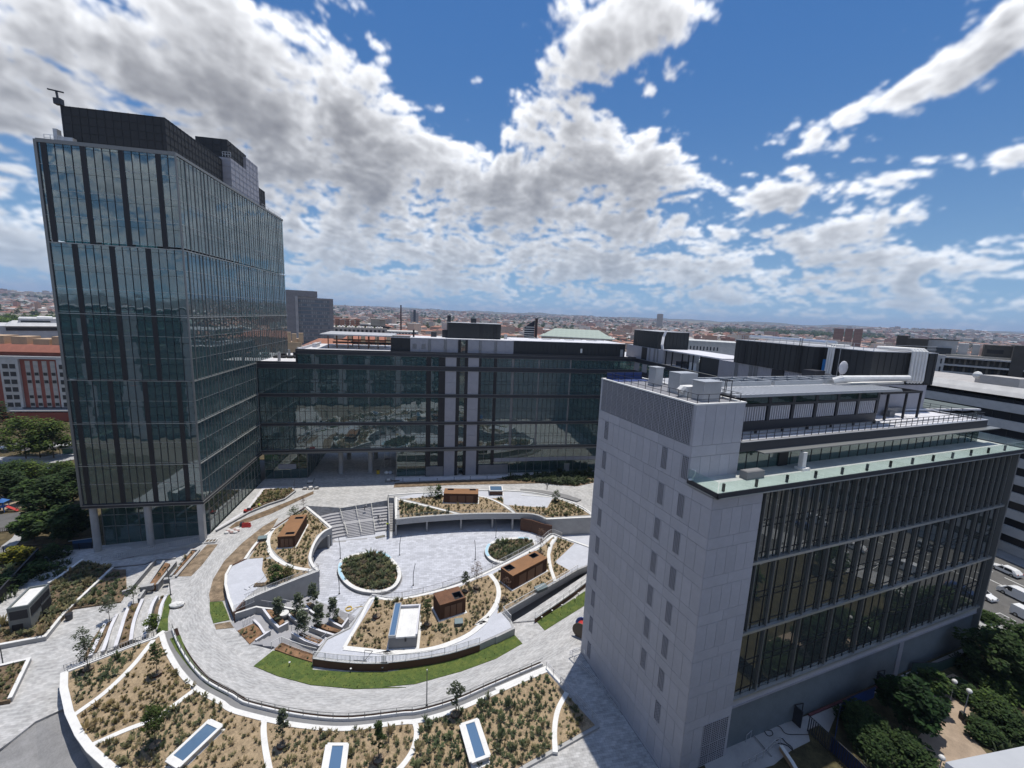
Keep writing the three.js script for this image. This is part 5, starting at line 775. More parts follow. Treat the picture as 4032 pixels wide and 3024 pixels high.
railing('white railing on the ramp between the front island and the pale building',[[13.26,-59.84],[12.36,-61.97],[17.88,-65.20],[29.02,-72.02]],DK+0.05,1.05,{bars:0.2,mat:M.white});
railing('thin railing on the front rim of the far island',fr,DK+0.15,0.95,{bars:0.3,mat:M.fin});
railing('railing above the sloped wall of the island beside the tower',[lc[9],lc[10],lc[11],lc[12]],DK+0.12,1.0,{bars:0.24,mat:M.rail});
railing('white railing at the tip of the island beside the tower',[[-30.43,-67.98],[-28.14,-69.87]],DK+0.1,1.0,{bars:0.2,mat:M.white});
// ramp past the pale building
structure('ramp_pavement',new MB().strip(curve([[13.72,-60.80],[19.69,-64.47],[29.05,-70.68],[32.84,-73.02]],20),curve([[17.61,-60.76],[21.18,-62.89],[26.31,-66.53],[30.89,-69.77]],20),-0.4,0.22),M.paver,'stone ramp between the front island and the lawn');
wallThing('low rusty retaining wall with a white railing beside the small lawn',[[17.51,-60.53],[21.18,-62.89],[26.21,-66.24],[31.77,-70.33]],0.25,-1,0.9,M.cortenPlain);railing('white railing above the small lawn by the pale building',[[17.47,-60.52],[21.07,-62.66],[26.09,-66.03],[31.65,-70.17]],0.9,1.0,{bars:0.2,mat:M.white});
// brown boxes: slatted boxes with openings in the roof
function slatBox(name,label,w,d,h,wells,turn,pos,grid){
const t=thing(name,label,'pavilion',pos,'brown slatted boxes',turn),P=(n,mb,m,o)=>part(t,n,mb,m,{local:true,...o});
P('plinth',new MB().box(-0.25,w+0.25,-0.15,0.16,-d - 0.25,0.28),M.white);
const hole=wells.map(([a,b,c,e])=>[[a,-c],[b,-c],[b,-e],[a,-e]]);
P('roof',new MB().prism([[0,0],[w,0],[w,-d],[0,-d]],h - 0.16,h,hole),grid?M.corten:M.cortenRoof);
const wl=new MB();for(const [a,b] of [[[0,0],[w,0]],[[w,0],[w,-d]],[[w,-d],[0,-d]],[[0,-d],[0,0]]]){const u=(b[0] - a[0])||0,v=(b[1] - a[1])||0,l=Math.hypot(u,v),F={...frame(a[0],a[1],u/l,v/l,-v/l,u/l)};wl.fbox(F,0,l,0.16,h - 0.16,-0.14,-0.06);}
P('wall',wl,M.cortenPlain);const st=new MB();for(const [a,b] of [[[0,0],[w,0]],[[w,0],[w,-d]],[[0,-d],[0,0]]]){const u=b[0] - a[0],v=b[1] - a[1],l=Math.hypot(u,v),F=frame(a[0],a[1],u/l,v/l,-v/l,u/l);for(let s=0.02;s<l;s+=0.15)st.fbox(F,s,s+0.07,0.16,h - 0.02,-0.06,0.0);}P('slat',st,M.cortenPlain,{stuff:true});
const dr=new MB();for(let i=0;i<3;i++)dr.box(w*(0.18+i*0.24),w*(0.18+i*0.24)+w*0.2,0.2,h*0.78,0.0,0.03);P('door',dr,M.cortenDoor);
for(const [a,b,c,e] of wells){P('roof_well',new MB().box(a,b,h - 0.9,h - 0.84,-e,-c),M.black);P('well_frame',new MB().wall([[a,-c],[b,-c],[b,-e],[a,-e]],0.08,h - 0.8,h+0.05,true),M.dark);}
return t;
}
M.cortenRoof=std({color:lin(0.265,0.135,0.062),map:T.concrete,roughness:0.8});M.cortenDoor=std({color:lin(0.16,0.085,0.055),roughness:0.6,map:T.speck});
slatBox('slatted_box','long brown slatted box on the island beside the tower',3.3,9.3,2.67,[[1.3,2.9,0.7,1.5],[1.3,2.9,7.4,8.2]],1*D,[-29.97,DK,-86.5]);
slatBox('slatted_box','long brown slatted box on the far island by two bushes',8.9,3.3,2.7,[[0.8,2.4,2.2,3],[6.6,8.2,2.2,3]],-7.5*D,[3.8,DK,-104.3]);
slatBox('slatted_box','longest brown slatted box, beside the oval bed and the pale building',9.1,3.3,2.87,[[0.3,2.0,1.5,3.0],[6.8,8.4,1.6,2.8]],32*D,[14.94,DK,-67.44]);
slatBox('slatted_box','small square brown slatted box beside the white skylight box',4.4,3.25,2.82,[[2.7,4.1,0.3,1.9]],18*D,[1.96,DK,-61.43],true);
{const t=thing('glazed_box','small brown box with a white rimmed glass top on the far island','skylight',[16.4,DK,-107.9],null,-5*D);part(t,'wall',new MB().box(0,3.5,0,1.25,-3.2,0),M.cortenPlain,{local:true});part(t,'rim',new MB().wall([[0,0],[3.5,0],[3.5,-3.2],[0,-3.2]],0.3,1.2,1.42,true),M.white,{local:true});part(t,'glass_top',new MB().box(0.1,3.4,1.26,1.32,-3.1,-0.1),M.skyGlass,{local:true});part(t,'plinth',new MB().box(-0.3,3.8,-0.1,0.1,-3.4,0.3),M.white,{local:true});}
{const t=thing('skylight_box','white topped dark walled skylight box with a glass strip on the front island','skylight',[-5.5,DK,-56.6],null,-3*D),P=(n,mb,m)=>part(t,n,mb,m,{local:true});P('wall',new MB().box(0,4,0,1.95,-6.3,0),M.concreteDark);P('glass_strip',new MB().box(0.12,0.9,2.2,2.26,-6.9,-0.1),M.skyGlass);P('rim',new MB().wall([[0.05,0],[0.95,0],[0.95,-7],[0.05,-7]],0.14,1.9,2.3,true),M.galv);P('roof',new MB().box(1.05,3.95,1.75,1.98,-5.9,0.05),M.white);P('rim',new MB().box(3.85,4.1,1.9,2.3,-6.3,0).box(1.0,4.1,1.9,2.3,-6.5,-6.2),M.roofWhite);P('plinth',new MB().box(-0.3,4.4,-0.15,0.08,-6.9,0.35),M.white);P('rain_chute',new MB().box(2.3,2.55,1.3,1.8,0,0.2),M.black);}
const vent=(label,pos,turn,w,d,h)=>{const t=thing('vent_box',label,'vent',pos,'dark green metal vent boxes',turn);part(t,'body',new MB().box(-w/2,w/2,0,h - 0.05,-d/2,d/2),std({color:lin(0.05,0.07,0.075),roughness:0.5}),{local:true});part(t,'lid',new MB().hexa([[-w/2 - 0.06,h - 0.05,d/2+0.06],[w/2+0.06,h - 0.05,d/2+0.06],[w/2+0.06,h - 0.05,-d/2 - 0.06],[-w/2 - 0.06,h - 0.05,-d/2 - 0.06]],[[-w/2,h,d/2],[w/2,h,d/2],[w/2,h+0.1,-d/2],[-w/2,h+0.1,-d/2]]),std({color:lin(0.16,0.21,0.22),roughness:0.45}),{local:true});};
vent('dark vent box in the straw in front of the small square brown box',[4.9,DK+0.05,-60.2],0,1.25,1.0,0.66);vent('dark vent box in the straw beside the longest brown box',[20.1,DK+0.05,-66.9],24*D,2.3,1.1,0.62);vent('dark vent box on the island beside the tower',[[-34.09,-90.23][0],DK+0.05,[-34.09,-90.23][1]],0.2,1.6,1.1,0.7);
}
// ---------- the big planted mound at the near edge ----------
{
const Y=0.3,out=G.moundOut,b=box2(out),t=thing('planted_mound','wide planted mound with white curved kerbs in front of the ring path','garden terrace',[(b[0]+b[1])/2,0,(b[2]+b[3])/2]);
part(t,'retaining_wall',new MB().prism(out,-6,Y),M.concrete);
const ring=[...out,out[0]],innerEdge=out.slice(4,18);
part(t,'coping',new MB().wall(out.slice(0,5),0.55,Y,Y+0.16).wall([...out.slice(22),out[0]],0.75,Y,Y+0.16).wall(out.slice(16,19),0.6,Y,Y+0.16).wall(curve(offset(innerEdge,0.35),60),0.62,Y,Y+0.14),M.white);
const rim=curve(offset(innerEdge,-0.45),60),rim2=curve(offset(innerEdge,-1.0),60),rim3=curve(offset(innerEdge,-1.35),60);
structure('drain_channel_ground',new MB().wall(rim,0.7,-0.3,0.05),M.concreteDark,'dark drainage channel along the mound');
part(t,'cream_bench',new MB().wall(rim2,0.22,-0.2,0.36),M.white);part(t,'brown_strip',new MB().wall(rim3,0.5,-0.2,0.08),std({color:lin(0.13,0.075,0.05),map:T.soil,roughness:1}));
structure('planting_bed_ground',new MB().prism(offset(out,0.4,true).every((p)=>inside(...p,out))?offset(out,0.4,true):offset(out,-0.4,true),Y - 0.1,Y+0.06),M.straw,'straw mulch over the planted mound');
const seg=[
[[[-46.90,-59.42],[-43.25,-61.61],[-40.05,-64.20],[-40.28,-59.52],[-40.72,-55.58],[-41.81,-52.94],[-43.91,-55.43]],PAL.green,2.7,1.05],
[[[-41.05,-52.09],[-39.91,-54.80],[-39.25,-59.20],[-39.40,-63.69],[-38.87,-64.45],[-36.20,-61.17],[-32.92,-57.51],[-29.66,-54.80],[-32.17,-50.97],[-35.03,-49.62],[-37.21,-48.48],[-39.13,-50.07]],PAL.gold,2.6,0.95],
[[[-36.62,-48.00],[-34.00,-49.08],[-31.60,-50.48],[-29.20,-54.26],[-23.93,-50.66],[-21.93,-49.69],[-19.69,-48.81],[-18.92,-46.97],[-17.92,-44.60],[-16.62,-42.14],[-20.66,-41.03],[-31.56,-44.38],[-34.07,-46.09]],PAL.dry,2.4,1.0],
[[[-19.09,-48.68],[-14.88,-47.07],[-9.64,-45.93],[-3.20,-45.77],[-1.60,-45.68],[-1.28,-44.20],[-1.71,-42.08],[-3.08,-40.29],[-8.25,-38.55],[-15.28,-40.71],[-16.46,-42.47],[-17.49,-44.54]],PAL.dry,2.5,1.0],
[[[-1.09,-45.61],[3.64,-46.29],[9.05,-48.05],[16.45,-50.27],[18.08,-46.77],[16.42,-44.57],[15.10,-41.85],[14.53,-39.41],[10.85,-38.48],[2.53,-37.22],[-2.70,-40.09],[-1.36,-41.90],[-0.91,-44.00]],PAL.green,2.6,1.15],
[[[18.58,-45.95],[20.48,-41.89],[15.09,-39.67],[15.59,-41.78],[16.65,-44.05]],PAL.olive,2.6,1.1]];
const sky=[[[-27.35,-44.59],[-25.33,-48.57],[-23.59,-47.6],[-25.73,-43.6]],[[-10.79,-43.57],[-8.89,-43.28],[-8.6,-38.8],[-10.5,-38.6]],[[4.28,-43.68],[6.03,-44.03],[6.89,-39.56],[5.12,-39.21]]];
seg.forEach(([p,pal,d,s],i)=>plants(p,Y+0.06,d*1.12,pal,300+i,s,sky));
for(const [p,l] of [[[[-39.71,-64.16],[-39.61,-59.26],[-40.30,-55.16],[-41.52,-52.49]],'white path across the mound nearest the stepped planters'],[[[-29.32,-54.45],[-30.64,-52.42],[-31.85,-50.66],[-34.48,-49.41],[-36.92,-48.05]],'white path across the mound behind the leafiest young tree'],[[[-19.41,-48.84],[-18.78,-46.91],[-17.87,-44.81],[-16.49,-42.09]],'white path across the middle of the mound'],[[[-1.44,-45.73],[-1.09,-44.14],[-1.55,-41.89],[-2.95,-40.12],[-5.73,-38.50]],'curved white path across the mound between two skylights'],[[[18.46,-46.67],[16.51,-44.35],[15.32,-41.78],[14.68,-39.32]],'curved white path at the corner of the mound by the pale building']])
ribbonPath(p,0.62,Y+0.15,M.white,'garden_path',l,20);
const labels=['long rooflight with dark blue glass on the mound, beside the leafiest tree','rooflight with blue glass cut off by the picture edge','bright blue rooflight with a broad white frame on the right part of the mound'];
sky.forEach((q,i)=>{const cx=q.reduce((s,p)=>s+p[0],0)/4,cz=q.reduce((s,p)=>s+p[1],0)/4,r=thing('rooflight',labels[i],'skylight',[cx,Y,cz],'rooflights on the mound');const ins=(k)=>q.map(([x,z])=>[cx+(x - cx)*k,cz+(z - cz)*k]);
part(r,'kerb',new MB().prism(ins(1),Y,Y+0.72),M.galv);part(r,'frame',new MB().wall(q,0.34,Y+0.7,Y+0.84,true).wall([q[0],q[3]],0.75,Y+0.7,Y+0.85).wall([q[1],q[2]],0.6,Y+0.7,Y+0.85),M.white);part(r,'glass',new MB().prism(ins(0.93),Y+0.7,Y+0.76),M.skyGlass);part(r,'footing',new MB().prism(ins(1.18),Y - 0.05,Y+0.12),M.white);});
railing('slim railing along the ring path side of the mound',rim2,0.36,0.75,{post:1.9,rails:[0.4],mat:M.fin,w:0.04});
railing('steel railing along the corner of the mound by the pale building',[[16.78,-50.87],[18.00,-48.19],[19.48,-44.89],[20.99,-41.58]],Y+0.1,1.1,{post:1.5,rails:[0.5,0.8],mat:M.rail});
railing('white railing on the mound beside the stepped planters',[[-47.71,-59.73],[-44.86,-61.47],[-42.48,-63.19],[-39.84,-64.88]],Y+0.1,0.95,{bars:0.3,mat:M.rail});
railing('steel railing up the paving beside the pale building',[[22.95,-53.28],[20.85,-52.71],[23.31,-47.17],[24.44,-43.06]],0,1.1,{post:1.6,rails:[0.5,0.8],mat:M.rail});
}
// ---------- lawns, soil and beds at the level of the path ----------
{
const sheet=(name,mat,poly,y,label,y0=-0.3)=>structure(name,new MB().prism(poly,y0,y),mat,label);
const blades=(poly,y,seed,d=9)=>plants(poly,y,d,[[0.12,0.17,0.035],[0.10,0.15,0.03],[0.14,0.18,0.045]],seed,0.22);
const l1=[[-23.78,-57.52],[-22.14,-60.08],[-19.01,-58.65],[-15.82,-56.95],[-15.65,-55.72],[-11.29,-54.71],[-5.26,-53.84],[-2.85,-53.87],[-6.32,-54.38],[-1.59,-54.29],[3.30,-54.89],[8.56,-56.40],[13.56,-58.30],[14.47,-56.30],[9.96,-54.00],[4.81,-52.49],[-1.49,-51.32],[-6.00,-51.48],[-2.69,-50.94],[-9.33,-51.69],[-15.22,-53.18],[-20.00,-55.30]];
sheet('lawn',M.grass,l1,0.09,'bright green lawn curving under the rusty wall');blades(l1,0.08,501,7);
const l2=[[17.79,-60.81],[18.65,-58.52],[27.13,-63.31],[33.39,-67.28],[34.39,-70.71],[28.77,-67.14],[23.78,-64.05]];sheet('lawn',M.grass,l2,0.09,'narrow lawn strip beside the pale building');blades(l2,0.08,502,7);
const l3=[[-36.11,-72.55],[-34.17,-72.56],[-32.15,-69.52],[-31.03,-67.68],[-33.16,-67.20],[-34.83,-69.88]];sheet('lawn',M.grass,l3,0.09,'small lawn under the rusty wall of the island beside the tower');blades(l3,0.08,503);
const l4=[[-43.84,-75.77],[-42.55,-74.11],[-40.63,-69.41],[-39.04,-66.41],[-39.52,-66.48],[-40.57,-66.33],[-41.66,-69.55],[-43.27,-73.49]];sheet('lawn',M.grass,l4,0.09,'lawn strip between the ring path and the stepped planters');blades(l4,0.08,504);
const l5=[[-37.84,-64.57],[-36.74,-65.16],[-34.38,-61.84],[-30.94,-57.96],[-27.97,-55.24],[-25.26,-53.44],[-25.07,-53.00],[-28.12,-54.83],[-32.18,-58.38],[-35.69,-62.02]];sheet('lawn',M.grass,l5,0.09,'lawn strip between the ring path and the mound');blades(l5,0.08,505);
sheet('soil_strip_ground',M.drySoil,[[-35.15,-102.72],[-37.04,-98.77],[-38.62,-92.00],[-39.25,-85.30],[-38.57,-79.20],[-37.21,-74.79],[-36.07,-72.62],[-33.86,-72.80],[-35.62,-76.95],[-36.89,-80.29],[-37.31,-83.36],[-35.94,-85.65],[-35.72,-91.45],[-34.71,-97.18]],0.07,'dry bare soil strip inside the ring path');
sheet('soil_strip_ground',M.drySoil,[[-32.89,-66.93],[-30.81,-67.24],[-29.68,-65.79],[-32.14,-65.75]],0.06,'bare soil at the end of the small lawn');
sheet('soil_strip_ground',M.drySoil,[[-45.35,-91.98],[-43.32,-91.84],[-42.73,-84.51],[-42.86,-80.76],[-45.36,-80.95]],0.06,'bare brown soil strip beside the ring path near the tower');
sheet('soil_strip_ground',M.soil,[[-9.84,-118.39],[-9.75,-121.66],[4.88,-122.20],[20.15,-121.74],[33.70,-117.72],[22.19,-118.07],[7.88,-118.68]],0.1,'bare soil strip along the glass building');
sheet('soil_strip_ground',M.soil,[[-34.60,-113.08],[-31.08,-117.89],[-30.59,-115.94],[-33.07,-112.28],[-37.37,-105.16],[-40.72,-101.45],[-44.27,-97.62],[-43.80,-101.27]],0.07,'dug up soil beside the tower forecourt');
const h1=[[20.41,-122.41],[28.44,-124.40],[39.16,-124.90],[53.74,-125.15],[50.43,-116.85],[43.87,-114.53],[39.48,-115.57],[33.74,-117.88],[24.25,-120.37]];sheet('planting_bed_ground',M.soil,h1,0.12,'dark planted bed along the glass building');plants(h1,0.12,3.2,PAL.dark,511,2.2);
const h2=[[-44.08,-120.01],[-37.07,-119.74],[-36.12,-118.35],[-37.21,-113.99],[-40.35,-111.08],[-42.90,-107.27],[-43.33,-107.77]];sheet('planting_bed_ground',M.soil,h2,0.25,'triangular planted bed at the foot of the tower');plants(h2,0.25,3.4,PAL.olive,512,1.3);
wallThing('low concrete kerb wall round the triangular bed by the tower',[[-35.63,-117.62],[-36.78,-112.63],[-39.85,-109.65],[-42.58,-105.82],[-46.01,-97.26]],0.3,-0.3,0.5,M.concreteDark,{cap:M.concrete});
sheet('kerb_pavement',M.roofWhite,[[-45.21,-122.09],[-36.53,-121.69],[-36.84,-119.86],[-44.22,-120.02],[-43.47,-107.50],[-46.29,-97.61],[-46.85,-98.62],[-44.08,-107.85]],0.06,'pale kerb strip along the foot of the tower');
sheet('kerb_pavement',M.roofWhite,[[-10.08,-125.82],[20.58,-124.59],[54.12,-126.57],[53.56,-125.16],[20.31,-122.85],[-9.86,-123.13]],0.08,'pale strip along the glass building');
for(const [i,p] of [[-7.50,-122.27],[-2.62,-121.85],[2.48,-121.41],[7.51,-121.81],[12.38,-122.06],[17.52,-121.97]].entries()){const m=thing('bollard_light',['first','second','third','fourth','fifth','sixth'][i]+' slim dark bollard light, counted from the passage, along the glass building','bollard',[p[0],0.08,p[1]],'bollard lights along the glass building');part(m,'post',new MB().cyl(0,0,0,1.0,0.06),M.dark,{local:true});part(m,'lamp_head',new MB().box(-0.08,0.08,0.95,1.12,-0.08,0.08),M.black,{local:true});}
const spots=[[-10.36,-54.52],[-6.08,-54.13],[-1.71,-54.28],[2.93,-55.00],[7.16,-56.31],[18.75,-60.87],[20.91,-62.17],[23.00,-63.28],[25.91,-64.71],[26.97,-65.99],[-18.92,-56.84]],base=thing('lawn_light','small white topped lawn light beside the rusty wall','lawn light',[spots[0][0],0.08,spots[0][1]],'lawn lights');
part(base,'stem',new MB().cyl(0,0,0,0.5,0.04),M.black,{local:true});part(base,'cap',new MB().cyl(0,0,0.5,0.6,0.13,0.13,8),M.white,{local:true});const nth=['first','second','third','fourth','fifth','sixth'];spots.slice(1).forEach((p,i)=>copy(base,[p[0],0.08,p[1]],undefined,0,i<4?`${nth[i + 1]} white topped lawn light from the left under the rusty wall`:i<9?`${nth[i - 4]} white topped light, counted from the bottom, in the narrow lawn by the pale building`:'lone lawn light out on the bright lawn, away from the wall'));base.userData.label='first white topped lawn light from the left under the rusty wall';
}
// ---------- stairs, oval beds, lamp posts ----------
{
const n=48,top=curve([[-26.17,-103.26],[-23.91,-104.49],[-21.46,-105.11],[-18.21,-105.93],[-15.28,-106.49],[-10.31,-107.25]],n),bot=curve([[-22.15,-95.75],[-19.89,-96.70],[-16.83,-97.25],[-13.61,-97.88],[-9.15,-98.75]],n),b=[top[24][0],0,top[24][1]];
const t=thing('seating_steps','broad curved seating steps down into the sunken square, with two stair flights','steps',b),at=(i,s)=>[lerp(top[i][0],bot[i][0],s),lerp(top[i][1],bot[i][1],s)],row=(i0,i1,s)=>Array.from({length:i1 - i0+1},(_,k)=>at(i0+k,s));
const A=14,Bq=25,C=36,big=[0,0.11,0.22,0.33,0.42,0.57,0.68,0.79,0.9,1];
for(const [i0,i1] of [[0,A],[C,n]])for(let k=1;k<9;k++){const y=-k*0.333;part(t,k===4?'landing':'seat_step',new MB().strip(row(i0,i1,big[k+(k>4?0:0)]),row(i0,i1,big[k - 1]+0.0),y - 1.2,y+(k===4?0:0)),M.stepStone);}
for(const [i0,i1] of [[A,Bq],[Bq,C]]){for(let k=0;k<16;k++){const lower=k>=8,s0=lower?0.57+(k - 8)*0.0535:k*0.0535,y=-(k+1)*0.176;part(t,'stair_tread',new MB().strip(row(i0,i1,s0+(k===7?0.142+0.0535:0.0535)),row(i0,i1,s0),y - 1,y),M.stepStone);}}
part(t,'side_wall',new MB().strip([at(0,0),at(0,1)].map(([x,z])=>[x - 0.1,z]),[at(0,0),at(0,1)].map(([x,z])=>[x - 0.5,z]),-3,(x,z)=>0.15),M.concrete);
for(const i of [A,Bq,C]){const p=[at(i,0),at(i,0.42),at(i,0.57),at(i,1)];part(t,'handrail',new MB().bars([[p[0][0],0.95,p[0][1]],[p[1][0],-0.45,p[1][1]]],0.12,0.06).bars([[p[2][0],-0.5,p[2][1]],[p[3][0],-2.0,p[3][1]]],0.12,0.06),M.fin);}
const s=thing('side_stair','narrow dark stair beside the seating steps','stairs',[[-9.13,-103.60][0],0,[-9.13,-103.60][1]]),a0=[[-10.30,-110.06],[-9.11,-109.95]],a1=[[-9.06,-98.74],[-7.93,-98.61]];
for(let k=0;k<20;k++){const f=(q,v)=>[lerp(a0[q][0],a1[q][0],v),lerp(a0[q][1],a1[q][1],v)],y=0.3 -(k+1)*0.165;part(s,'stair_tread',new MB().strip([f(0,(k+1)/20),f(1,(k+1)/20)],[f(0,k/20),f(1,k/20)],y - 0.6,y),M.stepStone);}
part(s,'side_wall',new MB().wall([[-10.83,-112.21],[-9.66,-102.42],[-8.97,-95.76]],0.22,-3,0.7).wall([a0[1],a1[1]].map(([x,z])=>[x+0.15,z]),0.22,-3,1.2),M.concrete);
}
{
const oval=(label,pts,blue,seed)=>{const o=curve(pts,64,true),b=box2(o),t=thing('oval_planter',label,'planter',[(b[0]+b[1])/2,-3,(b[2]+b[3])/2]),inn=offset(o,0.62,true),isIn=inside(...inn[0],o)?inn:offset(o,-0.62,true),md=isIn.map((p,i)=>[(p[0]+o[i][0])/2,(p[1]+o[i][1])/2]);
part(t,'base',new MB().wall(o,0.5,-3,-2.96,true),M.concreteDark);part(t,'wall',new MB().wall(md,0.5,-3.2,-2.42,true),M.concrete);part(t,'seat_rim',new MB().wall(md,0.74,-2.42,-2.34,true),M.white);
part(t,'soil',new MB().prism(isIn,-3,-2.5),M.soil);for(const [i0,i1] of blue)for(let i=i0;i<i1;i+=5)part(t,'blue_glass_seat',new MB().wall(Array.from({length:6},(_,k)=>md[(i+k)% 64]),0.6,-2.34,-2.27),M.iceGlass);
plants(isIn,-2.5,3.4,PAL.mix,seed,1.3);plants(isIn,-2.5,1.2,PAL.green,seed+1,1.7);plants(isIn,-2.5,0.5,PAL.dry,seed+2,1.9);};
oval('round planter with dense green shrubs and light blue glass on its rim',[[-17.83,-83.12],[-17.88,-86.73],[-15.44,-88.88],[-12.40,-89.36],[-9.37,-88.45],[-6.96,-85.21],[-5.50,-81.58],[-5.29,-79.05],[-6.16,-76.46],[-8.01,-75.16],[-10.53,-75.27],[-13.43,-76.59],[-16.06,-79.39]],[[14,24],[58,68]],601);
oval('oval planter with green shrubs behind the longest brown box',[[12.56,-86.62],[13.61,-89.42],[16.41,-91.23],[20.36,-91.61],[23.63,-90.99],[24.94,-88.81],[23.81,-85.28],[20.60,-83.09],[17.95,-81.78],[15.36,-81.69],[13.48,-83.13],[12.66,-84.89]],[[60,70],[20,25]],604);
const poles=[[[-18.43,-88.41],4.8,-0.25,'leaning grey lamp post beside the mouth of the arcade'],[[-16.27,-76.41],4.4,-0.3,'grey lamp post beside the round planter near the trees'],[[-2.77,-77.24],4.5,0.35,'grey lamp post alone on the open paving of the square'],[[-6.09,-88.29],4.6,0.3,'grey lamp post between the steps and the round planter'],[[16.00,-93.15],4.6,-0.2,'grey lamp post under the far island beside its columns'],[[10.15,-84.55],4.5,-0.25,'grey lamp post beside the oval planter'],[[0.05,-47.82],5.2,0,'tall dark lamp post on the ring path with a white top'],[[-43.43,-75.45],4.8,-0.15,'lamp post beside the stepped planters and the ring path'],[[-58.11,-63.98],4.6,-0.2,'lamp post at the edge of the lower path by the vent block'],[[-36.23,-118.72],3.2,0.25,'leaning lamp post by the tower forecourt rubble'],[[-9.84,-122.88],4.4,-0.5,'leaning lamp post at the open passage']];
for(const [[x,z],h,lean,label] of poles){const y=z>-95&&z<-58&&x>-22&&x<25&&!/dark/.test(label)?-3:/lower/.test(label)?-1.5:0,t=thing('lamp_post',label,'lamp post',[x,y,z]);part(t,'post',new MB().tube([[0,0,0],[0,h*0.55,0],[lean*0.5,h*0.8,0],[lean,h,0]],0.075,7,0.05),M.pole,{local:true});part(t,'base_plate',new MB().cyl(0,0,0,0.12,0.16),M.black,{local:true});part(t,'lamp_head',new MB().cyl(lean,0,h - 0.02,h+0.16,0.07,0.07,8),/white top/.test(label)?M.white:M.pole,{local:true});}
}
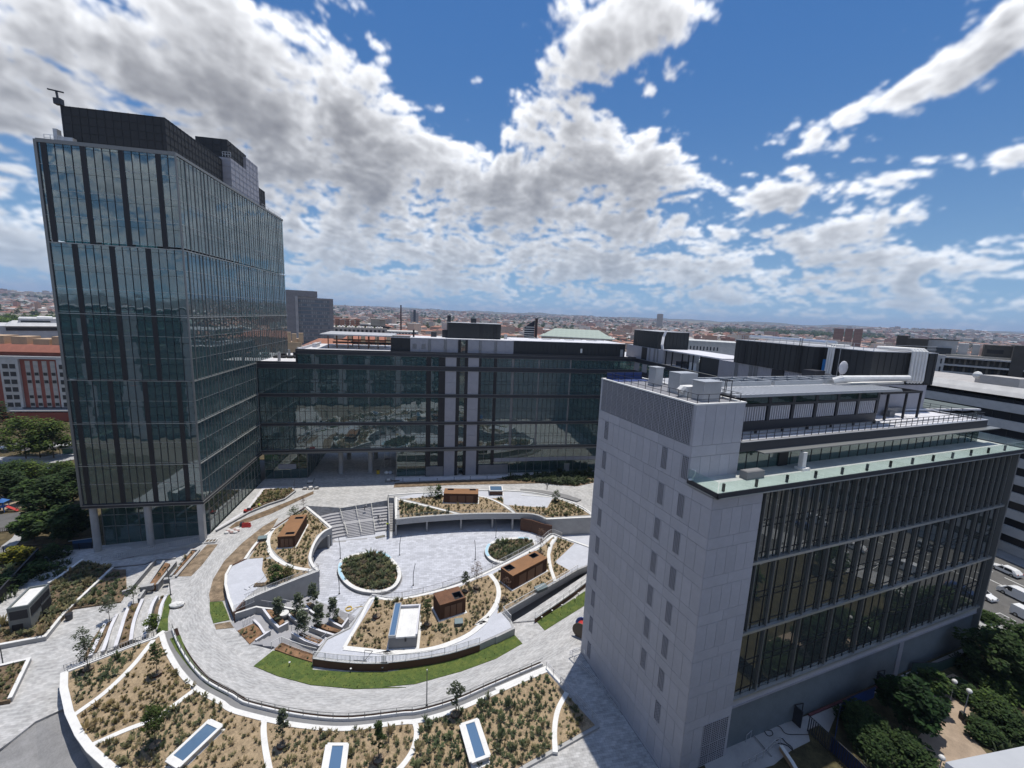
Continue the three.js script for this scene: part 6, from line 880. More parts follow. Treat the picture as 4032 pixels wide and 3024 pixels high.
// ---------- stepped planters between the islands ----------
{
const p0=[-25.88,-62.06],p1=[-16.61,-72.48],dx=p1[0] - p0[0],dz=p1[1] - p0[1],L2=dx*dx+dz*dz,slope=(x,z)=>lerp(0,-3,clamp(((x - p0[0])*dx+(z - p0[1])*dz)/L2));
const zone=[...[[-30.41,-66.64],[-25.91,-61.92],[-21.31,-60.92],[-17.44,-58.54]],...[[-16.03,-60.87],[-15.33,-62.38]],...[[-12.36,-69.41],[-15.00,-71.62],[-21.60,-75.97],[-23.86,-74.42]],...[[-27.27,-70.64]]];
const cellsIn=(poly,s)=>{const b=box2(poly),q=[];for(let x=b[0];x<b[1];x+=s)for(let z=b[2];z<b[3];z+=s)q.push([x,z]);return q;};
// broad steps: level bands across the slope
const u=[dx/Math.sqrt(L2),dz/Math.sqrt(L2)],v=[-u[1],u[0]],len=Math.sqrt(L2),t=thing('garden_steps','broad pale steps going down between the planters to the sunken square','steps',[p0[0],0,p0[1]]);
const clip=(s0,s1)=>{ // part of the zone between two distances along the slope
const side=(q,s,g)=>{const o=[];q.forEach((a,i)=>{const b=q[(i+1)% q.length],f=(w)=>g*((w[0] - p0[0])*u[0]+(w[1] - p0[1])*u[1] - s),fa=f(a),fb=f(b);if(fa>=0)o.push(a);if((fa>=0)!==(fb>=0))o.push([a[0]+(b[0] - a[0])*fa/(fa - fb),a[1]+(b[1] - a[1])*fa/(fa - fb)]);});return o;};
return side(side(zone,s0,1),s1,-1);};
for(let k=0;k<17;k++){const a=k===0?-30:len*k/17,b=k===16?len+30:len*(k+1)/17,q=clip(a,b);if(q.length>2)part(t,'step',new MB().prism(q,-3.2,k===0?0.03:-3*k/17),M.stepStone);}
const planter=(label,bedPx,wallPx,h,mat,pal,seed)=>{const b=box2(bedPx),cx=(b[0]+b[1])/2,cz=(b[2]+b[3])/2,q=thing('garden_planter',label,'planter',[cx,h,cz]);part(q,'soil',new MB().prism(bedPx,h - 1.6,h - 0.08),mat);part(q,'wall',new MB().wall(wallPx,0.26,h - 1.8,h+0.06),M.concrete);part(q,'coping',new MB().wall(wallPx,0.32,h+0.06,h+0.13),M.roofWhite);plants(bedPx,h - 0.08,3,pal,seed,0.8);};
planter('flat straw planter beside the white railing at the top of the steps',[[-28.81,-64.94],[-27.04,-66.24],[-24.76,-63.94],[-25.91,-61.82]],[[-27.29,-66.95],[-25.94,-65.53],[-24.53,-63.63],[-24.03,-63.82],[-25.28,-62.30]],0.2,M.soilRed,PAL.dry,701);
planter('long planter with a tree at its upper side by the ramp wall',[[-26.28,-69.42],[-25.59,-69.85],[-24.30,-68.34],[-22.49,-66.25],[-22.90,-65.41],[-24.76,-67.25]],[[-26.95,-69.77],[-24.71,-66.85],[-22.86,-64.76],[-21.81,-65.69]],0.1,M.soilRed,PAL.dry,702);
planter('shaded planter with a tree in the middle of the steps',[[-22.61,-69.15],[-21.75,-69.79],[-19.72,-67.59],[-20.62,-67.14]],[[-23.28,-69.49],[-21.82,-67.75],[-20.32,-66.42]],-0.7,M.soil,PAL.green,703);
planter('low planter with a tree nearest the sunken square',[[-21.08,-72.76],[-20.40,-73.07],[-18.34,-71.27],[-18.87,-70.56]],[[-21.08,-72.22],[-19.46,-70.21],[-18.36,-69.30]],-1.7,M.soil,PAL.green,704);
planter('boxed planter with a tree beside the kerb of the front island',[[-16.07,-67.77],[-14.84,-68.42],[-13.53,-66.92],[-13.92,-66.47]],[[-16.15,-67.73],[-14.91,-66.41],[-13.68,-65.48],[-13.04,-67.45]],-1.4,M.soil,PAL.dry,705);
planter('narrow straw planter below the boxed planter',[[-18.11,-65.89],[-17.20,-66.18],[-13.38,-63.95],[-13.51,-63.43],[-15.78,-64.41]],[[-18.57,-65.35],[-16.31,-63.96],[-13.95,-62.72],[-13.00,-63.91]],-0.7,M.soilRed,PAL.dry,706);
planter('narrow straw planter beside the zigzag railing',[[-19.57,-63.29],[-19.11,-63.55],[-15.55,-61.34],[-15.84,-60.53],[-17.80,-61.78]],[[-20.57,-63.44],[-18.14,-61.47],[-15.84,-60.17],[-15.13,-61.60]],0,M.soilRed,PAL.dry,707);
const fb=[[-21.36,-61.31],[-19.02,-60.03],[-15.99,-58.22],[-16.00,-56.95],[-18.97,-58.42],[-21.97,-60.12]];structure('planting_bed_ground',new MB().prism(fb,-0.3,0.25),M.soilRed,'brown straw bed above the lawn');plants(fb,0.25,3,PAL.dry,708,0.9);
railing('white barred railing above the brown straw bed',[[-21.33,-61.25],[-19.45,-60.09],[-17.48,-59.00],[-15.70,-58.23]],0.25,1.0,{bars:0.2,mat:M.white});
railing('short white railing beside the flat straw planter',[[-28.29,-65.69],[-27.01,-66.73]],0.1,1.0,{bars:0.22,mat:M.white});
railing('thin steel railing along the narrow straw planters',[[-20.70,-63.72],[-17.70,-61.40],[-15.87,-60.29],[-15.03,-61.59]],0.1,0.9,{post:1.4,rails:[0.5]});
railing('white handrail at the end of the brown straw bed',[[-22.46,-60.40],[-21.43,-61.32]],0.2,1.0,{post:1.2,rails:[],mat:M.white});
railing('barred railing where the steps reach the square',[[-14.80,-69.83],[-12.02,-68.25]],-2.7,1.0,{bars:0.24});
wallThing('zigzag wall between the steps and the kerb of the front island',[[-15.73,-57.07],[-14.70,-59.37],[-13.03,-60.04],[-12.62,-62.26],[-11.99,-62.57],[-11.38,-63.84]],0.3,-3,(x,z)=>clamp(slope(x,z)+1.0,-1.4,0.9),M.concreteDark,{cap:M.concrete});
// ramp wall below the tower side island
wallThing('sloping white capped wall along the ramp under the tower side island',[[-30.34,-67.78],[-27.98,-70.01],[-26.85,-69.71],[-25.19,-69.49],[-23.90,-70.20],[-21.40,-69.48],[-19.98,-69.92]],0.3,-3,(x,z)=>clamp(slope(x,z)+1.35,-1.9,1.35),M.concrete);
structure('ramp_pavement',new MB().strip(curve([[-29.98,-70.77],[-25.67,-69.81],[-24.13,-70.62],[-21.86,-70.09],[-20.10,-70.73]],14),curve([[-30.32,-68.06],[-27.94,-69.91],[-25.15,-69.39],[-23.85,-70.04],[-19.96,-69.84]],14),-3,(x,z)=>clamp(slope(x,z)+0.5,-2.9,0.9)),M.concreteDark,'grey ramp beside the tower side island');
railing('railing on the ramp beside the wall of the tower side island',[[-29.66,-72.22],[-26.21,-71.37],[-24.70,-72.38],[-22.56,-71.77]],(x,z)=>clamp(slope(x,z)+0.6,-2.5,1),0.9,{post:1.5,rails:[]});
const TY=(h,seed)=>({h,r:1.05,base:0.22,leaves:900,size:0.15,pal:LP.grey,seed,th:0.05,n:16,clump:0.42,shape:'cone'});
for(const [p,y,h,l] of [[[-23.72,-66.83],0,3.7,'bushy tree in the long planter by the ramp wall'],[[-21.01,-68.20],-0.8,4.3,'bushy tree in the shaded planter in the middle of the steps'],[[-19.60,-71.92],-1.8,4.2,'bushy tree in the low planter nearest the square'],[[-15.48,-67.77],-1.5,3.9,'bushy tree in the boxed planter by the front island kerb'],[[-17.21,-65.84],-0.8,3.4,'pale bushy tree at the head of the narrow straw planter'],[[-19.05,-63.35],-0.1,3.9,'pale bushy tree by the zigzag railing']])tree('planter_tree',l,[p[0],y,p[1]],TY(h,40+Math.round(h*10)+l.length));
const a=[-23.36,-68.70],rd=thing('round_bench','round pale stone bench among the stepped planters','bench',[a[0],-0.6,a[1]]);part(rd,'seat',new MB().cyl(0,0,0.05,0.35,0.75,0.75,16),M.white,{local:true});part(rd,'base',new MB().cyl(0,0,-0.4,0.05,0.6,0.6,12),M.concreteDark,{local:true});
const hs=[-13.75,-71.85],hose=thing('yellow_hose','coil of yellow hose on the pale paving of the square','hose',[hs[0],-3,hs[1]]);part(hose,'coil',new MB().tube(Array.from({length:40},(_,i)=>[Math.cos(i*0.52)*(0.6+0.12*Math.sin(i)),0.06+i*0.004,Math.sin(i*0.52)*(0.55+0.1*Math.cos(i*1.7))]),0.055,5),M.yellow,{local:true});part(hose,'loose_end',new MB().tube([[0.6,0.06,0],[1.4,0.04,-0.4],[2.4,0.04,-0.5]],0.04,5),M.yellow,{local:true});
}
// ---------- stepped strips and the lower path at the left ----------
{
const low=-1.5;
structure('lower_path_ground',new MB().prism([[-47,-96],[-47.5,-92],...G.gardenEdge.map(([x,z])=>[x+0.3,z]),...[[-40.44,-65.77],[-45.76,-62.65],[-48.50,-60.74],[-45.01,-55.71]],...[[-46.98,-54.18],[-47.68,-51.65],[-49.05,-48.45]],[-60,-20],[-75,-40],[-75,-96]],-8,low),M.paver,'lower stone path below the stepped planters');
structure('shade_ramp_road',new MB().prism([[-45.45,-56.26],[-46.98,-54.18],[-47.68,-51.65],[-48.32,-49.07],[-43.03,-43.51],[-36.65,-41.29],[-30.36,-42.75],[-38.67,-49.94],[-42.59,-53.15]],-9,(x,z)=>Math.max(-6.5,low - 0.3 - Math.max(0,(z+47)*0.28))),M.asphaltShade,'sloping ground in a darker grey standing in for shade beside the mound');  // shade on the paving here is put into the sheet's colour and outline
const band=(pts,y)=>curve(pts,24),strips=[
['path',[[-45.70,-75.71],[-45.09,-73.38],[-43.12,-68.60],[-41.86,-65.61]],[[-47.70,-75.59],[-46.61,-72.13],[-45.48,-69.30],[-43.68,-65.89]],-0.55,M.paver],
['path',[[-51.45,-76.50],[-50.02,-73.18],[-47.96,-68.39],[-46.11,-64.63]],[[-49.60,-75.61],[-48.85,-73.42],[-46.96,-69.15],[-45.21,-65.14]],-1.1,M.paver]];
for(const [,A,Bq,y,m] of strips)structure('stepped_path',new MB().strip(curve(A,24),curve(Bq,24),-3,y),m,'narrow path between the stepped planters');
const b1=[...[[-44.37,-75.62],[-43.55,-72.83],[-41.99,-69.25]],...[[-42.73,-69.17],[-44.34,-73.14],[-44.67,-74.89]]],b2=[...[[-47.71,-74.68],[-45.95,-70.24],[-43.75,-65.67]],...[[-44.52,-64.79],[-47.22,-70.41],[-48.98,-74.64]]],b3=[...[[-49.89,-71.92],[-48.91,-69.00],[-47.60,-64.95]],...[[-48.41,-63.74],[-49.83,-67.44],[-50.52,-70.50]]];
[[b1,0.0,PAL.green],[b2,-0.5,PAL.gold],[b3,-1.2,PAL.green]].forEach(([p,y,pal],i)=>{structure('planting_bed_ground',new MB().prism(p,-3,y),M.soil,'narrow planted strip of the stepped planters');plants(p,y,3,pal,720+i,1.1);});
[[[[-43.99,-75.30],[-43.22,-72.52],[-41.56,-68.76]],0.25],[[[-45.47,-75.44],[-44.93,-73.22],[-42.97,-68.46],[-41.72,-65.47]],0.1],[[[-47.46,-75.13],[-46.24,-71.56],[-45.17,-68.95],[-43.34,-65.29]],-0.05],[[[-49.25,-75.15],[-47.97,-71.73],[-46.04,-67.24],[-44.95,-64.60]],-0.4],[[[-49.75,-72.68],[-48.63,-69.50],[-47.01,-65.82],[-46.40,-64.28]],-0.75],[[[-50.33,-70.98],[-48.92,-67.19],[-47.74,-64.04]],-1.0]].forEach(([p,y],i)=>wallThing(['pale curved kerb wall next to the lawn strip','pale curved wall, second from the lawn strip','pale curved wall on the ring side of the gold planted strip','pale curved wall below the gold planted strip','pale curved wall beside the lower narrow path','lowest pale curved kerb of the stepped planters'][i],curve(p,16),0.38,-3,y,M.concrete,{cap:M.roofWhite,group:'curved walls of the stepped planters'}));
// upper strips towards the tower terrace
const b4=[[-48.98,-79.40],[-47.88,-79.30],[-49.10,-86.06],[-50.19,-86.62]],b5=[[-46.73,-81.83],[-45.94,-81.55],[-46.37,-90.13],[-47.33,-90.37]];[[b4,-0.35,PAL.olive],[b5,0.2,PAL.dry]].forEach(([p,y,pal],i)=>{structure('planting_bed_ground',new MB().prism(p,-3,y),M.soilRed,'planted strip below the tower terrace');plants(p,y,3,pal,730+i,0.9);});
[[[[-46.24,-80.83],[-47.15,-89.69],[-45.70,-89.52],[-45.20,-80.45]],0.4,'pale kerb round the strip beside the bare brown soil'],[[[-47.61,-79.20],[-48.39,-86.53]],-0.1,'pale wall beside the upper planted strip'],[[[-48.57,-75.95],[-49.96,-82.56],[-51.03,-87.62]],-0.5,'pale wall along the path below the tower terrace'],[[[-52.51,-78.37],[-51.78,-78.96],[-53.00,-88.50]],-0.5,'long concrete wall of the dark planted bed below the tower terrace']].forEach(([p,y,l])=>wallThing(l,p,0.3,-3,y,M.concreteDark,{cap:M.concrete}));
[[[-48.93,-78.82],'dark stone block bench beside the stepped planters',1.9],[[-46.14,-80.71],'dark stone block bench at the end of the brown soil strip',2.0]].forEach(([p,l,w])=>{const q=thing('stone_block',l,'bench',[p[0],-0.9,p[1]],null,0.2);part(q,'block',new MB().box(-w/2,w/2,0,0.85,-0.3,0.3),M.concreteDark,{local:true});part(q,'top',new MB().box(-w/2 - 0.04,w/2+0.04,0.85,0.95,-0.35,0.35),M.concrete,{local:true});});
const wp=[-40.80,-72.20],bag=thing('white_sack','white plastic wrapped bundle lying on the ring path','sack',[wp[0],0.02,wp[1]]);part(bag,'wrapping',new MB().ball(0,0.35,0,1.15,0.42,0.75,9,5).ball(0.4,0.5,0.1,0.6,0.35,0.5,7,4),M.white,{local:true});part(bag,'pallet',new MB().box(-0.9,0.9,0,0.12,-0.55,0.55),M.bark,{local:true});
// tower terrace
const ty=(x)=>lerp(-2.0,-0.35,clamp((x+67)/20)),ter=[[-46.9,-97.4],[-46.4,-93],...[[-47.78,-93.83],[-54.00,-91.96],[-60.46,-91.03]],...[[-65.87,-94.10]],[-71,-92],[-71,-97.4]];
structure('tower_terrace_pavement',new MB().prism(ter,-6,(x)=>ty(x)),M.concrete,'concrete forecourt under the tower columns');
wallThing('concrete retaining wall along the edge of the tower forecourt',[[-64.46,-89.64],[-63.49,-90.10],[-60.48,-90.91],[-55.15,-92.37],[-47.80,-94.18]],0.3,-4,(x)=>ty(x)+0.12,M.concreteDark,{cap:M.concrete});
wallThing('lower concrete ramp wall below the tower forecourt',[[-63.62,-88.32],[-59.97,-87.87],[-54.70,-88.35],[-53.69,-89.69],[-50.12,-89.70]],0.3,-4,-1.2,M.concreteDark,{cap:M.concrete});
railing('steel railing along the edge of the tower forecourt',[[-63.44,-90.50],[-60.66,-91.36],[-55.44,-92.92],[-47.87,-94.34]],(x)=>ty(x)+0.1,1.0,{bars:0.3});
const fr=[-45.16,-93.13],pal=thing('stacked_frames','stack of white window frames on the paving by the tower column','frames',[fr[0],0,fr[1]]);part(pal,'frame',new MB().wall([[-1,-0.7],[1,-0.7],[1,0.7],[-1,0.7]],0.12,0.2,0.32,true).box(-0.35,-0.25,0.2,0.3,-0.7,0.7).box(0.3,0.4,0.2,0.3,-0.7,0.7),M.white,{local:true});part(pal,'pallet',new MB().box(-1,1,0,0.15,-0.6,0.6),M.bark,{local:true});
// planted beds of the lower left and the vent block
const bA=[...[[-63.05,-67.95],[-57.00,-69.10],[-59.62,-87.11],[-63.47,-88.95],[-66.25,-89.91],[-66.45,-82.78],[-64.74,-69.99]]],bB=[[-58.24,-75.67],[-51.60,-76.59],[-52.67,-79.73],[-56.95,-86.58],[-59.17,-86.86]],bC=[[-59.86,-63.11],[-55.44,-64.25],[-52.06,-57.37],[-55.25,-57.08]];
[[bA,-0.9,PAL.dry,1.5],[bB,-1.25,PAL.green,1.4],[bC,-1.0,PAL.olive,1.2]].forEach(([p,y,pal2,s],i)=>{structure('planting_bed_ground',new MB().prism(p,-3,y),M.soil,'planted bed beside the lower path');plants(p,y,2.6,pal2,740+i,s);});
[[[[-62.72,-67.58],[-56.75,-68.78],[-58.07,-74.13],[-59.32,-86.91]],-0.75,'long white kerb wall with a bend beside the vent block'],[[[-66.32,-82.46],[-66.03,-84.57],[-66.13,-89.89]],-0.4,'pale wall behind the bed of the vent block'],[[[-59.17,-63.28],[-55.39,-64.37],[-52.20,-57.56]],-0.8,'white kerb wall round the straw bed at the picture edge'],[[[-64.94,-71.09],[-64.94,-73.27]],-0.6,'short white kerb behind the vent block']].forEach(([p,y,l])=>wallThing(l,p,0.36,-3,y,M.concrete));
const v=thing('vent_block','free standing grey block with dark louvres and a white roof','ventilation building',[-62.3,-1.2,-70.3],null,14*D),V=(n,mb,m,o)=>part(v,n,mb,m,{local:true,...o});
V('wall',new MB().box(0,2.4,0,4.0,-5.6,0),std({color:lin(0.22,0.23,0.22),map:T.concrete,roughness:0.9}));V('rim',new MB().wall([[0.1,-0.1],[2.3,-0.1],[2.3,-5.5],[0.1,-5.5]],0.22,3.9,4.35,true),std({color:lin(0.13,0.15,0.15),roughness:0.7}));V('roof',new MB().box(0.15,2.25,3.9,4.1,-5.4,-0.2),M.white);V('plinth',new MB().box(-0.3,2.8,-0.4,0.2,-5.9,0.35),M.roofWhite);
for(const [F,u0,u1,a,b] of [[frame(0,0,1,0,0,1),0.2,2.2,2.3,3.7],[frame(0,0,1,0,0,1),0.3,1.5,0.3,1.5],[frame(2.4,0,0,-1,1,0),0.3,2.8,2.3,3.7],[frame(2.4,0,0,-1,1,0),3.0,5.3,2.6,3.7],[frame(2.4,0,0,-1,1,0),2.9,5.4,0.3,2.2]]){V('louvre_back',new MB().fbox(F,u0,u1,a,b,0.005,0.02),M.black);V('louvre',louvre(new MB(),F,u0,u1,a,b,0.12,0.05),M.dark);}
const bn=[-56.79,-73.21],bin=thing('litter_bin','dark litter bin on the lower path','bin',[bn[0],-1.5,bn[1]]);part(bin,'body',new MB().cyl(0,0,0,1.0,0.42,0.48,12),M.dark,{local:true});part(bin,'rim',new MB().cyl(0,0,1.0,1.06,0.5,0.5,12),M.black,{local:true});
wallThing('dark sloping fence beside the green bank',[[-70.27,-77.19],[-75.77,-93.14]],0.2,-3,0.6,M.black,{cap:M.black});
}
// ---------- park and street on the left ----------
{
structure('park_ground',new MB().prism([[-47.5,-96],[-75,-40],[-120,-20],[-400,-60],[-420,-260],[-60,-260],[-60,-160],[-47.5,-155]],-8,-2.15),std({color:lin(0.55,0.6,0.45),map:T.soil,roughness:1}),'dry parkland beside the tower');
structure('street_road',new MB().prism([[-150.39,-167.45],[-133.44,-165.45],[-122.62,-168.85],[-126.72,-175.59],[-141.40,-175.79],[-158.78,-177.24]],-3,-2.06),M.asphalt,'street behind the park trees');
structure('street_pavement',new MB().prism([[-142.85,-158.65],[-133.73,-159.37],[-123.74,-158.70],[-118.96,-163.58],[-112.74,-155.71],[-117.98,-150.95],[-124.58,-153.93],[-136.75,-151.53]],-3,-2.08),M.concrete,'pavement beside the street');
const zb=new MB();for(const [x,z] of [[-143.97,-169.57],[-142.86,-169.81],[-141.66,-169.94],[-133.71,-170.32],[-132.47,-170.46],[-131.22,-170.60],[-128.89,-171.53],[-127.78,-171.90],[-126.94,-172.28]])zb.obox(x,-2.07,z,1.6,0.02,3.4,0.3);structure('road_markings',zb,M.paint,'white zebra stripes on the street');
for(const [p,l] of [[[[-105.51,-121.66],[-104.07,-124.21],[-100.28,-124.68],[-97.40,-121.39],[-96.95,-119.77],[-99.58,-118.50],[-102.36,-117.79]],'sandy playground'],[[[-115.54,-137.40],[-111.55,-138.42],[-106.68,-134.00],[-104.17,-137.11],[-101.71,-139.71],[-100.16,-137.46],[-104.85,-133.84],[-112.80,-135.84]],'sandy path between shrubs'],[[[-87.81,-108.88],[-87.82,-114.35],[-86.29,-115.65],[-85.43,-113.62],[-87.22,-111.48],[-86.65,-108.75]],'sandy patch under trees'],[[[-112.08,-124.98],[-109.07,-127.50],[-106.65,-129.03],[-105.66,-127.76],[-107.83,-125.96],[-110.60,-123.22]],'pale path in the park']])structure('sand_path',new MB().prism(p,-3,-2.09),M.sand,l);
structure('park_path',new MB().prism([[-86.57,-95.59],[-88.40,-103.24],[-91.45,-109.27],[-89.70,-109.52],[-87.12,-105.46],[-84.02,-96.95]],-3,-2.07),M.concrete,'pale path at the edge of the park');
structure('rubber_ground',new MB().prism([[-103.30,-114.55],[-97.89,-116.35],[-95.48,-117.09],[-93.31,-112.12],[-90.75,-107.50],[-95.78,-105.63]],-3,-2.07),M.asphalt,'dark rubber floor of the playground');
const PT=(h,r,seed,pal,leaves=2600,size=0.42)=>({h,r,base:0.28,leaves:leaves*0.9,size,pal,seed,th:0.2,n:26,clump:0.30,squash:0.75});
const b=(n,l,p,o,g)=>tree(n,l,[p[0],-2.1,p[1]],o,g);
b('park_tree','broad green street tree in front of the red brick flats, nearest the picture edge',[-127.43,-157.16],PT(13,7.2,61,LP.lime,4200));b('park_tree','broad green street tree in front of the red brick flats, next to the tower',[-120.25,-157.56],PT(12,6.2,62,LP.lime,3600));
b('park_tree','slim street tree between two broad trees',[-124.09,-157.82],PT(8,2.6,63,LP.park,1400));b('park_tree','dark tree at the picture edge above the broad street trees',[-143.14,-166.04],PT(17,6,64,LP.deep,3600));
b('park_tree','large dark park tree close to the foot of the tower',[-86.96,-111.00],PT(9.5,5.4,65,LP.deep,4200));b('park_tree','flat crowned park tree beside the pale path',[-82.68,-101.07],PT(6.4,3.2,66,LP.park,2400));b('park_tree','dark leaning park tree by the blue banner fence',[-78.17,-102.08],PT(7.2,4.0,67,LP.deep,3000));b('park_tree','dark park tree hidden behind the tower column',[-75.27,-100.60],PT(7.5,3.8,68,LP.deep,2800));
b('park_tree','round park tree by the sandy playground',[-99.42,-122.12],PT(5.6,3.1,69,LP.park,2200));b('park_tree','dark tree over the playground at the picture edge',[-106.88,-125.03],PT(7,4.4,70,LP.deep,2800));b('park_tree','tall dark tree against the side of the tower',[-87.94,-118.87],PT(9.5,4.6,76,LP.deep,3200));
const SP=[[-115.53,-138.75],[-113.25,-140.66],[-104.70,-137.84],[-103.24,-139.12],[-118.32,-138.99],[-98.81,-132.66],[-106.50,-127.55],[-100.40,-127.27]];
const SH=(h,r,seed,pal)=>({h,r,base:0.02,leaves:1500,size:0.3,pal,seed,th:0.09,n:14,clump:0.45,squash:0.8});
[[180,760,4.6,4.2,LP.park,'green shrub in the middle of the park'],[350,720,4.2,3.8,LP.lime,'lighter green shrub beside the park lamp'],[640,740,4.4,4.0,LP.park,'green shrub behind the park lamp'],[745,730,4.2,3.4,LP.lime,'light green shrub next to the tower'],[60,760,4,3.4,LP.park,'green shrub near the street kerb'],[740,840,4,3.6,LP.deep,'dark shrub beside the tower above the sandy path'],[190,940,3,2.6,LP.park,'dark shrub at the pale park path'],[480,930,3.4,2.8,LP.deep,'dark shrub by the round playground tree']].forEach(([x,y,h,r,pal,l],i)=>{const p=SP[i];b('park_shrub',l,p,SH(h,r,80+i*3,pal));});
b('park_shrub','yellow flowering bush by the dark fence',[-79.89,-93.49],SH(2.6,2.1,110,LP.yellow));b('park_shrub','dark green bush by the dark fence',[-73.52,-92.71],SH(3.2,2.2,113,LP.deep));b('park_shrub','low green bush at the top of the bank',[-72.51,-87.74],SH(1.9,2.2,116,LP.park));b('park_shrub','dark green bush at the picture edge behind the vent block',[-73.71,-83.57],SH(2.2,3.2,119,LP.deep));
const lp=[-105.77,-136.57],lt=thing('park_lamp','park lamp with a white globe head among the shrubs','lamp post',[lp[0],-2.1,lp[1]]);part(lt,'post',new MB().cyl(0,0,0,3.6,0.07),M.pole,{local:true});part(lt,'globe',new MB().ball(0,3.9,0,0.38,0.38,0.38),M.white,{local:true});
const bs=[-116.99,-158.71],sh=thing('bus_shelter','grey glass bus shelter beside the tower edge','bus shelter',[bs[0],-2.05,bs[1]],null,0.2);for(const [x,z] of [[-2,0],[2,0],[-2,-1.4],[2,-1.4]])part(sh,'post',new MB().box(x - 0.06,x+0.06,0,2.7,z - 0.06,z+0.06),M.fin,{local:true});part(sh,'roof',new MB().box(-2.3,2.3,2.7,2.88,-1.7,0.4),M.galv,{local:true});part(sh,'glass',new MB().box(-1.95,1.95,0.4,2.5,-1.42,-1.38),M.glassDark,{local:true});part(sh,'bench',new MB().box(-1.5,1.5,0.4,0.5,-1.2,-0.8),M.dark,{local:true});
const pg=[-100.52,-117.11],pl=thing('play_frame','blue and red climbing frame in the playground','play equipment',[pg[0],-2.05,pg[1]]);part(pl,'tower',new MB().box(-1.2,0.2,1.2,1.35,-0.7,0.7).box(-1.2,-1.1,0,2.6,-0.7,-0.6).box(0.1,0.2,0,2.6,-0.7,-0.6).box(-1.2,-1.1,0,2.6,0.6,0.7).box(0.1,0.2,0,2.6,0.6,0.7),std({color:lin(0.05,0.16,0.42)}),{local:true});part(pl,'roof',new MB().hexa([[-1.4,2.6,0.9],[0.4,2.6,0.9],[0.4,2.6,-0.9],[-1.4,2.6,-0.9]],[[-0.6,3.3,0.1],[-0.4,3.3,0.1],[-0.4,3.3,-0.1],[-0.6,3.3,-0.1]]),std({color:lin(0.05,0.16,0.42)}),{local:true});part(pl,'slide',new MB().bar([0.2,1.3,0],[2.6,0.15,0.2],0.7,0.12),M.red,{local:true});part(pl,'panel',new MB().box(-2.4,-1.3,0.3,1.2,-0.4,0.4),M.red,{local:true});
const fence=(label,path,y,h,m,step=0.16)=>{const [bx,bz]=path[1],t=thing('fence',label,'fence',[bx,y,bz]);part(t,'rail',new MB().bars(path.map(([x,z])=>[x,y+h,z]),0.07).bars(path.map(([x,z])=>[x,y+0.15,z]),0.07),m);const q=new MB(),po=new MB();for(const [x,z] of along(path,step))q.box(x - 0.025,x+0.025,y,y+h,z - 0.025,z+0.025);for(const [x,z] of along(path,2.2))po.box(x - 0.05,x+0.05,y - 0.3,y+h+0.08,z - 0.05,z+0.05);part(t,'bar',q,m,{stuff:true});part(t,'post',po,m,{stuff:true});return t;};
fence('dark barred fence between the park and the planted bank',[[-86.07,-95.53],[-84.65,-96.02],[-78.69,-96.32],[-72.43,-95.58],[-68.36,-95.79]],-2.1,1.9,M.black);
fence('brown wooden fence round the playground',[[-95.07,-116.55],[-93.31,-112.12],[-90.58,-107.07],[-92.85,-106.10],[-94.51,-105.69]],-2.1,1.0,M.bark,0.3);fence('pale wooden fence behind the climbing frame',[[-98.31,-116.88],[-97.12,-117.75],[-95.90,-118.38]],-2.1,1.0,M.ochre,0.3);
const bt=thing('blue_hoarding','blue banner hung on the fence beside the tower column','banner',[[-70.23,-95.66][0],-2.1,[-70.23,-95.66][1]]);part(bt,'sheet',new MB().wall([[-72.12,-96.06],[-70.75,-96.42],[-69.17,-96.77]],0.05,-1.9,0.25),std({color:lin(0.02,0.07,0.16),roughness:0.6}));part(bt,'rail',new MB().wall([[-72.69,-95.95],[-69.04,-96.82]],0.09,0.25,0.34),M.rail);
const pl2=plants([[-73.22,-79.60],[-82.80,-91.07],[-75.88,-93.00],[-74.67,-91.59],[-70.99,-83.21],[-68.97,-77.67]],-2.0,0.9,PAL.dark,760,2.6),pl3=plants([[-72.50,-85.52],[-74.76,-91.91],[-68.54,-91.79],[-67.16,-86.79],[-68.02,-84.41]],-1.9,1.4,PAL.dark,761,2.2);
plants([[-125.32,-146.01],[-124.39,-150.61],[-109.18,-149.48],[-101.71,-139.71],[-105.65,-137.92],[-116.80,-138.18]],-2.1,0.5,PAL.dark,762,3.4);
}
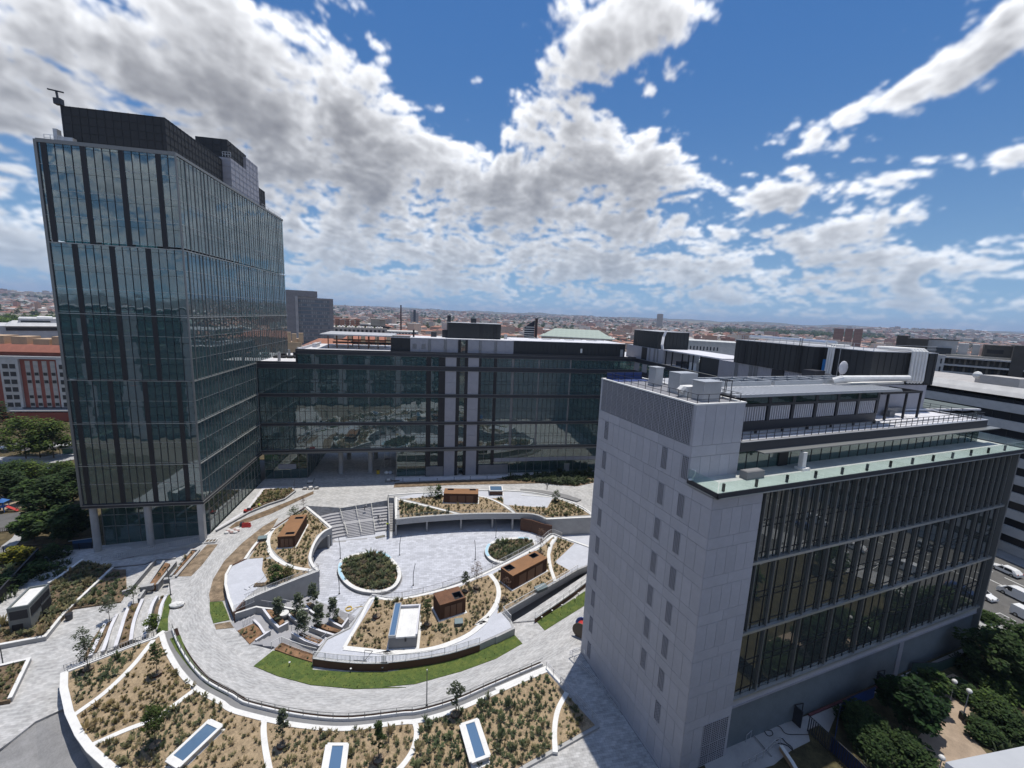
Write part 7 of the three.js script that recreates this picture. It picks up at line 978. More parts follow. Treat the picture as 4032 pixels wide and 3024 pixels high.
// ---------- park, fence and street on the right ----------
{
const Y=2.3;
structure('park_ground',new MB().prism([...[[25.15,-34.44],[28.95,-33.84],[32.91,-34.78],[38.44,-36.27],[41.85,-36.86]],...[[60.01,-40.16],[83.19,-44.23],[87.80,-44.68]],[100,-58],[100,-14],[14,-14],[14,-28]],-5,Y - 0.02),std({color:lin(0.42,0.5,0.36),map:T.soil,roughness:1}),'planted park beside the pale building');
structure('sand_path',new MB().prism([[64.46,-37.23],[69.62,-39.18],[73.58,-39.76],[73.99,-37.56],[70.05,-35.38],[68.52,-32.54],[65.45,-33.11],[64.28,-31.45],[63.53,-29.56],[55.29,-27.95],[52.69,-29.40],[56.88,-32.59],[62.11,-34.41]],-4,Y+0.01),M.sand,'pale sandy path in the park');
structure('street_road',new MB().prism([[94,120],[94,-160],[122.5,-160],[122.5,120]],-5,Y),M.asphalt,'broad street with parked cars');
structure('street_pavement',new MB().prism([[122.5,120],[122.5,-160],[128,-160],[128,120]],-5,Y+0.14),M.concrete,'pavement at the foot of the banded building');structure('street_pavement',new MB().prism([[88.5,120],[88.5,-160],[94,-160],[94,120]],-5,Y+0.13),M.concrete,'pavement beside the park');
structure('street_road',new MB().prism([[12,-14],[94,-14],[94,40],[12,40]],-5,Y+0.002),M.asphalt,'side street beyond the park');structure('street_pavement',new MB().prism([[14,-16],[88.4,-16],[88.4,-14],[14,-14]],-5,Y+0.13),M.concrete,'pavement between the park and the side street');
const mk=new MB();for(let x=18;x<88;x+=5)mk.box(x,x+2.6,Y,Y+0.012,-4.1,-3.95).box(x,x+0.1,Y,Y+0.012,-13.8,-9);for(const x of [109.4,113.5])for(let z=-130;z<60;z+=5.2)mk.box(x - 0.09,x+0.09,Y - 0.01,Y+0.012,z,z+(x<110?5.2:3.4));for(let z=-130;z<60;z+=5.4)mk.box(98.1,98.22,Y - 0.01,Y+0.012,z,z+2.2).box(95,98.1,Y - 0.01,Y+0.012,z,z+0.1);structure('road_markings',mk,M.paint,'white lane lines on the broad street');
structure('service_pavement',new MB().prism([[30.35,-35.44],[37.44,-36.24],[43.83,-37.00],[46.90,-37.37],[59.40,-39.50],[83.75,-43.83],[82.11,-42.80],[61.31,-39.22],[51.54,-37.53],[47.33,-35.04],[46.97,-36.04],[45.02,-35.70],[44.11,-34.48],[40.78,-33.83],[37.71,-32.81],[29.49,-32.07]],-4,Y+0.02),M.concrete,'concrete strip along the pale building');
const cam=(n,l,p,o)=>tree(n,l,[p[0],Y,p[1]],o);
const PT=(h,r,seed,pal,leaves=3600,size=0.28)=>({h,r,base:0.3,leaves:leaves*0.8,size,pal,seed,th:0.16,n:30,clump:0.27,squash:0.75});
cam('park_tree','dark green park tree in front of the grey base wall of the pale building',[57.51,-33.99],PT(6.4,3.4,131,[[0.02,0.052,0.016],[0.03,0.07,0.02],[0.014,0.036,0.012]],4600));
cam('park_tree','dark park tree at the far corner of the pale building, beside the street',[78.71,-38.43],PT(6.6,4.4,132,LP.deep,4200));cam('park_tree','thin leaved small tree behind the dark green park tree',[63.98,-36.29],PT(5,2.4,133,LP.park,1100));cam('park_tree','dark tree at the picture edge above the hedge',[85.76,-39.84],PT(6,3.4,134,LP.deep,3000));
cam('park_tree','street tree before the white bands of the office across the street',[122.9,-68],PT(7.5,3.6,135,LP.deep,3000,0.3));cam('park_tree','street tree further along the white banded office',[123,-79],PT(7,3.4,138,LP.deep,2600,0.3));
const SH=(h,r,seed,pal,leaves=2600)=>({h,r,base:0.02,leaves,size:0.2,pal,seed,th:0.06,n:24,clump:0.33,squash:0.75});
[[[51.69,-35.09],2.6,2.3,LP.deep,'dark shrub by the blue fence, lower one'],[[50.39,-32.37],1.9,2.6,LP.deep,'low dark shrub below the blue fence'],[[53.57,-30.73],2.0,2.8,LP.deep,'dark shrub around a white globe lamp'],[[71.23,-33.98],2.0,2.6,LP.park,'clipped olive hedge bush beside the lamp'],[[69.60,-31.71],2.2,2.8,LP.deep,'dark hedge bush at the picture edge'],[[66.12,-31.59],1.5,2.0,LP.deep,'low hedge bush by the sandy path'],[[76.79,-39.00],1.6,2.8,LP.deep,'dark hedge mass beyond the sandy path'],[[77.28,-36.12],1.5,3.0,LP.park,'olive hedge bush at the picture edge'],[[93.08,-47.86],1.3,1.6,LP.park,'small bush at the street corner of the pale building'],[[70.36,-36.88],1.4,1.9,LP.deep,'dark bush by the red valve post']].forEach(([p,h,r,pal,l],i)=>cam('park_shrub',l,p,SH(h,r,150+i*3,pal)));
plants([[50.41,-35.73],[55.57,-36.57],[52.83,-32.00],[55.50,-29.70],[46.89,-31.04]],Y,1.3,PAL.dark,770,2.4);plants([[65.77,-33.40],[70.66,-35.04],[72.00,-30.27],[66.38,-27.26],[63.78,-29.72]],Y,1.5,PAL.dark,771,2.2);plants([[76.67,-41.14],[82.65,-41.57],[85.41,-37.45],[78.67,-33.85],[73.83,-37.17]],Y,1.3,PAL.dark,772,2.2);
const lampAt=(p,h,l)=>{const t=thing('park_lamp',l,'lamp post',[p[0],Y,p[1]]);part(t,'post',new MB().cyl(0,0,0,h - 0.3,0.07,0.05),std({color:lin(0.36,0.36,0.36),roughness:0.5}),{local:true});part(t,'globe',new MB().ball(0,h,0,0.3,0.3,0.3,10,7),M.white,{local:true});return t;};
const pl=lampAt([66.25,-33.97],4.0,'white globe lamp with a dark bin beside the sandy path');part(pl,'litter_bin',new MB().box(-0.35,0.05,0.1,0.95,-0.25,0.25),M.black,{local:true});lampAt([53.78,-28.36],3.3,'white globe lamp in the shrubs at the lower picture edge');lampAt([67.32,-36.04],3.2,'white globe lamp at the far end of the sandy path');
// blue fence, stairs, doors
const bf=[[44.88,-35.57],[45.26,-33.14],[45.71,-29.77],[45.87,-27.96]],t=thing('fence','tall blue and dark barred fence from the wall of the pale building','fence',[bf[0][0],Y,bf[0][1]]);part(t,'rail',new MB().bars(bf.map(([x,z])=>[x,Y+2.1,z]),0.06).bars(bf.map(([x,z])=>[x,Y+0.2,z]),0.06),M.dark);const bars=new MB();for(const [x,z] of along(bf,0.24))bars.box(x - 0.05,x+0.05,Y,Y+2.1,z - 0.03,z+0.03);part(t,'bar',bars,M.dark,{stuff:true});part(t,'blue_sheet',new MB().wall(offset(bf.slice(1),-0.12),0.04,Y+0.1,Y+2.0),M.blue);
const b2=[[47.37,-34.28],[50.88,-36.77],[54.35,-37.63],[57.80,-38.21]],t2=thing('blue_hoarding','blue sheet fence curving behind the dark shrubs','fence',[b2[1][0],Y,b2[1][1]]);part(t2,'sheet',new MB().wall(curve(b2,14),0.05,Y,Y+1.7),std({color:lin(0.015,0.06,0.25),roughness:0.6}));part(t2,'post',new MB().wall(curve(b2,14),0.07,Y+1.7,Y+1.76),M.dark);
const b3=[[77.09,-40.70],[80.70,-41.33]],t3=thing('blue_hoarding','bright blue sheet on the fence at the far corner of the pale building','fence',[b3[0][0],Y,b3[0][1]]);part(t3,'sheet',new MB().wall(b3,0.05,Y,Y+2),M.blue);part(t3,'post',new MB().wall(b3,0.08,Y+2,Y+2.06),M.dark);
const gw=[[67.45,-40.78],[71.13,-40.24],[78.15,-41.23]],t4=thing('green_hoarding','dark green sheet fence along the path to the street','fence',[gw[0][0],Y,gw[0][1]]);part(t4,'sheet',new MB().wall(gw,0.05,Y,Y+1.6),std({color:lin(0.02,0.05,0.04),roughness:0.7}));part(t4,'rail',new MB().wall(gw,0.08,Y+1.6,Y+1.66),M.dark);
const st=thing('outdoor_steps','short dark flight of steps beside the base louvres of the pale building','steps',[[37.24,-35.11][0],Y,[37.24,-35.11][1]]),s0=[[37.99,-36.20],[38.21,-33.61]],s1=[[37.03,-36.47],[37.41,-33.66]];for(let k=0;k<6;k++){const f=(q,v)=>[lerp(s0[q][0],s1[q][0],v),lerp(s0[q][1],s1[q][1],v)];part(st,'stair_tread',new MB().strip([f(0,k/6),f(1,k/6)],[f(0,(k+0.62)/6),f(1,(k+0.62)/6)],0,2.42 - k*0.05),M.concrete);part(st,'stair_riser',new MB().strip([f(0,(k+0.62)/6),f(1,(k+0.62)/6)],[f(0,(k+1)/6),f(1,(k+1)/6)],0,2.34 - k*0.05),M.black);}
railing('steel handrail beside the short dark steps',[[33.77,-32.92],[36.99,-33.61],[39.27,-34.52],[40.44,-34.62]],Y,1.0,{post:1.1,rails:[0.5]});railing('grey handrail at the wall above the short dark steps',[[36.40,-35.53],[38.51,-36.37]],Y,1.0,{post:1,rails:[]});
wallThing('low pale wall beside the handrail of the short steps',[[39.81,-34.18],[39.55,-32.33],[39.28,-31.30]],0.35,0,Y+0.6,M.ochre);
const cb=thing('cable','black cables lying on the concrete by the pale building','cable',[[40.21,-34.64][0],Y,[40.21,-34.64][1]]);part(cb,'loop',new MB().tube(curve([[39.59,-36.38],[39.56,-35.77],[40.28,-35.81],[40.49,-36.24],[39.80,-36.42],[41.29,-36.74],[41.93,-36.49],[41.90,-35.72],[43.42,-35.33],[44.63,-35.15]],40).map(([x,z])=>[x,Y+0.08,z]),0.04,5),M.black);part(cb,'coil',new MB().tube(curve([[40.12,-35.09],[40.95,-35.26],[41.06,-34.65],[41.28,-34.18],[41.06,-33.79],[40.99,-34.23],[40.64,-34.57],[40.03,-34.81]],30).map(([x,z])=>[x,Y+0.1,z]),0.05,5),M.black);
const dr=(label,c,w,turn)=>{const q=thing('open_hatch',label,'door',[c[0],Y,c[1]],null,turn);part(q,'leaf',new MB().box(0,0.12,0,2.3,0,w),M.dark,{local:true});part(q,'frame',new MB().bars([[0,2.3,0],[1.3,2.3,0.2],[1.3,0,0.2]],0.08),M.black,{local:true});};
dr('dark door leaf standing open from the base wall of the pale building',[44.06,-36.97],1.0,0.2);dr('grey door leaf standing open further along the base wall',[59.78,-39.64],1.1,0.2);
const pp=thing('red_pipe','dark red pipe lying along the foot of the base wall','pipe',[[53.05,-38.19][0],Y,[53.05,-38.19][1]]);part(pp,'pipe',new MB().tube([[46.75,-37.22],[53.23,-38.34],[62.07,-39.80]].map(([x,z])=>[x,Y+0.2,z]),0.16,7),std({color:lin(0.12,0.04,0.045)}));part(pp,'bracket',new MB().obox([53.23,-38.34][0],Y,[53.23,-38.34][1],0.3,0.1,0.3),M.dark);
// cars
const carProto=(name,label,L,W,H,van,pos,turn,paint)=>{const c=thing(name,label,van?'van':'car',pos,null,turn),P=(n,mb,m,o)=>part(c,n,mb,m,{local:true,...o}),h0=0.28,belt=van?1.12:0.86; // length along x, front at +x
const prof=van?[[-L/2,h0],[-L/2,H - 0.12],[-L/2+0.15,H],[L*0.16,H],[L*0.25,H - 0.15],[L*0.36,belt+0.1],[L/2 - 0.1,belt - 0.12],[L/2,0.65],[L/2,h0]]:[[-L/2,h0+0.1],[-L/2+0.05,0.8],[-L/2+0.15,belt+0.05],[-L*0.36,H - 0.12],[-L*0.22,H],[L*0.05,H],[L*0.24,belt+0.06],[L*0.43,belt - 0.1],[L/2,0.62],[L/2,h0]];
const body=new MB(),wid=(y)=>(y>belt?W/2 -(y - belt)/(H - belt)*(van?0.1:0.2):W/2),n=prof.length;for(let i=0;i<n;i++){const a=prof[i],b=prof[(i+1)% n];body.quad([a[0],a[1],wid(a[1])],[a[0],a[1],-wid(a[1])],[b[0],b[1],-wid(b[1])],[b[0],b[1],wid(b[1])]);}
const tri=THREE.ShapeUtils.triangulateShape(prof.map((p)=>new THREE.Vector2(...p)),[]);for(const s of [1,-1])for(const f of tri)body.tri(...(s>0?f:[...f].reverse()).map((k)=>[prof[k][0],prof[k][1],s*wid(prof[k][1])]));P('body',body,paint);
const sideW=(x0,x1,x2,x3,s)=>{const y0=belt+0.04,y1=H - 0.14,w0=wid(y0)+0.012,w1=wid(y1)+0.012;return new MB().quad([x0,y0,s*w0],[x1,y0,s*w0],[x2,y1,s*w1],[x3,y1,s*w1]);};
for(const s of [1,-1]){if(van)P('side_window',sideW(L*0.1,L*0.32,L*0.22,L*0.1,s),M.carGlass);else{P('side_window',sideW(-L*0.02,L*0.2,L*0.06,-L*0.02,s),M.carGlass);P('side_window',sideW(-L*0.34,-L*0.04,-L*0.04,-L*0.27,s),M.carGlass);}P('mirror',new MB().box(L*0.2,L*0.25,belt,belt+0.16,s*(W/2+0.02)- 0.08,s*(W/2+0.02)+0.08),paint);P('headlight',new MB().box(L/2 - 0.1,L/2+0.015,0.64,0.78,s*W*0.34 - 0.16,s*W*0.34+0.16),M.alu);P('tail_light',new MB().box(-L/2 - 0.015,-L/2+0.06,0.78,1.0,s*W*0.4 - 0.1,s*W*0.4+0.1),M.red);}
const q=van?[4,5]:[5,6],A=prof[q[0]],Bq=prof[q[1]],e=(a,k,s)=>{const x=lerp(A[0],Bq[0],k),y=lerp(A[1],Bq[1],k);return [x+0.02,y+0.02,s*(wid(y)- 0.12)];};P('windscreen',new MB().quad(e(0,0.08,1),e(0,0.92,1),e(0,0.92,-1),e(0,0.08,-1)),M.carGlass);
for(const x of [-L*0.31,L*0.31])for(const s of [1,-1]){const w=new THREE.Group();w.name='wheel';w.position.set(x,0.33,s*(W/2 - 0.1));c.add(w);const ty=new THREE.Mesh(new THREE.CylinderGeometry(0.33,0.33,0.24,16).rotateX(Math.PI/2),M.black);ty.name='tyre';w.add(ty);const ri=new THREE.Mesh(new THREE.CylinderGeometry(0.2,0.2,0.26,10).rotateX(Math.PI/2),M.alu);ri.name='rim';w.add(ri);}
P('underside',new MB().box(-L*0.46,L*0.46,0.2,0.36,-W*0.42,W*0.42),M.black);P('bumper',new MB().box(L/2 - 0.02,L/2+0.04,0.3,0.5,-W*0.46,W*0.46),van?M.dark:paint);return c;};
M.carGlass=std({color:lin(0.015,0.017,0.02),roughness:0.06});M.carWhite=new THREE.MeshPhysicalMaterial({color:lin(0.78,0.79,0.80),roughness:0.4,clearcoat:0.8,clearcoatRoughness:0.1});M.carGrey=new THREE.MeshPhysicalMaterial({color:lin(0.30,0.32,0.34),roughness:0.4,clearcoat:0.8,clearcoatRoughness:0.1});M.carBlue=new THREE.MeshPhysicalMaterial({color:lin(0.02,0.05,0.16),roughness:0.4,clearcoat:0.8,clearcoatRoughness:0.1});
carProto('car','white estate car driving on the far lane by the white banded office',4.6,1.82,1.5,false,[116,Y,-58.6],Math.PI/2,M.carWhite);carProto('van','white panel van on the middle lane of the street',5.2,1.95,2.0,true,[107,Y,-51.6],Math.PI/2,M.carWhite);carProto('car','white saloon car parked at the corner of the pale building',4.4,1.78,1.46,false,[100.7,Y,-53.4],-Math.PI/2,M.carWhite);carProto('van','small white delivery van parked beside the park',4.4,1.8,1.85,true,[100.7,Y,-46.6],-Math.PI/2,M.carWhite);
const others=[[100.7,-60,'car','grey',M.carGrey,'grey car parked behind the far corner of the pale building'],[100.7,-39,'car','dark blue',M.carBlue,'dark blue car parked beside the park, out of the picture'],[100.7,-31,'van','white',M.carWhite,'white van parked beside the park, out of the picture'],[116,-30,'car','grey',M.carGrey,'grey car on the far lane, out of the picture'],[100.7,-22,'car','white',M.carWhite,'white car parked beyond the white van, out of the picture'],[107,-12,'van','white',M.carWhite,'white van on the middle lane, out of the picture'],[100.7,-12,'car','blue',M.carBlue,'dark blue car parked farthest along the park, out of the picture'],[119.8,-46,'car','grey',M.carGrey,'grey car parked at the kerb of the white banded office']];
const row=[[24,-11.4,'car',M.carWhite],[34,-11.4,'car',M.carBlue],[39,-11.4,'van',M.carWhite],[50,-11.4,'car',M.carGrey],[60,-11.4,'car',M.carWhite],[66,-1,'van',M.carWhite],[72,-11.4,'car',M.carBlue],[46,1,'car',M.carWhite]];row.forEach(([x,z,k,m],i)=>carProto(k,['white car first in the row on the side street','dark blue car second in the row on the side street','white van third in the row on the side street','grey car fourth in the row on the side street','white car fifth in the row on the side street','white van driving on the side street','dark blue car last in the row on the side street','white car driving on the side street'][i]+', out of the picture',k==='van'?5:4.4,1.8,k==='van'?1.95:1.48,k==='van',[x,Y,z],0,m));
others.forEach(([x,z,k,,m,l],i)=>carProto(k,l,k==='van'?5:4.4,1.8,k==='van'?1.95:1.48,k==='van',[x,Y,z],i & 1?Math.PI/2:-Math.PI/2,m));
// park beyond the lower picture edge, mirrored in the glass front
for(const [x,z,h,r,s] of [[62,-20,6,3.2,171],[48,-18,6.5,3.6,172],[36,-22,6,3,174],[84,-24,6.5,3.2,176],[28,-18,6,3,177],[74,8,8,4,178],[54,12,8,4,179]])cam('park_tree','park tree outside the picture, mirrored in the glass front',[x,z],PT(h,r,s,LP.park,2200,0.34)).userData.group='park trees mirrored in the glass front';
// parapet of the roof terrace the picture is taken from
const pe=[[2.38,-1.24],[2.63,-1.24],[2.88,-1.24],[3.12,-1.24]],pt=thing('roof_parapet','pale parapet corner at the lower picture edge','parapet',[pe[1][0],0,pe[1][1]]);part(pt,'wall',new MB().strip(pe,pe.map(([x,z])=>[x+0.35,z+1.3]),46.5,48),M.concrete);part(pt,'coping',new MB().strip(offset(pe,-0.0),pe.map(([x,z])=>[x+0.36,z+1.34]),48.002,48.03),std({color:lin(0.42,0.43,0.44),roughness:0.8,map:T.speck}));
}
// ---------- buildings round the square and across the street ----------
{
const lum=(r,g,b,x={})=>std({color:lin(r,g,b),map:T.concrete,roughness:0.9,...x});
const win=std({color:lin(0.035,0.042,0.05),roughness:0.12});
// white banded office across the street
{const X=126.5,t=thing('banded_office_building','white office building with long dark window bands across the street','office building',[X,2.4,-70]),w=lum(0.50,0.495,0.485);
part(t,'core',new MB().box(X+0.8,X+30,2,36,-150,60),std({color:lin(0.012,0.013,0.018),roughness:0.3}));
for(let k=0;k<9;k++){const y=35.3 - 3.85*k;part(t,'parapet_band',new MB().hexa([[X,y - 1.95,62],[X+1.1,y - 1.95,62],[X+1.1,y - 1.95,-152],[X,y - 1.95,-152]],[[X+0.15,y,62],[X+1.2,y,62],[X+1.2,y,-152],[X+0.15,y,-152]]),w);}
part(t,'roof_band',new MB().hexa([[X - 0.2,36.8,62],[X+2,36.8,62],[X+2,36.8,-152],[X - 0.2,36.8,-152]],[[X+2.4,39.2,62],[X+3,39.2,62],[X+3,38.4,-152],[X+2.4,38.4,-152]]),w);part(t,'roof',new MB().box(X+2.5,X+30,36.5,38.2,-151,60),lum(0.42,0.40,0.385));
part(t,'roof_stair',new MB().box(X+4,X+9,38.2,40.6,-78,-71).box(X+9,X+22,38.2,39.4,-82,-72),lum(0.46,0.44,0.42));part(t,'tank',new MB().ball(X+4.6,40.4,-79,0.9,0.9,0.9),M.white);const sk=new MB();for(let i=0;i<6;i++)sk.hexa([[X+6,38.2,-66+i*2.3],[X+12,38.2,-66+i*2.3],[X+12,38.2,-68.2+i*2.3],[X+6,38.2,-68.2+i*2.3]],[[X+7,39.3,-66.1+i*2.3],[X+11,39.3,-66.1+i*2.3],[X+11,39.3,-68.1+i*2.3],[X+7,39.3,-68.1+i*2.3]]);part(t,'glass_rooflight',sk,M.iceGlass,{stuff:true});
const m=new MB();for(let z=-150;z<60;z+=3.1)m.box(X+0.7,X+0.8,2,36.8,z - 0.05,z+0.05);part(t,'mullion',m,M.dark,{stuff:true});}
// flats placed by heading and distance
const far=(name,label,cat,azL,azR,d,group,y0=-6)=>{const a=(azL+azR)/2*D,t=thing(name,label,cat,[Math.sin(a)*d,y0,-Math.cos(a)*d],group,-a);t.W=d*Math.tan((azR - azL)/2*D)*2;t.Y=(el)=>50+d*Math.tan(el*D)- y0;t.X=(az)=>d*Math.tan((az*D)- a);t.P=(n,mb,m,o)=>part(t,n,mb,m,{local:true,...o});return t;};
const windows=(t,x0,x1,y0,y1,nx,ny,z,m,fx=0.5,fy=0.55)=>{for(let i=0;i<nx;i++)for(let j=0;j<ny;j++){const cx=lerp(x0,x1,(i+0.5)/nx),cy=lerp(y0,y1,(j+0.5)/ny),hw=(x1 - x0)/nx*fx/2,hh=(y1 - y0)/ny*fy/2;t.P('window',new MB().box(cx - hw,cx+hw,cy - hh,cy+hh,z - 0.1,z+0.04),m);}};
{const t=far('dark_brick_flats','dark brown and white apartment building with long white balconies','apartment building',51.5,63,215),br=lum(0.085,0.078,0.07),wh=lum(0.52,0.51,0.50),X=t.X,Y=t.Y;
t.P('brick_block',new MB().box(X(52.95),X(53.75),0,Y(-0.36),-14,-3),br);t.P('brick_block',new MB().box(X(53.7),X(55.25),0,Y(-0.6),-14,-2),br);t.P('brick_wing',new MB().box(X(48),X(55.8),Y(-3.2),Y(-1.95),-16,0),br);t.P('white_wall',new MB().box(X(47),X(55.8),0,Y(-3.1),-16,0.2),wh);
t.P('white_bay',new MB().box(X(55.8),X(56.65),0,Y(-2.0),-16,0.5),wh);windows(t,X(55.9),X(56.6),Y(-3.7),Y(-2.2),2,2,0.55,win,0.3,0.62);
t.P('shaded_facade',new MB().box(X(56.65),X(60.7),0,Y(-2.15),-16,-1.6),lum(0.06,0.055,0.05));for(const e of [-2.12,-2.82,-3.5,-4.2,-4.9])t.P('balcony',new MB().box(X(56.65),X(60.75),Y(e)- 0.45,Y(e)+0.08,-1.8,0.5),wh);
for(let i=0;i<11;i++)for(const e of [-2.5,-3.2])t.P('shutter',new MB().box(X(56.85+i*0.36),X(57.0+i*0.36),Y(e)- 1.1,Y(e)+1.1,-1.6,-1.5),i % 2?lum(0.2,0.18,0.16):win);
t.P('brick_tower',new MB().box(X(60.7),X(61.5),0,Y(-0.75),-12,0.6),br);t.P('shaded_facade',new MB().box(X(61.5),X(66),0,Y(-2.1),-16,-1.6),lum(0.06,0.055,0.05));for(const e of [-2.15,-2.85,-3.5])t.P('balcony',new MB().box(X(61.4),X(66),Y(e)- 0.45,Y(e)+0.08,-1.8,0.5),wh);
t.P('white_attic',new MB().box(X(55.25),X(57.3),Y(-1.9),Y(-0.62),-14,-6),wh);t.P('roof_line',new MB().box(X(55.2),X(57.35),Y(-0.62),Y(-0.55),-14.2,-5.8),M.black);t.P('white_attic',new MB().box(X(57.35),X(58.0),Y(-1.9),Y(-0.85),-14,-6),wh);t.P('white_attic',new MB().box(X(58.3),X(58.75),Y(-1.9),Y(-0.9),-14,-6),wh);t.P('brick_attic',new MB().box(X(59),X(60.8),Y(-2),Y(-0.85),-15,-3),br);t.P('dark_recess',new MB().box(X(59.2),X(60.2),Y(-1.6),Y(-1.25),-3,-2.96),M.black);t.P('glass_room',new MB().box(X(55.9),X(56.95),Y(-2.05),Y(-1.35),-6,-3),win);t.P('terrace_parapet',new MB().box(X(56.65),X(60.7),Y(-2.1),Y(-1.9),-5,-1.7),lum(0.3,0.29,0.27));}
// red brick flats left of the tower
{const t=thing('red_brick_flats','red brick apartment building with white glazed bays and a tiled attic','apartment building',[-165,-2,-210]),wh=lum(0.55,0.55,0.54),P=(n,mb,m,o)=>part(t,n,mb,m,o),Z=-210;
P('brick_wall',new MB().box(-196,-128,-2,23.6,Z - 14,Z),lum(0.30,0.095,0.07));P('cornice',new MB().box(-196,-128,23.6,24.7,Z - 14,Z+0.7),wh);P('attic',new MB().box(-195,-129,24.7,26.6,Z - 13,Z - 2),lum(0.27,0.10,0.075));P('tile_roof',new MB().hexa([[-196,26.4,Z - 0.6],[-128,26.4,Z - 0.6],[-128,26.4,Z - 14],[-196,26.4,Z - 14]],[[-194,29.2,Z - 4],[-130,29.2,Z - 4],[-130,29.2,Z - 10],[-194,29.2,Z - 10]]),lum(0.30,0.115,0.08));
for(const [x0,x1,y] of [[-184,-176,32.6],[-173.5,-168,32.4],[-165.8,-160,31.6],[-159,-154,32.8],[-150,-143,32.4]])P('ochre_block',new MB().box(x0,x1,26.6,y,Z - 12,Z - 5),lum(0.52,0.37,0.24));
for(const cx of [-188,-170.8,-151,-133]){P('white_bay',new MB().box(cx - 3.2,cx+3.2,-2,23.5,Z,Z+0.9),wh);for(let j=0;j<7;j++)for(const s of [-1.35,1.15]){P('window',new MB().box(cx+s - 1.0,cx+s+1.0,19.6 - j*3.25,21.5 - j*3.25,Z+0.9,Z+0.95),win);P('sill',new MB().box(cx+s - 1.1,cx+s+1.1,19.3 - j*3.25,19.55 - j*3.25,Z+0.9,Z+1.05),wh);}}
for(const cx of [-182,-179,-165,-162.2,-159.1,-156.2,-146,-143,-140,-137]){P('window_strip',new MB().box(cx - 0.85,cx+0.85,2,22.8,Z,Z+0.08),lum(0.50,0.48,0.45));for(let j=0;j<6;j++)P('window',new MB().box(cx - 0.7,cx+0.7,19.9 - j*3.25,21.2 - j*3.25,Z+0.06,Z+0.14),(j+cx | 0)% 3?win:lum(0.42,0.42,0.40));}
P('shop_roof',new MB().box(-170,-146,2.2,2.6,Z+0.5,Z+5),M.galv);P('red_podium',new MB().box(-196,-128,-2,1.8,Z+4,Z+5),lum(0.26,0.075,0.05));P('shop_front',new MB().box(-168,-146,1.7,3.2,Z+0.9,Z+1.2),win);}
// white terraced office behind the red flats
{const t=far('white_terraced_office','white terraced office with dark window bands beyond the red flats','office building',-41,-33.5,330),wh=lum(0.52,0.52,0.53),X=t.X,Y=t.Y;
t.P('lower_floor',new MB().box(X(-41),X(-33),0,Y(-2.75),-40,0),wh);t.P('window_band',new MB().box(X(-39.1),X(-33),Y(-3.15),Y(-2.85),-1,0.15),win);t.P('mid_floor',new MB().hexa([[X(-39.2),Y(-2.75),0.8],[X(-33),Y(-2.75),0.8],[X(-33),Y(-2.75),-36],[X(-39.2),Y(-2.75),-36]],[[X(-38.8),Y(-2.5),-3],[X(-33),Y(-2.5),-3],[X(-33),Y(-2.5),-36],[X(-38.8),Y(-2.5),-36]]),wh);t.P('top_floor',new MB().box(X(-38.35),X(-33),Y(-2.5),Y(-2.12),-34,-6),wh);t.P('window_band',new MB().box(X(-38.2),X(-36.4),Y(-2.45),Y(-2.3),-6.2,-5.9),win);t.P('roof_unit',new MB().box(X(-37.2),X(-36.2),Y(-2.12),Y(-2.02),-30,-12),M.white);}
// grey office tower behind
{const t=far('grey_office_tower','grey office tower with a gridded glass front and a pale pier beyond the glass tower','office tower',-17.6,-11.85,310),X=t.X,Y=t.Y,g=lum(0.26,0.26,0.275);
t.P('slab_wall',new MB().box(X(-18.5),X(-16.02),0,Y(1.86),-30,0),g);t.P('lintel',new MB().box(X(-16.02),X(-13.6),Y(1.15),Y(1.86),-30,-0.2),g);t.P('pale_pier',new MB().box(X(-16.02),X(-15.72),0,Y(1.2),-6,0.5),lum(0.42,0.42,0.43));t.P('glass_body',new MB().box(X(-15.72),X(-11.85),0,Y(1.02),-26,-1),std({color:lin(0.12,0.15,0.18),roughness:0.15}));t.P('frame',new MB().box(X(-15.72),X(-11.85),Y(0.82),Y(1.06),-26,-0.6).box(X(-12.28),X(-11.85),0,Y(0.82),-26,-0.6),g);
const fl=11,y0=Y(-4.1),y1=Y(0.8);for(let j=0;j<fl;j++){t.P('floor_band',new MB().box(X(-15.7),X(-12.28),lerp(y0,y1,j/fl),lerp(y0,y1,j/fl)+0.75,-1,-0.72),g);const r=rng(j+3);for(let i=0;i<15;i++)t.P('window',new MB().box(lerp(X(-15.7),X(-12.28),(i+0.1)/15),lerp(X(-15.7),X(-12.28),(i+0.9)/15),lerp(y0,y1,j/fl)+0.9,lerp(y0,y1,(j+1)/fl)- 0.1,-1,-0.9),r()<0.4?lum(0.3,0.33,0.35):std({color:lin(0.16,0.20,0.24),roughness:0.15}));}t.P('slat_row',louvre(new MB(),frame(X(-15.7),-0.5,1,0,0,1),0,X(-13.65)- X(-15.7),Y(1.04),Y(1.14),0.3),M.white);}
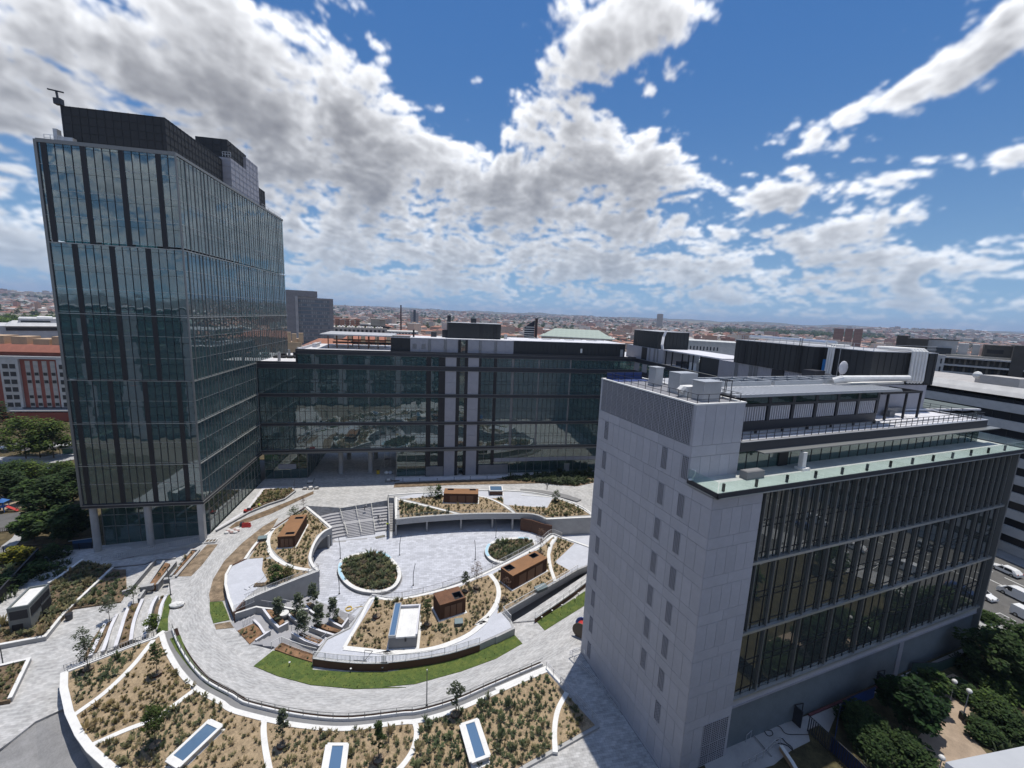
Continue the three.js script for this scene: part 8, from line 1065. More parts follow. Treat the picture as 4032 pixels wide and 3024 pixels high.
// roofs and terraces just behind the glass buildings
{const t=far('ochre_flats','ochre apartment building with chimneys and a tiled roof behind the glass tower','apartment building',-19,-9,232),X=t.X,Y=t.Y,o=lum(0.55,0.40,0.26),ti=lum(0.36,0.16,0.10);
t.P('wall',new MB().box(X(-19),X(-9),0,Y(-5.1),-22,0),o);t.P('tile_roof',new MB().hexa([[X(-15.6),Y(-5.1),0.6],[X(-9),Y(-5.1),0.6],[X(-9),Y(-5.1),-22],[X(-15.6),Y(-5.1),-22]],[[X(-13.6),Y(-4.0),-9],[X(-10),Y(-4.0),-9],[X(-10),Y(-4.0),-13],[X(-13.6),Y(-4.0),-13]]),ti);t.P('ochre_block',new MB().box(X(-17.5),X(-15.5),Y(-5.1),Y(-4.3),-9,0.2),o);for(const [a,e] of [[-16.9,-3.1],[-16.3,-3.3],[-15.55,-3.2]]){t.P('chimney',new MB().box(X(a)- 1,X(a)+1,Y(-4.4),Y(e),-3,-1),lum(0.60,0.43,0.28));}t.P('ochre_block',new MB().box(X(-16.2),X(-15.6),Y(-4.4),Y(-3.9),-5,-1.4),o);}
{const t=far('orange_flats','row of orange rendered flats seen under the rooftop canopy','apartment building',-11,1,240),X=t.X,Y=t.Y;t.P('wall',new MB().box(X(-11),X(1),0,Y(-3.9),-20,0),lum(0.42,0.20,0.13));t.P('tile_roof',new MB().hexa([[X(-11),Y(-3.9),0.8],[X(1),Y(-3.9),0.8],[X(1),Y(-3.9),-20],[X(-11),Y(-3.9),-20]],[[X(-10),Y(-3.2),-8],[X(0.4),Y(-3.2),-8],[X(0.4),Y(-3.2),-12],[X(-10),Y(-3.2),-12]]),lum(0.36,0.15,0.10));for(const a of [-10.2,-8.7,-7,-5.6])t.P('ochre_block',new MB().box(X(a),X(a)+2.2,Y(-4.4),Y(-3.3),-1,0.3),lum(0.55,0.42,0.28));windows(t,X(-11),X(1),Y(-6),Y(-4),22,2,0,win,0.35,0.45);}
{const t=far('white_terraced_flats','pale flats with rooftop terraces and potted greenery beyond the canopy','apartment building',-12.3,-1.5,380),X=t.X,Y=t.Y,w=lum(0.50,0.46,0.42);t.P('wall',new MB().box(X(-12.3),X(-5.5),0,Y(-2.35),-25,0),w);t.P('wall',new MB().box(X(-5.5),X(-1.5),0,Y(-2.7),-25,-2),lum(0.55,0.54,0.52));windows(t,X(-11.8),X(-5.7),Y(-3.0),Y(-2.5),12,1,0,win,0.55,0.6);windows(t,X(-5.3),X(-1.7),Y(-3.4),Y(-2.8),9,2,-2,win,0.5,0.5);for(let i=0;i<16;i++)t.P('roof_pot',new MB().ball(X(-11.6+i*0.38),Y(-2.28),-3,1.0,1.0,1.0,6,4),i % 3?M.white:lum(0.05,0.08,0.03));t.P('roof_tank',new MB().ball(X(-12.3),Y(-2.4),2,2.6,1.5,2,10,6),M.white);t.P('roof_frame',new MB().box(X(-6.0),X(-5.2),Y(-2.4),Y(-2.1),-4,-2).bar([X(-8.8),Y(-2.05),-3],[X(-5),Y(-2.2),-3],0.8),M.black);}
{const t=far('brick_flats','brown brick flats left of the grey concrete block in the near city','apartment building',-11.7,-8.7,700),X=t.X,Y=t.Y;for(let i=0;i<5;i++)t.P('brick_block',new MB().box(X(-11.7+i*0.6),X(-11.2+i*0.6),0,Y(-1.35 -(i & 1)*0.12),-30,-4+(i & 1)*3),lum(0.36,0.185,0.13));windows(t,X(-11.6),X(-8.8),Y(-2.2),Y(-1.5),14,3,-3.6,win,0.4,0.4);t.P('tile_roof',new MB().box(X(-11.7),X(-8.7),Y(-1.34),Y(-1.3),-30,-6),lum(0.30,0.14,0.09));}
{const t=far('concrete_block','plain grey concrete block in the near city','building',-7.5,-5.7,620),X=t.X,Y=t.Y;t.P('wall',new MB().box(X(-7.5),X(-6.4),0,Y(-1.25),-26,0).box(X(-6.4),X(-5.7),0,Y(-1.35),-26,-2),lum(0.34,0.31,0.27));t.P('roof_edge',new MB().box(X(-7.55),X(-5.65),Y(-1.25),Y(-1.2),-27,0.4),lum(0.24,0.22,0.2));}
{const t=far('brick_chimney','tall thin dark factory chimney standing over the city','chimney',-3.84,-3.7,600);t.P('shaft',new MB().cyl(0,0,0,t.Y(0.68),1.25,0.85,12),lum(0.07,0.035,0.03));t.P('rim',new MB().cyl(0,0,t.Y(0.62),t.Y(0.69),1.0,1.0,12),lum(0.05,0.03,0.03));}
{const t=far('banded_high_rise','slim white and grey banded apartment tower beside the factory chimney','apartment tower',-2.55,-1.55,1150),X=t.X,Y=t.Y;t.P('body',new MB().box(X(-2.55),X(-1.55),0,Y(-0.2),-20,0),lum(0.10,0.11,0.13));t.P('core',new MB().box(X(-2.2),X(-1.9),0,Y(0.16),-14,0.6),lum(0.07,0.08,0.10));for(let j=0;j<14;j++){t.P('balcony_band',new MB().box(X(-2.56),X(-2.2),Y(-1.8+j*0.115),Y(-1.8+j*0.115)+1.2,-20,0.8),lum(0.55,0.55,0.55));t.P('balcony_band',new MB().box(X(-1.9),X(-1.54),Y(-1.8+j*0.115),Y(-1.8+j*0.115)+1.2,-20,0.8),lum(0.55,0.55,0.55));}}
{const t=far('striped_wedge_building','dark wedge shaped building with white stripes rising over the roof edge','building',12.5,14.2,232),X=t.X,Y=t.Y;t.P('body',new MB().hexa([[X(12.5),0,0],[X(13.85),0,0],[X(13.85),0,-8],[X(12.5),0,-8]],[[X(12.5),Y(-1.5),0],[X(13.85),Y(-0.55),0],[X(13.85),Y(-0.55),-8],[X(12.5),Y(-1.5),-8]]),lum(0.03,0.034,0.05));for(let j=0;j<6;j++){const e=-3+j*0.3,x0=Math.max(X(12.5),X(12.5+(e+1.6)*1.42));t.P('white_stripe',new MB().box(x0,X(13.85),Y(e),Y(e)+0.35,0,0.12),M.white);}t.P('pylon',new MB().box(X(13.9),X(14.25),0,Y(-0.25),-3,1),lum(0.06,0.04,0.04));}
{const t=far('hall_roof_building','low wide hall with a pale green roof behind the glass building','hall',14.6,24.4,420),X=t.X,Y=t.Y;t.P('roof',new MB().hexa([[X(14.6),Y(-2.55),0],[X(24.4),Y(-2.55),0],[X(24.4),Y(-2.55),-60],[X(14.6),Y(-2.55),-60]],[[X(16.3),Y(-1.75)+1,-22],[X(22.6),Y(-1.75)+1,-22],[X(22.6),Y(-1.75)+1,-40],[X(16.3),Y(-1.75)+1,-40]]),lum(0.36,0.42,0.37));t.P('wall',new MB().box(X(14.8),X(24.2),0,Y(-2.6),-58,-2),lum(0.40,0.41,0.40));t.P('eaves',new MB().box(X(14.5),X(24.5),Y(-2.66),Y(-2.55),-60.5,0.6),lum(0.5,0.52,0.5));}
{const t=far('white_depot','long pale building with dark arched openings and ribbed upper wall','building',33.2,38.8,330),X=t.X,Y=t.Y;t.P('wall',new MB().box(X(33.2),X(38.8),0,Y(-2.15),-30,0),lum(0.55,0.56,0.56));const rb=new MB();for(let i=0;i<46;i++)rb.box(lerp(X(33.2),X(38.8),i/46),lerp(X(33.2),X(38.8),i/46)+0.25,Y(-2.75),Y(-2.15),0,0.2);t.P('rib',rb,lum(0.5,0.53,0.53),{stuff:true});windows(t,X(33.6),X(37),Y(-3.3),Y(-2.75),9,1,0.05,win,0.4,0.8);}
{const t=far('brown_tower_flats','cluster of three brown tower blocks in the distance on the right','apartment tower',47.9,50.3,1100),X=t.X,Y=t.Y;for(const [a,b,e] of [[47.9,48.75,0.06],[48.85,49.5,0.1],[49.6,50.3,0.1]]){t.P('block',new MB().box(X(a),X(b),0,Y(e),-20,0),lum(0.20,0.12,0.10));for(let j=0;j<8;j++)t.P('balcony_band',new MB().box(X(a),X(b),Y(-1+j*0.14),Y(-1+j*0.14)+0.9,0,0.3),lum(0.30,0.2,0.17));}}
{const t=far('hilltop_slab','broad slab block standing alone on the skyline','apartment tower',29.47,30.2,3600);t.P('block',new MB().box(t.X(29.47),t.X(30.2),0,t.Y(0.93),-20,0),lum(0.34,0.30,0.27));t.P('roof_box',new MB().box(t.X(29.6),t.X(30.1),t.Y(0.93),t.Y(0.97),-16,-4),lum(0.3,0.27,0.25));}
}
// ---------- the city to the skyline, wood and hills ----------
{
const r=rng(77),D2=Math.PI/180,walls=[[0.48,0.36,0.28],[0.42,0.27,0.20],[0.56,0.50,0.43],[0.36,0.20,0.15],[0.60,0.56,0.50],[0.40,0.36,0.32],[0.50,0.38,0.30]],roofs=[[0.34,0.165,0.11],[0.28,0.13,0.09],[0.38,0.21,0.15],[0.42,0.36,0.31],[0.55,0.54,0.52]];
const hill=(az,d)=>{const t=smooth(3200,7500,d);return -6+t*(d*0.0108+24*noise2(az*0.09,d*0.0004))- smooth(500,1800,d)*6;};
const terr=new MB(),ring=[900,2000,3200,4200,5200,6400,7600,9000];for(let i=1;i<ring.length;i++)for(let a=-60;a<86;a+=2){const P=(q,d)=>[Math.sin(q*D2)*d,hill(q,d)- 0.5,-Math.cos(q*D2)*d];terr.quad(P(a,ring[i - 1]),P(a+2,ring[i - 1]),P(a+2,ring[i]),P(a,ring[i]));}
structure('terrain',terr,std({color:lin(0.14,0.125,0.085),roughness:1}),'land rising gently under the far city');
const city=new MB(),nearProto=[];
const house=(mb,w,d,h,pitched,wc,rc)=>{mb.col=wc;mb.box(-w/2,w/2,-12,h,-d/2,d/2);mb.col=rc;if(pitched){const k=Math.min(w,d)*0.18;mb.hexa([[-w/2 - 0.4,h,d/2+0.4],[w/2+0.4,h,d/2+0.4],[w/2+0.4,h,-d/2 - 0.4],[-w/2 - 0.4,h,-d/2 - 0.4]],[[-w/2+d*0.42,h+k,0.5],[w/2 - d*0.42,h+k,0.5],[w/2 - d*0.42,h+k,-0.5],[-w/2+d*0.42,h+k,-0.5]]);}else{mb.box(-w/2,w/2,h,h+0.5,-d/2,d/2);mb.col=wc;mb.box(-w*0.2,w*0.1,h+0.5,h+3,-d*0.2,d*0.2);}};
const free=(az,d)=>!((az>-19&&az<2&&d<780)||(az>11&&az<26&&d<520)||(az>32&&az<40&&d<380)||(az>50&&d<300)||(az<-30&&d<480)||(az>-44&&az<-30&&d<1900&&d>350));
const nearSpots=[];
for(let k=0;k<15000;k++){
const az=-46+r()*124,d=330+Math.pow(r(),1.25)*6900;if(!free(az,d))continue;
const cl=noise2(az*0.35,d*0.0021);if(cl<-0.42&&d>800)continue;
const big=r()<0.06,w=(10+r()*26)*(1+d/5200),dp=9+r()*8,h=big?22+r()*16:7+r()*10+(d>2500?r()*7:0),turn=Math.floor(noise2(az*0.5+40,d*0.0016)*6)*0.42+(r()<0.5?0:Math.PI/2),near=d<860;
if(near){nearSpots.push([az,d,turn]);continue;}
const one=new MB(),wc=walls[(r()*walls.length)| 0],rc=roofs[Math.min(4,(r()*(cl>0.2?6:4.4))| 0)],t=0.75+r()*0.5;house(one,w,dp,h,!big&&r()<0.66,wc.map((c)=>c*t),rc.map((c)=>c*t));
const c=Math.cos(turn),s=Math.sin(turn),x0=Math.sin(az*D2)*d,z0=-Math.cos(az*D2)*d,y0=hill(az,d);
for(let i=0;i<one.p.length;i+=3){const x=one.p[i],z=one.p[i+2],nx=one.n[i],nz=one.n[i+2];city.p.push(x0+x*c+z*s,y0+one.p[i+1],z0 - x*s+z*c);city.n.push(nx*c+nz*s,one.n[i+1],-nx*s+nz*c);}
for(const q of one.t)city.t.push(q);(city.c||=[]);for(const q of one.c)city.c.push(q);
}
city.col=null;
const cm=structure('distant_city',city,std({vertexColors:true,roughness:0.95}),'roofs and blocks of the city reaching to the skyline');cm.userData.kind='stuff';
// the nearest blocks one by one
const win=std({color:lin(0.04,0.045,0.05),roughness:0.3});
const protos=[[24,13,13,0,0],[18,12,10,1,1],[34,13,17,2,2],[22,14,15,4,3],[28,12,12,6,0]].map(([w,dp,h,a,b],i)=>{const t=new THREE.Group();part(t,'wall',new MB().box(-w/2,w/2,-6,h,-dp/2,dp/2),std({color:lin(...walls[a]),map:T.concrete,roughness:0.95}),{local:true});const rb=new MB();rb.hexa([[-w/2 - 0.4,h,dp/2+0.4],[w/2+0.4,h,dp/2+0.4],[w/2+0.4,h,-dp/2 - 0.4],[-w/2 - 0.4,h,-dp/2 - 0.4]],[[-w/2+dp*0.4,h+2.4,0.5],[w/2 - dp*0.4,h+2.4,0.5],[w/2 - dp*0.4,h+2.4,-0.5],[-w/2+dp*0.4,h+2.4,-0.5]]);part(t,'roof',rb,std({color:lin(...roofs[b]),map:T.concrete,roughness:0.95}),{local:true});const wm=new MB(),nx=Math.round(w/2.8),ny=Math.floor(h/3);for(let x=0;x<nx;x++)for(let y=0;y<ny;y++)for(const s of [1,-1]){const cx=-w/2+(x+0.5)*w/nx;wm.box(cx - 0.6,cx+0.6,y*3+1,y*3+2.5,s*dp/2 - 0.05,s*dp/2+0.05);}part(t,'windows',wm,win,{local:true,stuff:true});part(t,'chimney',new MB().box(w*0.1,w*0.1+1.2,h,h+3.4,0.6,1.8),std({color:lin(...walls[2])}),{local:true});return t;});
const names=['pinkish rendered city block with a tiled roof, one of many beyond the glass buildings','brown brick city block with a dark tiled roof, one of many beyond the glass buildings','long cream city block with a light tiled roof, one of many beyond the glass buildings','pale city block with a grey roof, one of many beyond the glass buildings','warm rendered city block with a red roof, one of many beyond the glass buildings'];
const placed=[];for(const [az,d,turn] of nearSpots){const x=Math.sin(az*D2)*d,z=-Math.cos(az*D2)*d;if(placed.length>=170)break;if(placed.some((p)=>Math.hypot(p[0] - x,p[1] - z)<27))continue;placed.push([x,z]);const i=(r()*5)| 0,c=protos[i].clone();c.name=numbered('city_block');c.position.set(x,hill(az,d),z);c.rotation.y=turn;scene.add(c);tag(c,names[i],'apartment building','city blocks beyond the glass buildings, kind '+'abcde'[i]);}
// trees among the roofs, the wood on the left
const blob=crownMesh(901,[[0,3,0,3],[1.6,4,0.6,2.2],[-1.5,3.6,-0.8,2.3],[0.2,5,0.2,2]],150,0.85,LP.park,0.9).geo();
const wood=(name,label,n,f)=>{const im=new THREE.InstancedMesh(blob,LEAF,n);im.name=numbered(name);im.userData={kind:'stuff',label};const q=new THREE.Object3D(),c=new THREE.Color();for(let i=0;i<n;i++){const [az,d,s,k]=f(i);q.position.set(Math.sin(az*D2)*d,hill(az,d),-Math.cos(az*D2)*d);q.rotation.y=r()*6;q.scale.set(s,s*(0.8+r()*0.4),s);q.updateMatrix();im.setMatrixAt(i,q.matrix);im.setColorAt(i,c.setRGB(k*1.1,k,k*0.8));}scene.add(im);};
wood('distant_trees','trees standing between the roofs of the city',2600,()=>{let az,d;do{az=-46+r()*124;d=420+Math.pow(r(),1.1)*5200;}while(!free(az,d)&&d<780);return [az,d,(1.0+r()*1.1)*(1+d/3000),0.7+r()*0.5];});
wood('distant_woods','wood of round green trees on the left beyond the white terraced office',900,()=>{const d=460+r()*900;return [-46+r()*16,d,2.0+r()*1.3,0.9+r()*1.1];});
wood('distant_woods','green belt of trees on the right below the skyline',700,()=>[36+r()*16,3000+r()*1500,3.5+r()*2,0.8+r()*0.5]);
// hills
const ridge=(d,a0,a1,el,amp,seed,col,label)=>{const mb=new MB();for(let a=a0;a<a1;a+=0.5){const h=(q)=>50+d*Math.tan((el(q)+amp*(noise2(q*0.35,seed)+0.5*noise2(q*0.9,seed+5)+0.3*noise2(q*2.3,seed+9)))*D2),P=(q,dd,y)=>[Math.sin(q*D2)*dd,y,-Math.cos(q*D2)*dd];mb.quad(P(a,d*0.75,-60),P(a+0.5,d*0.75,-60),P(a+0.5,d,h(a+0.5)),P(a,d,h(a))).quad(P(a,d,h(a)),P(a+0.5,d,h(a+0.5)),P(a+0.5,d*1.1,-60),P(a,d*1.1,-60));}structure('hills',mb,std({color:lin(...col),roughness:1}),label);};
ridge(11500,-62,90,(q)=>0.30+0.1*smooth(-20,10,q)- 0.05*smooth(30,60,q),0.10,3,[0.075,0.07,0.05],'low hills on the skyline');ridge(24000,52,90,(q)=>0.1+0.75*smooth(54,66,q),0.12,9,[0.04,0.05,0.055],'far blue mountains on the right');
scene.fog=new THREE.FogExp2(new THREE.Color().setRGB(0.55,0.70,0.95),0.000065);
}
// ---------- the building the picture is taken from, and the city behind it, both mirrored in the glass ----------
{
const t=thing('viewpoint_building','dark glass office under the roof terrace the picture is taken from','office building',[-30,-6,2]),F=frame(-190,1.6,1,0,0,-1),q=[];
part(t,'body',new MB().box(-190,10,-6,46.4,2.2,26),M.black);part(t,'roof',new MB().box(-190.1,10.1,46.4,46.6,1.5,26.1),M.roofGrey);
for(let y=-5;y<44;y+=4.2){part(t,'floor_band',new MB().box(-190,10,y,y+1.0,1.5,2.2),M.dark);for(const [a,b] of cols(0,200,2.9))q.push([a,b,y+1.05,y+4.15]);}
glaze(t,{...F,o:[-190,1.7],n:[0,-1],u:[1,0]},q,M.glass,0,0,'pane');
for(const [x0,x1] of [[-168,-165],[-150,-145],[-131,-129],[-118,-112.5],[-97,-94],[-82,-80],[-66,-62.5],[-52,-48],[-36,-33.5],[-20,-16],[-2,1]])part(t,'grey_panel',new MB().box(x0,x1,-5,46,1.3,1.5),M.panel);
const r=rng(191),D2=Math.PI/180,city=new MB(),pal=[[0.48,0.36,0.28],[0.42,0.25,0.18],[0.55,0.48,0.4],[0.36,0.19,0.13],[0.58,0.53,0.47]];
for(let k=0;k<1700;k++){const az=88+r()*215,d=130+Math.pow(r(),1.4)*2600;if(az<118&&d<260)continue;if(az>268&&d<330)continue;const x=Math.sin(az*D2)*d,z=-Math.cos(az*D2)*d,w=12+r()*26,h=(r()<0.06?30:12)+r()*14,t2=0.75+r()*0.5;city.col=pal[(r()*5)| 0].map((c)=>c*t2);city.obox(x,-8,z,w,h+2,12+r()*6,r()<0.5?0.2:1.77);city.col=[0.34*t2,0.17*t2,0.11*t2];city.obox(x,-6+h,z,w*0.9,1.4,10,r()<0.5?0.2:1.77);}
const cm=structure('distant_city',city,std({vertexColors:true,roughness:0.95}),'city behind the viewpoint, mirrored in the glass fronts');cm.userData.kind='stuff';
}
// ---------- people at work on the site ----------
{
const skin=[0.42,0.27,0.19],capsule=(p,a,b,ra,rb)=>{const abx=b[0] - a[0],aby=b[1] - a[1],abz=b[2] - a[2],t=clamp(((p[0] - a[0])*abx+(p[1] - a[1])*aby+(p[2] - a[2])*abz)/(abx*abx+aby*aby+abz*abz||1));return Math.hypot(p[0] - a[0] - abx*t,p[1] - a[1] - aby*t,p[2] - a[2] - abz*t)- lerp(ra,rb,t);};
const body=(bones,tint)=>{const n=44,mc=new MarchingCubes(n,M.dark,false,false,60000),S=1.0;mc.isolation=0;mc.field.fill(-1);
for(let k=0;k<n;k++)for(let j=0;j<n;j++)for(let i=0;i<n;i++){const p=[(i - n/2)/(n/2)*S,(j - n/2)/(n/2)*S+0.95,(k - n/2)/(n/2)*S];let d=1e9;for(const b of bones){const e=capsule(p,...b),h=clamp(0.5+0.5*(d - e)/0.045);d=d*(1 - h)+e*h - 0.045*h*(1 - h);}mc.field[k*n*n+j*n+i]=-d;}
mc.update();const c=mc.count,g=new THREE.BufferGeometry(),P=new Float32Array(c*3),N=new Float32Array(c*3),C=new Float32Array(c*3);for(let i=0;i<c;i++){for(let a=0;a<3;a++){P[i*3+a]=mc.positionArray[i*3+a]*S+(a===1?0.95:0);N[i*3+a]=mc.normalArray[i*3+a];}const cc=tint(P[i*3],P[i*3+1],P[i*3+2]);C.set(cc,i*3);}g.setAttribute('position',new THREE.BufferAttribute(P,3));g.setAttribute('normal',new THREE.BufferAttribute(N,3));g.setAttribute('color',new THREE.BufferAttribute(C,3));g.setAttribute('uv',new THREE.BufferAttribute(new Float32Array(c*2),2));return g;};
const arm=(s,el,ha)=>[[[s*0.19,1.42,0],el,0.055,0.045],[el,ha,0.042,0.032],[ha,[ha[0],ha[1] - 0.09,ha[2]+0.02],0.035,0.022]],leg=(s,kn,ft)=>[[[s*0.09,0.93,0],kn,0.095,0.06],[kn,ft,0.06,0.042],[ft,[ft[0],ft[1] - 0.02,ft[2]+0.16],0.045,0.035]];
const stand=[[[0,0.95,0],[0,1.38,0.01],0.135,0.165],[[-0.14,1.42,0],[0.14,1.42,0],0.07,0.07],[[0,1.45,0],[0,1.57,0.02],0.055,0.05],[[0,1.64,0.025],[0,1.69,0.02],0.085,0.088],[[0,1.63,0.1],[0,1.645,0.115],0.018,0.012],...arm(1,[0.27,1.15,-0.02],[0.27,0.92,0.09]),...arm(-1,[-0.26,1.15,0.0],[-0.2,1.0,0.2]),...leg(1,[0.11,0.5,0.03],[0.12,0.08,-0.02]),...leg(-1,[-0.11,0.51,0.1],[-0.12,0.08,0.13])];
const bend=[[[0,0.88,-0.12],[0,1.08,0.27],0.13,0.155],[[-0.14,1.09,0.29],[0.14,1.09,0.29],0.07,0.07],[[0,1.12,0.36],[0,1.14,0.44],0.055,0.05],[[0,1.13,0.5],[0,1.17,0.53],0.085,0.088],[[0.17,1.06,0.3],[0.22,0.8,0.38],0.052,0.044],[[0.22,0.8,0.38],[0.16,0.56,0.48],0.042,0.03],[[0.16,0.56,0.48],[0.15,0.48,0.5],0.035,0.022],[[-0.17,1.06,0.3],[-0.22,0.8,0.36],0.052,0.044],[[-0.22,0.8,0.36],[-0.15,0.57,0.46],0.042,0.03],[[-0.15,0.57,0.46],[-0.14,0.49,0.48],0.035,0.022],[[0.09,0.86,-0.12],[0.13,0.48,0.02],0.095,0.06],[[0.13,0.48,0.02],[0.13,0.08,-0.1],0.06,0.042],[[0.13,0.07,-0.1],[0.13,0.05,0.07],0.045,0.035],[[-0.09,0.86,-0.12],[-0.13,0.48,0.06],0.095,0.06],[[-0.13,0.48,0.06],[-0.13,0.08,-0.02],0.06,0.042],[[-0.13,0.07,-0.02],[-0.13,0.05,0.15],0.045,0.035]];
const tint=(top,leg_,bent)=>(x,y,z)=>bent?(z>0.4&&y>1.02?skin:y<0.62&&z>0.3?skin:y>0.84||z>0.2?top:leg_):y>1.5?skin:Math.abs(x)>0.18&&y<1.06?skin:y>0.94?top:y<0.1?[0.03,0.025,0.02]:leg_;
const mat=std({vertexColors:true,roughness:0.9}),yel=[0.62,0.72,0.05],navy=[0.02,0.025,0.05],grey=[0.10,0.10,0.11];
const gS=body(stand,tint(yel,navy)),gB=body(bend,tint(yel,navy,true)),gG=body(bend,tint(grey,grey,true)),gC=body(stand,tint([0.48,0.44,0.36],grey));
const person=(label,g,bent,p,y,turn,hat=M.white)=>{const t=thing('person',label,'person',[p[0],y,p[1]],null,turn);part(t,'body',g,mat,{local:true});const c=bent?[0,1.2,0.53]:[0,1.71,0.02];part(t,'helmet',new MB().ball(c[0],c[1],c[2],0.115,0.1,0.13,12,6).box(-0.07,0.07,c[1] - 0.03,c[1] - 0.01,c[2]+0.1,c[2]+0.18),hat,{local:true});};
person('worker in a pale shirt and white helmet walking before the glass building',gC,false,[34.20,-113.42],0.02,2.6);
person('worker in a yellow vest bending by the triangular bed at the foot of the tower',gB,true,[-41.41,-108.46],0.05,1.2);person('worker in a white helmet crouched at the top of the stairs',gG,true,[-15.82,-104.79],0,2.2);person('worker in a yellow vest leaning over the lowest seating steps',gB,true,[-9.73,-99.22],-2.0,1.3);person('worker in grey kneeling on the landing of the seating steps',gG,true,[-12.21,-102.25],-1.35,1.0);
}
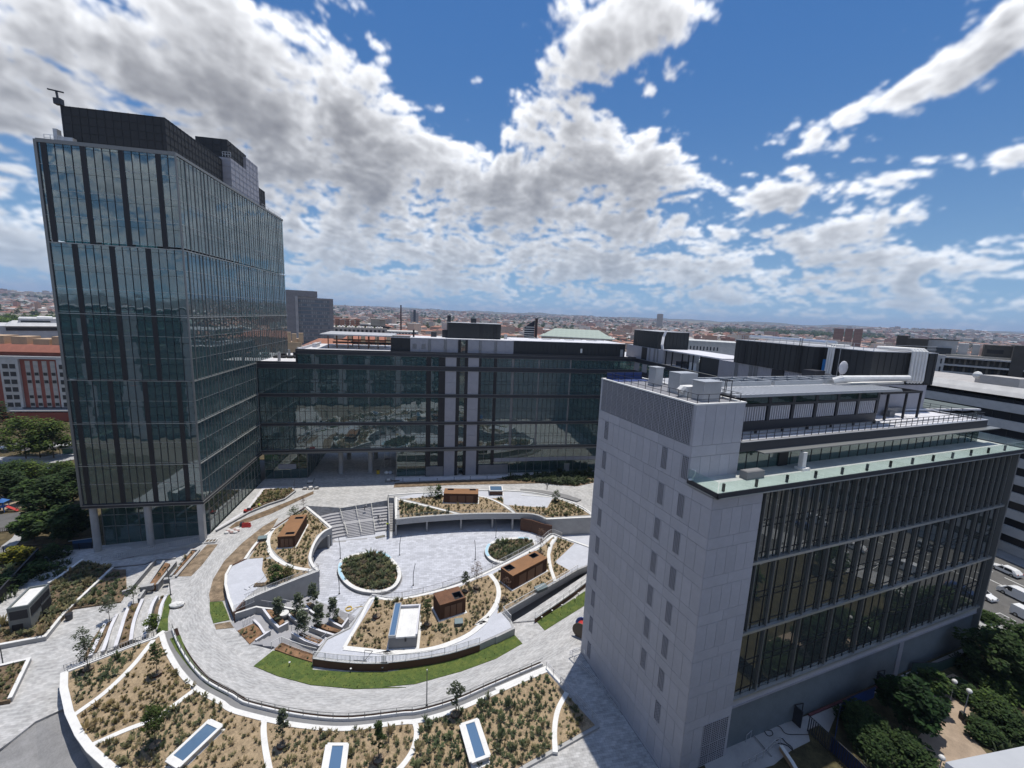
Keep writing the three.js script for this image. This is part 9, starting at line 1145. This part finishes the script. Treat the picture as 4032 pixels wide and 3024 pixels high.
// ---------- building site clutter ----------
{
const P=(t,n,mb,m)=>part(t,n,mb,m,{local:true}),rl=[24.20,-56.87],reel=thing('cable_reel','big red and blue cable reel beside the corner of the pale building','cable reel',[rl[0],0.02,rl[1]],null,0.9),disc=(x,r,m,n)=>P(reel,n,(()=>{const b=new MB();for(let i=0;i<24;i++){const a=i/24*6.2832,c=(i+1)/24*6.2832,q=(t,xx)=>[xx,1.25+Math.sin(t)*r,Math.cos(t)*r];b.quad(q(a,x - 0.05),q(c,x - 0.05),q(c,x+0.05),q(a,x+0.05));b.tri([x+0.05,1.25,0],q(a,x+0.05),q(c,x+0.05));b.tri([x - 0.05,1.25,0],q(c,x - 0.05),q(a,x - 0.05));}return b;})(),m);
disc(-0.75,1.25,M.bark,'flange');disc(-0.68,1.0,M.red,'red_face');disc(0.75,1.25,std({color:lin(0.03,0.09,0.3),roughness:0.6}),'flange');P(reel,'drum',new MB().tube([[-0.7,1.25,0],[0.7,1.25,0]],0.8,16),M.red);
const clutter=[['plastic_barrier','red plastic barrier on the forecourt by the tower','barrier',[-40.53,-98.90],(t)=>{P(t,'body',new MB().hexa([[-0.9,0,0.3],[0.9,0,0.3],[0.9,0,-0.3],[-0.9,0,-0.3]],[[-0.85,1,0.08],[0.85,1,0.08],[0.85,1,-0.08],[-0.85,1,-0.08]]),M.red);P(t,'foot',new MB().box(-0.9,-0.5,0,0.2,-0.36,0.36).box(0.5,0.9,0,0.2,-0.36,0.36),M.red);}],
['rubble_pile','pile of pinkish rubble and sacks on the dug up soil by the tower','rubble',[-42.71,-96.97],(t)=>{for(let i=0;i<9;i++)P(t,'sack',new MB().ball((i % 3)*0.9 - 0.9+(i & 1)*0.2,0.22,(i/3 | 0)*0.6 - 0.6,0.5,0.25,0.34,7,4),i % 2?std({color:lin(0.42,0.3,0.27)}):M.white);}],
['cable_drum','small dark drum beside the red plastic barrier','drum',[-41.73,-99.53],(t)=>{P(t,'drum',new MB().tube([[-0.3,0.5,0],[0.3,0.5,0]],0.5,12),M.dark);P(t,'core',new MB().tube([[-0.4,0.5,0],[0.4,0.5,0]],0.2,8),M.bark);}],
['orange_machine','low red machine at the tip of the triangular bed','machine',[-43.13,-106.60],(t)=>{P(t,'body',new MB().box(-0.9,0.9,0.2,0.6,-0.4,0.4),M.red);P(t,'engine',new MB().box(-0.2,0.7,0.6,0.95,-0.3,0.3),M.dark);P(t,'wheels',new MB().tube([[-0.7,0.2,-0.5],[-0.7,0.2,0.5]],0.2,8).tube([[0.7,0.2,-0.5],[0.7,0.2,0.5]],0.2,8),M.black);}],
['pallet_stack','pallets of paving and rubble by the lobby corner','pallets',[-32.30,-119.45],(t)=>{for(let i=0;i<3;i++){P(t,'pallet',new MB().box(i*1.5 - 2,i*1.5 - 0.8,0,0.14,-0.5,0.5),M.bark);P(t,'stones',new MB().obox(i*1.5 - 1.4,0.14,0,0.9,0.35+0.2*(i & 1),0.8,i*0.4),i & 1?M.white:M.concrete);}}],
['site_trolley','small site trolley with boards near the lobby corner','trolley',[-33.40,-123.72],(t)=>{P(t,'deck',new MB().box(-0.8,0.8,0.3,0.4,-0.5,0.5),M.galv);P(t,'board',new MB().obox(0,0.4,0,1.3,0.35,0.7,0.2),M.white);P(t,'handle',new MB().bars([[0.9,0.4,-0.4],[1.1,1.3,-0.4],[1.1,1.3,0.4],[0.9,0.4,0.4]],0.06),M.dark);P(t,'wheel',new MB().tube([[-0.6,0.15,-0.5],[-0.6,0.15,0.5]],0.15,8).tube([[0.6,0.15,-0.5],[0.6,0.15,0.5]],0.15,8),M.black);}],
['yellow_tank','yellow drum standing in the open passage','drum',[-15.36,-129.49],(t)=>{P(t,'drum',new MB().cyl(0,0,0,1.15,0.5,0.5,14),M.yellow);P(t,'lid',new MB().cyl(0,0,1.15,1.22,0.4,0.36,14),M.black);}],
['white_bulk_bag','two white bulk bags at the right side of the open passage','bulk bag',[-12.29,-128.93],(t)=>{P(t,'bag',new MB().ball(-0.55,0.5,0,0.65,0.52,0.55,9,6),M.white);P(t,'bag',new MB().ball(0.65,0.55,0.1,0.6,0.56,0.55,9,6),M.roofWhite);}],
['scaffold_tower','thin scaffold tower in the shade of the open passage','scaffold',[-13.03,-134.82],(t)=>{const b=new MB();for(const x of [-1,1])for(const z of [-0.6,0.6])b.bar([x,0,z],[x,5,z],0.06);for(let y=0.6;y<5;y+=1.1)b.bars([[-1,y,-0.6],[1,y,-0.6],[1,y,0.6],[-1,y,0.6],[-1,y,-0.6]],0.05);b.bar([-1,0,0.6],[1,2.6,0.6],0.04).bar([1,2.6,0.6],[-1,5,0.6],0.04).bar([-2.2,0,0.6],[-1,3,0.6],0.05);P(t,'frame',b,M.rail);P(t,'board',new MB().box(-1,1,2.7,2.78,-0.6,0.6),M.bark);}],
['stone_crate','grey crate with a white top on the paving near the passage','crate',[-11.71,-122.77],(t)=>{P(t,'crate',new MB().box(-0.9,0.9,0,0.6,-0.5,0.5),M.concreteDark);P(t,'white_top',new MB().box(-0.4,0.5,0.6,0.85,-0.35,0.35),M.white);P(t,'plank',new MB().bar([0.9,0.3,0],[3.2,0.2,-0.2],0.35,0.15),M.bark);}],
['steel_plate','dark mesh plate lying at the foot of the seating steps','plate',[-11.20,-96.55],(t)=>{P(t,'plate',new MB().obox(0,0,0,2.0,0.1,0.9,0.35),std({color:lin(0.16,0.15,0.12)}));P(t,'handle',new MB().obox(1.0,0.05,-0.3,0.2,0.2,0.2),M.dark);}],
['stone_pile','dark tools and stones on the landing of the seating steps','tools',[-11.13,-101.42],(t)=>{for(let i=0;i<5;i++)P(t,'stone',new MB().ball(i*0.35 - 0.8,0.12,(i & 1)*0.3,0.2,0.14,0.17,6,4),i & 1?M.concreteDark:M.dark);}],
['garden_hose','loose grey hose lying on the island beside the tower','hose',[-30.58,-74.20],(t)=>{P(t,'hose',new MB().tube([[-0.6,0.06,0.5],[0,0.06,0.9],[0.4,0.06,0.4],[-0.1,0.06,0],[0.3,0.06,-0.6],[1.2,0.06,-1.6],[1.4,0.06,-3],[2,0.06,-4.2]],0.05,5),M.galv);P(t,'tap',new MB().cyl(2,-4.2,0,0.6,0.08),M.dark);}],
['debris_heap','small heap of brown debris beside the straw on the tower side island','debris',[-28.84,-74.57],(t)=>{for(let i=0;i<8;i++)P(t,'lump',new MB().ball((i % 4)*0.5 - 0.8,0.1,(i>>2)*0.5 - 0.2,0.36,0.2,0.3,6,4),i % 3?M.bark:M.soil);}],
['bent_frame','bent metal trolley frame lying by the white railing of the front island','frame',[-8.47,-55.45],(t)=>{P(t,'frame',new MB().bars([[-0.2,0.9,-0.4],[-0.2,0,0.6],[0.9,0.8,-0.2],[-0.2,0.9,-0.4]],0.06),M.dark);P(t,'bar',new MB().bar([-1.6,0.08,0.3],[0.2,0.08,0.7],0.07),M.dark);}]];
for(const [n,l,c,p,f] of clutter){const y=/seating steps/.test(l)?(/foot/.test(l)?-2.98:-1.3):/island/.test(l)?1.26:0.04;f(thing(n,l,c,[p[0],y,p[1]]));}
}
scene.traverse((o)=>{if(o.isMesh){o.castShadow=true;o.receiveShadow=true;}});
renderer.render(scene,camera);
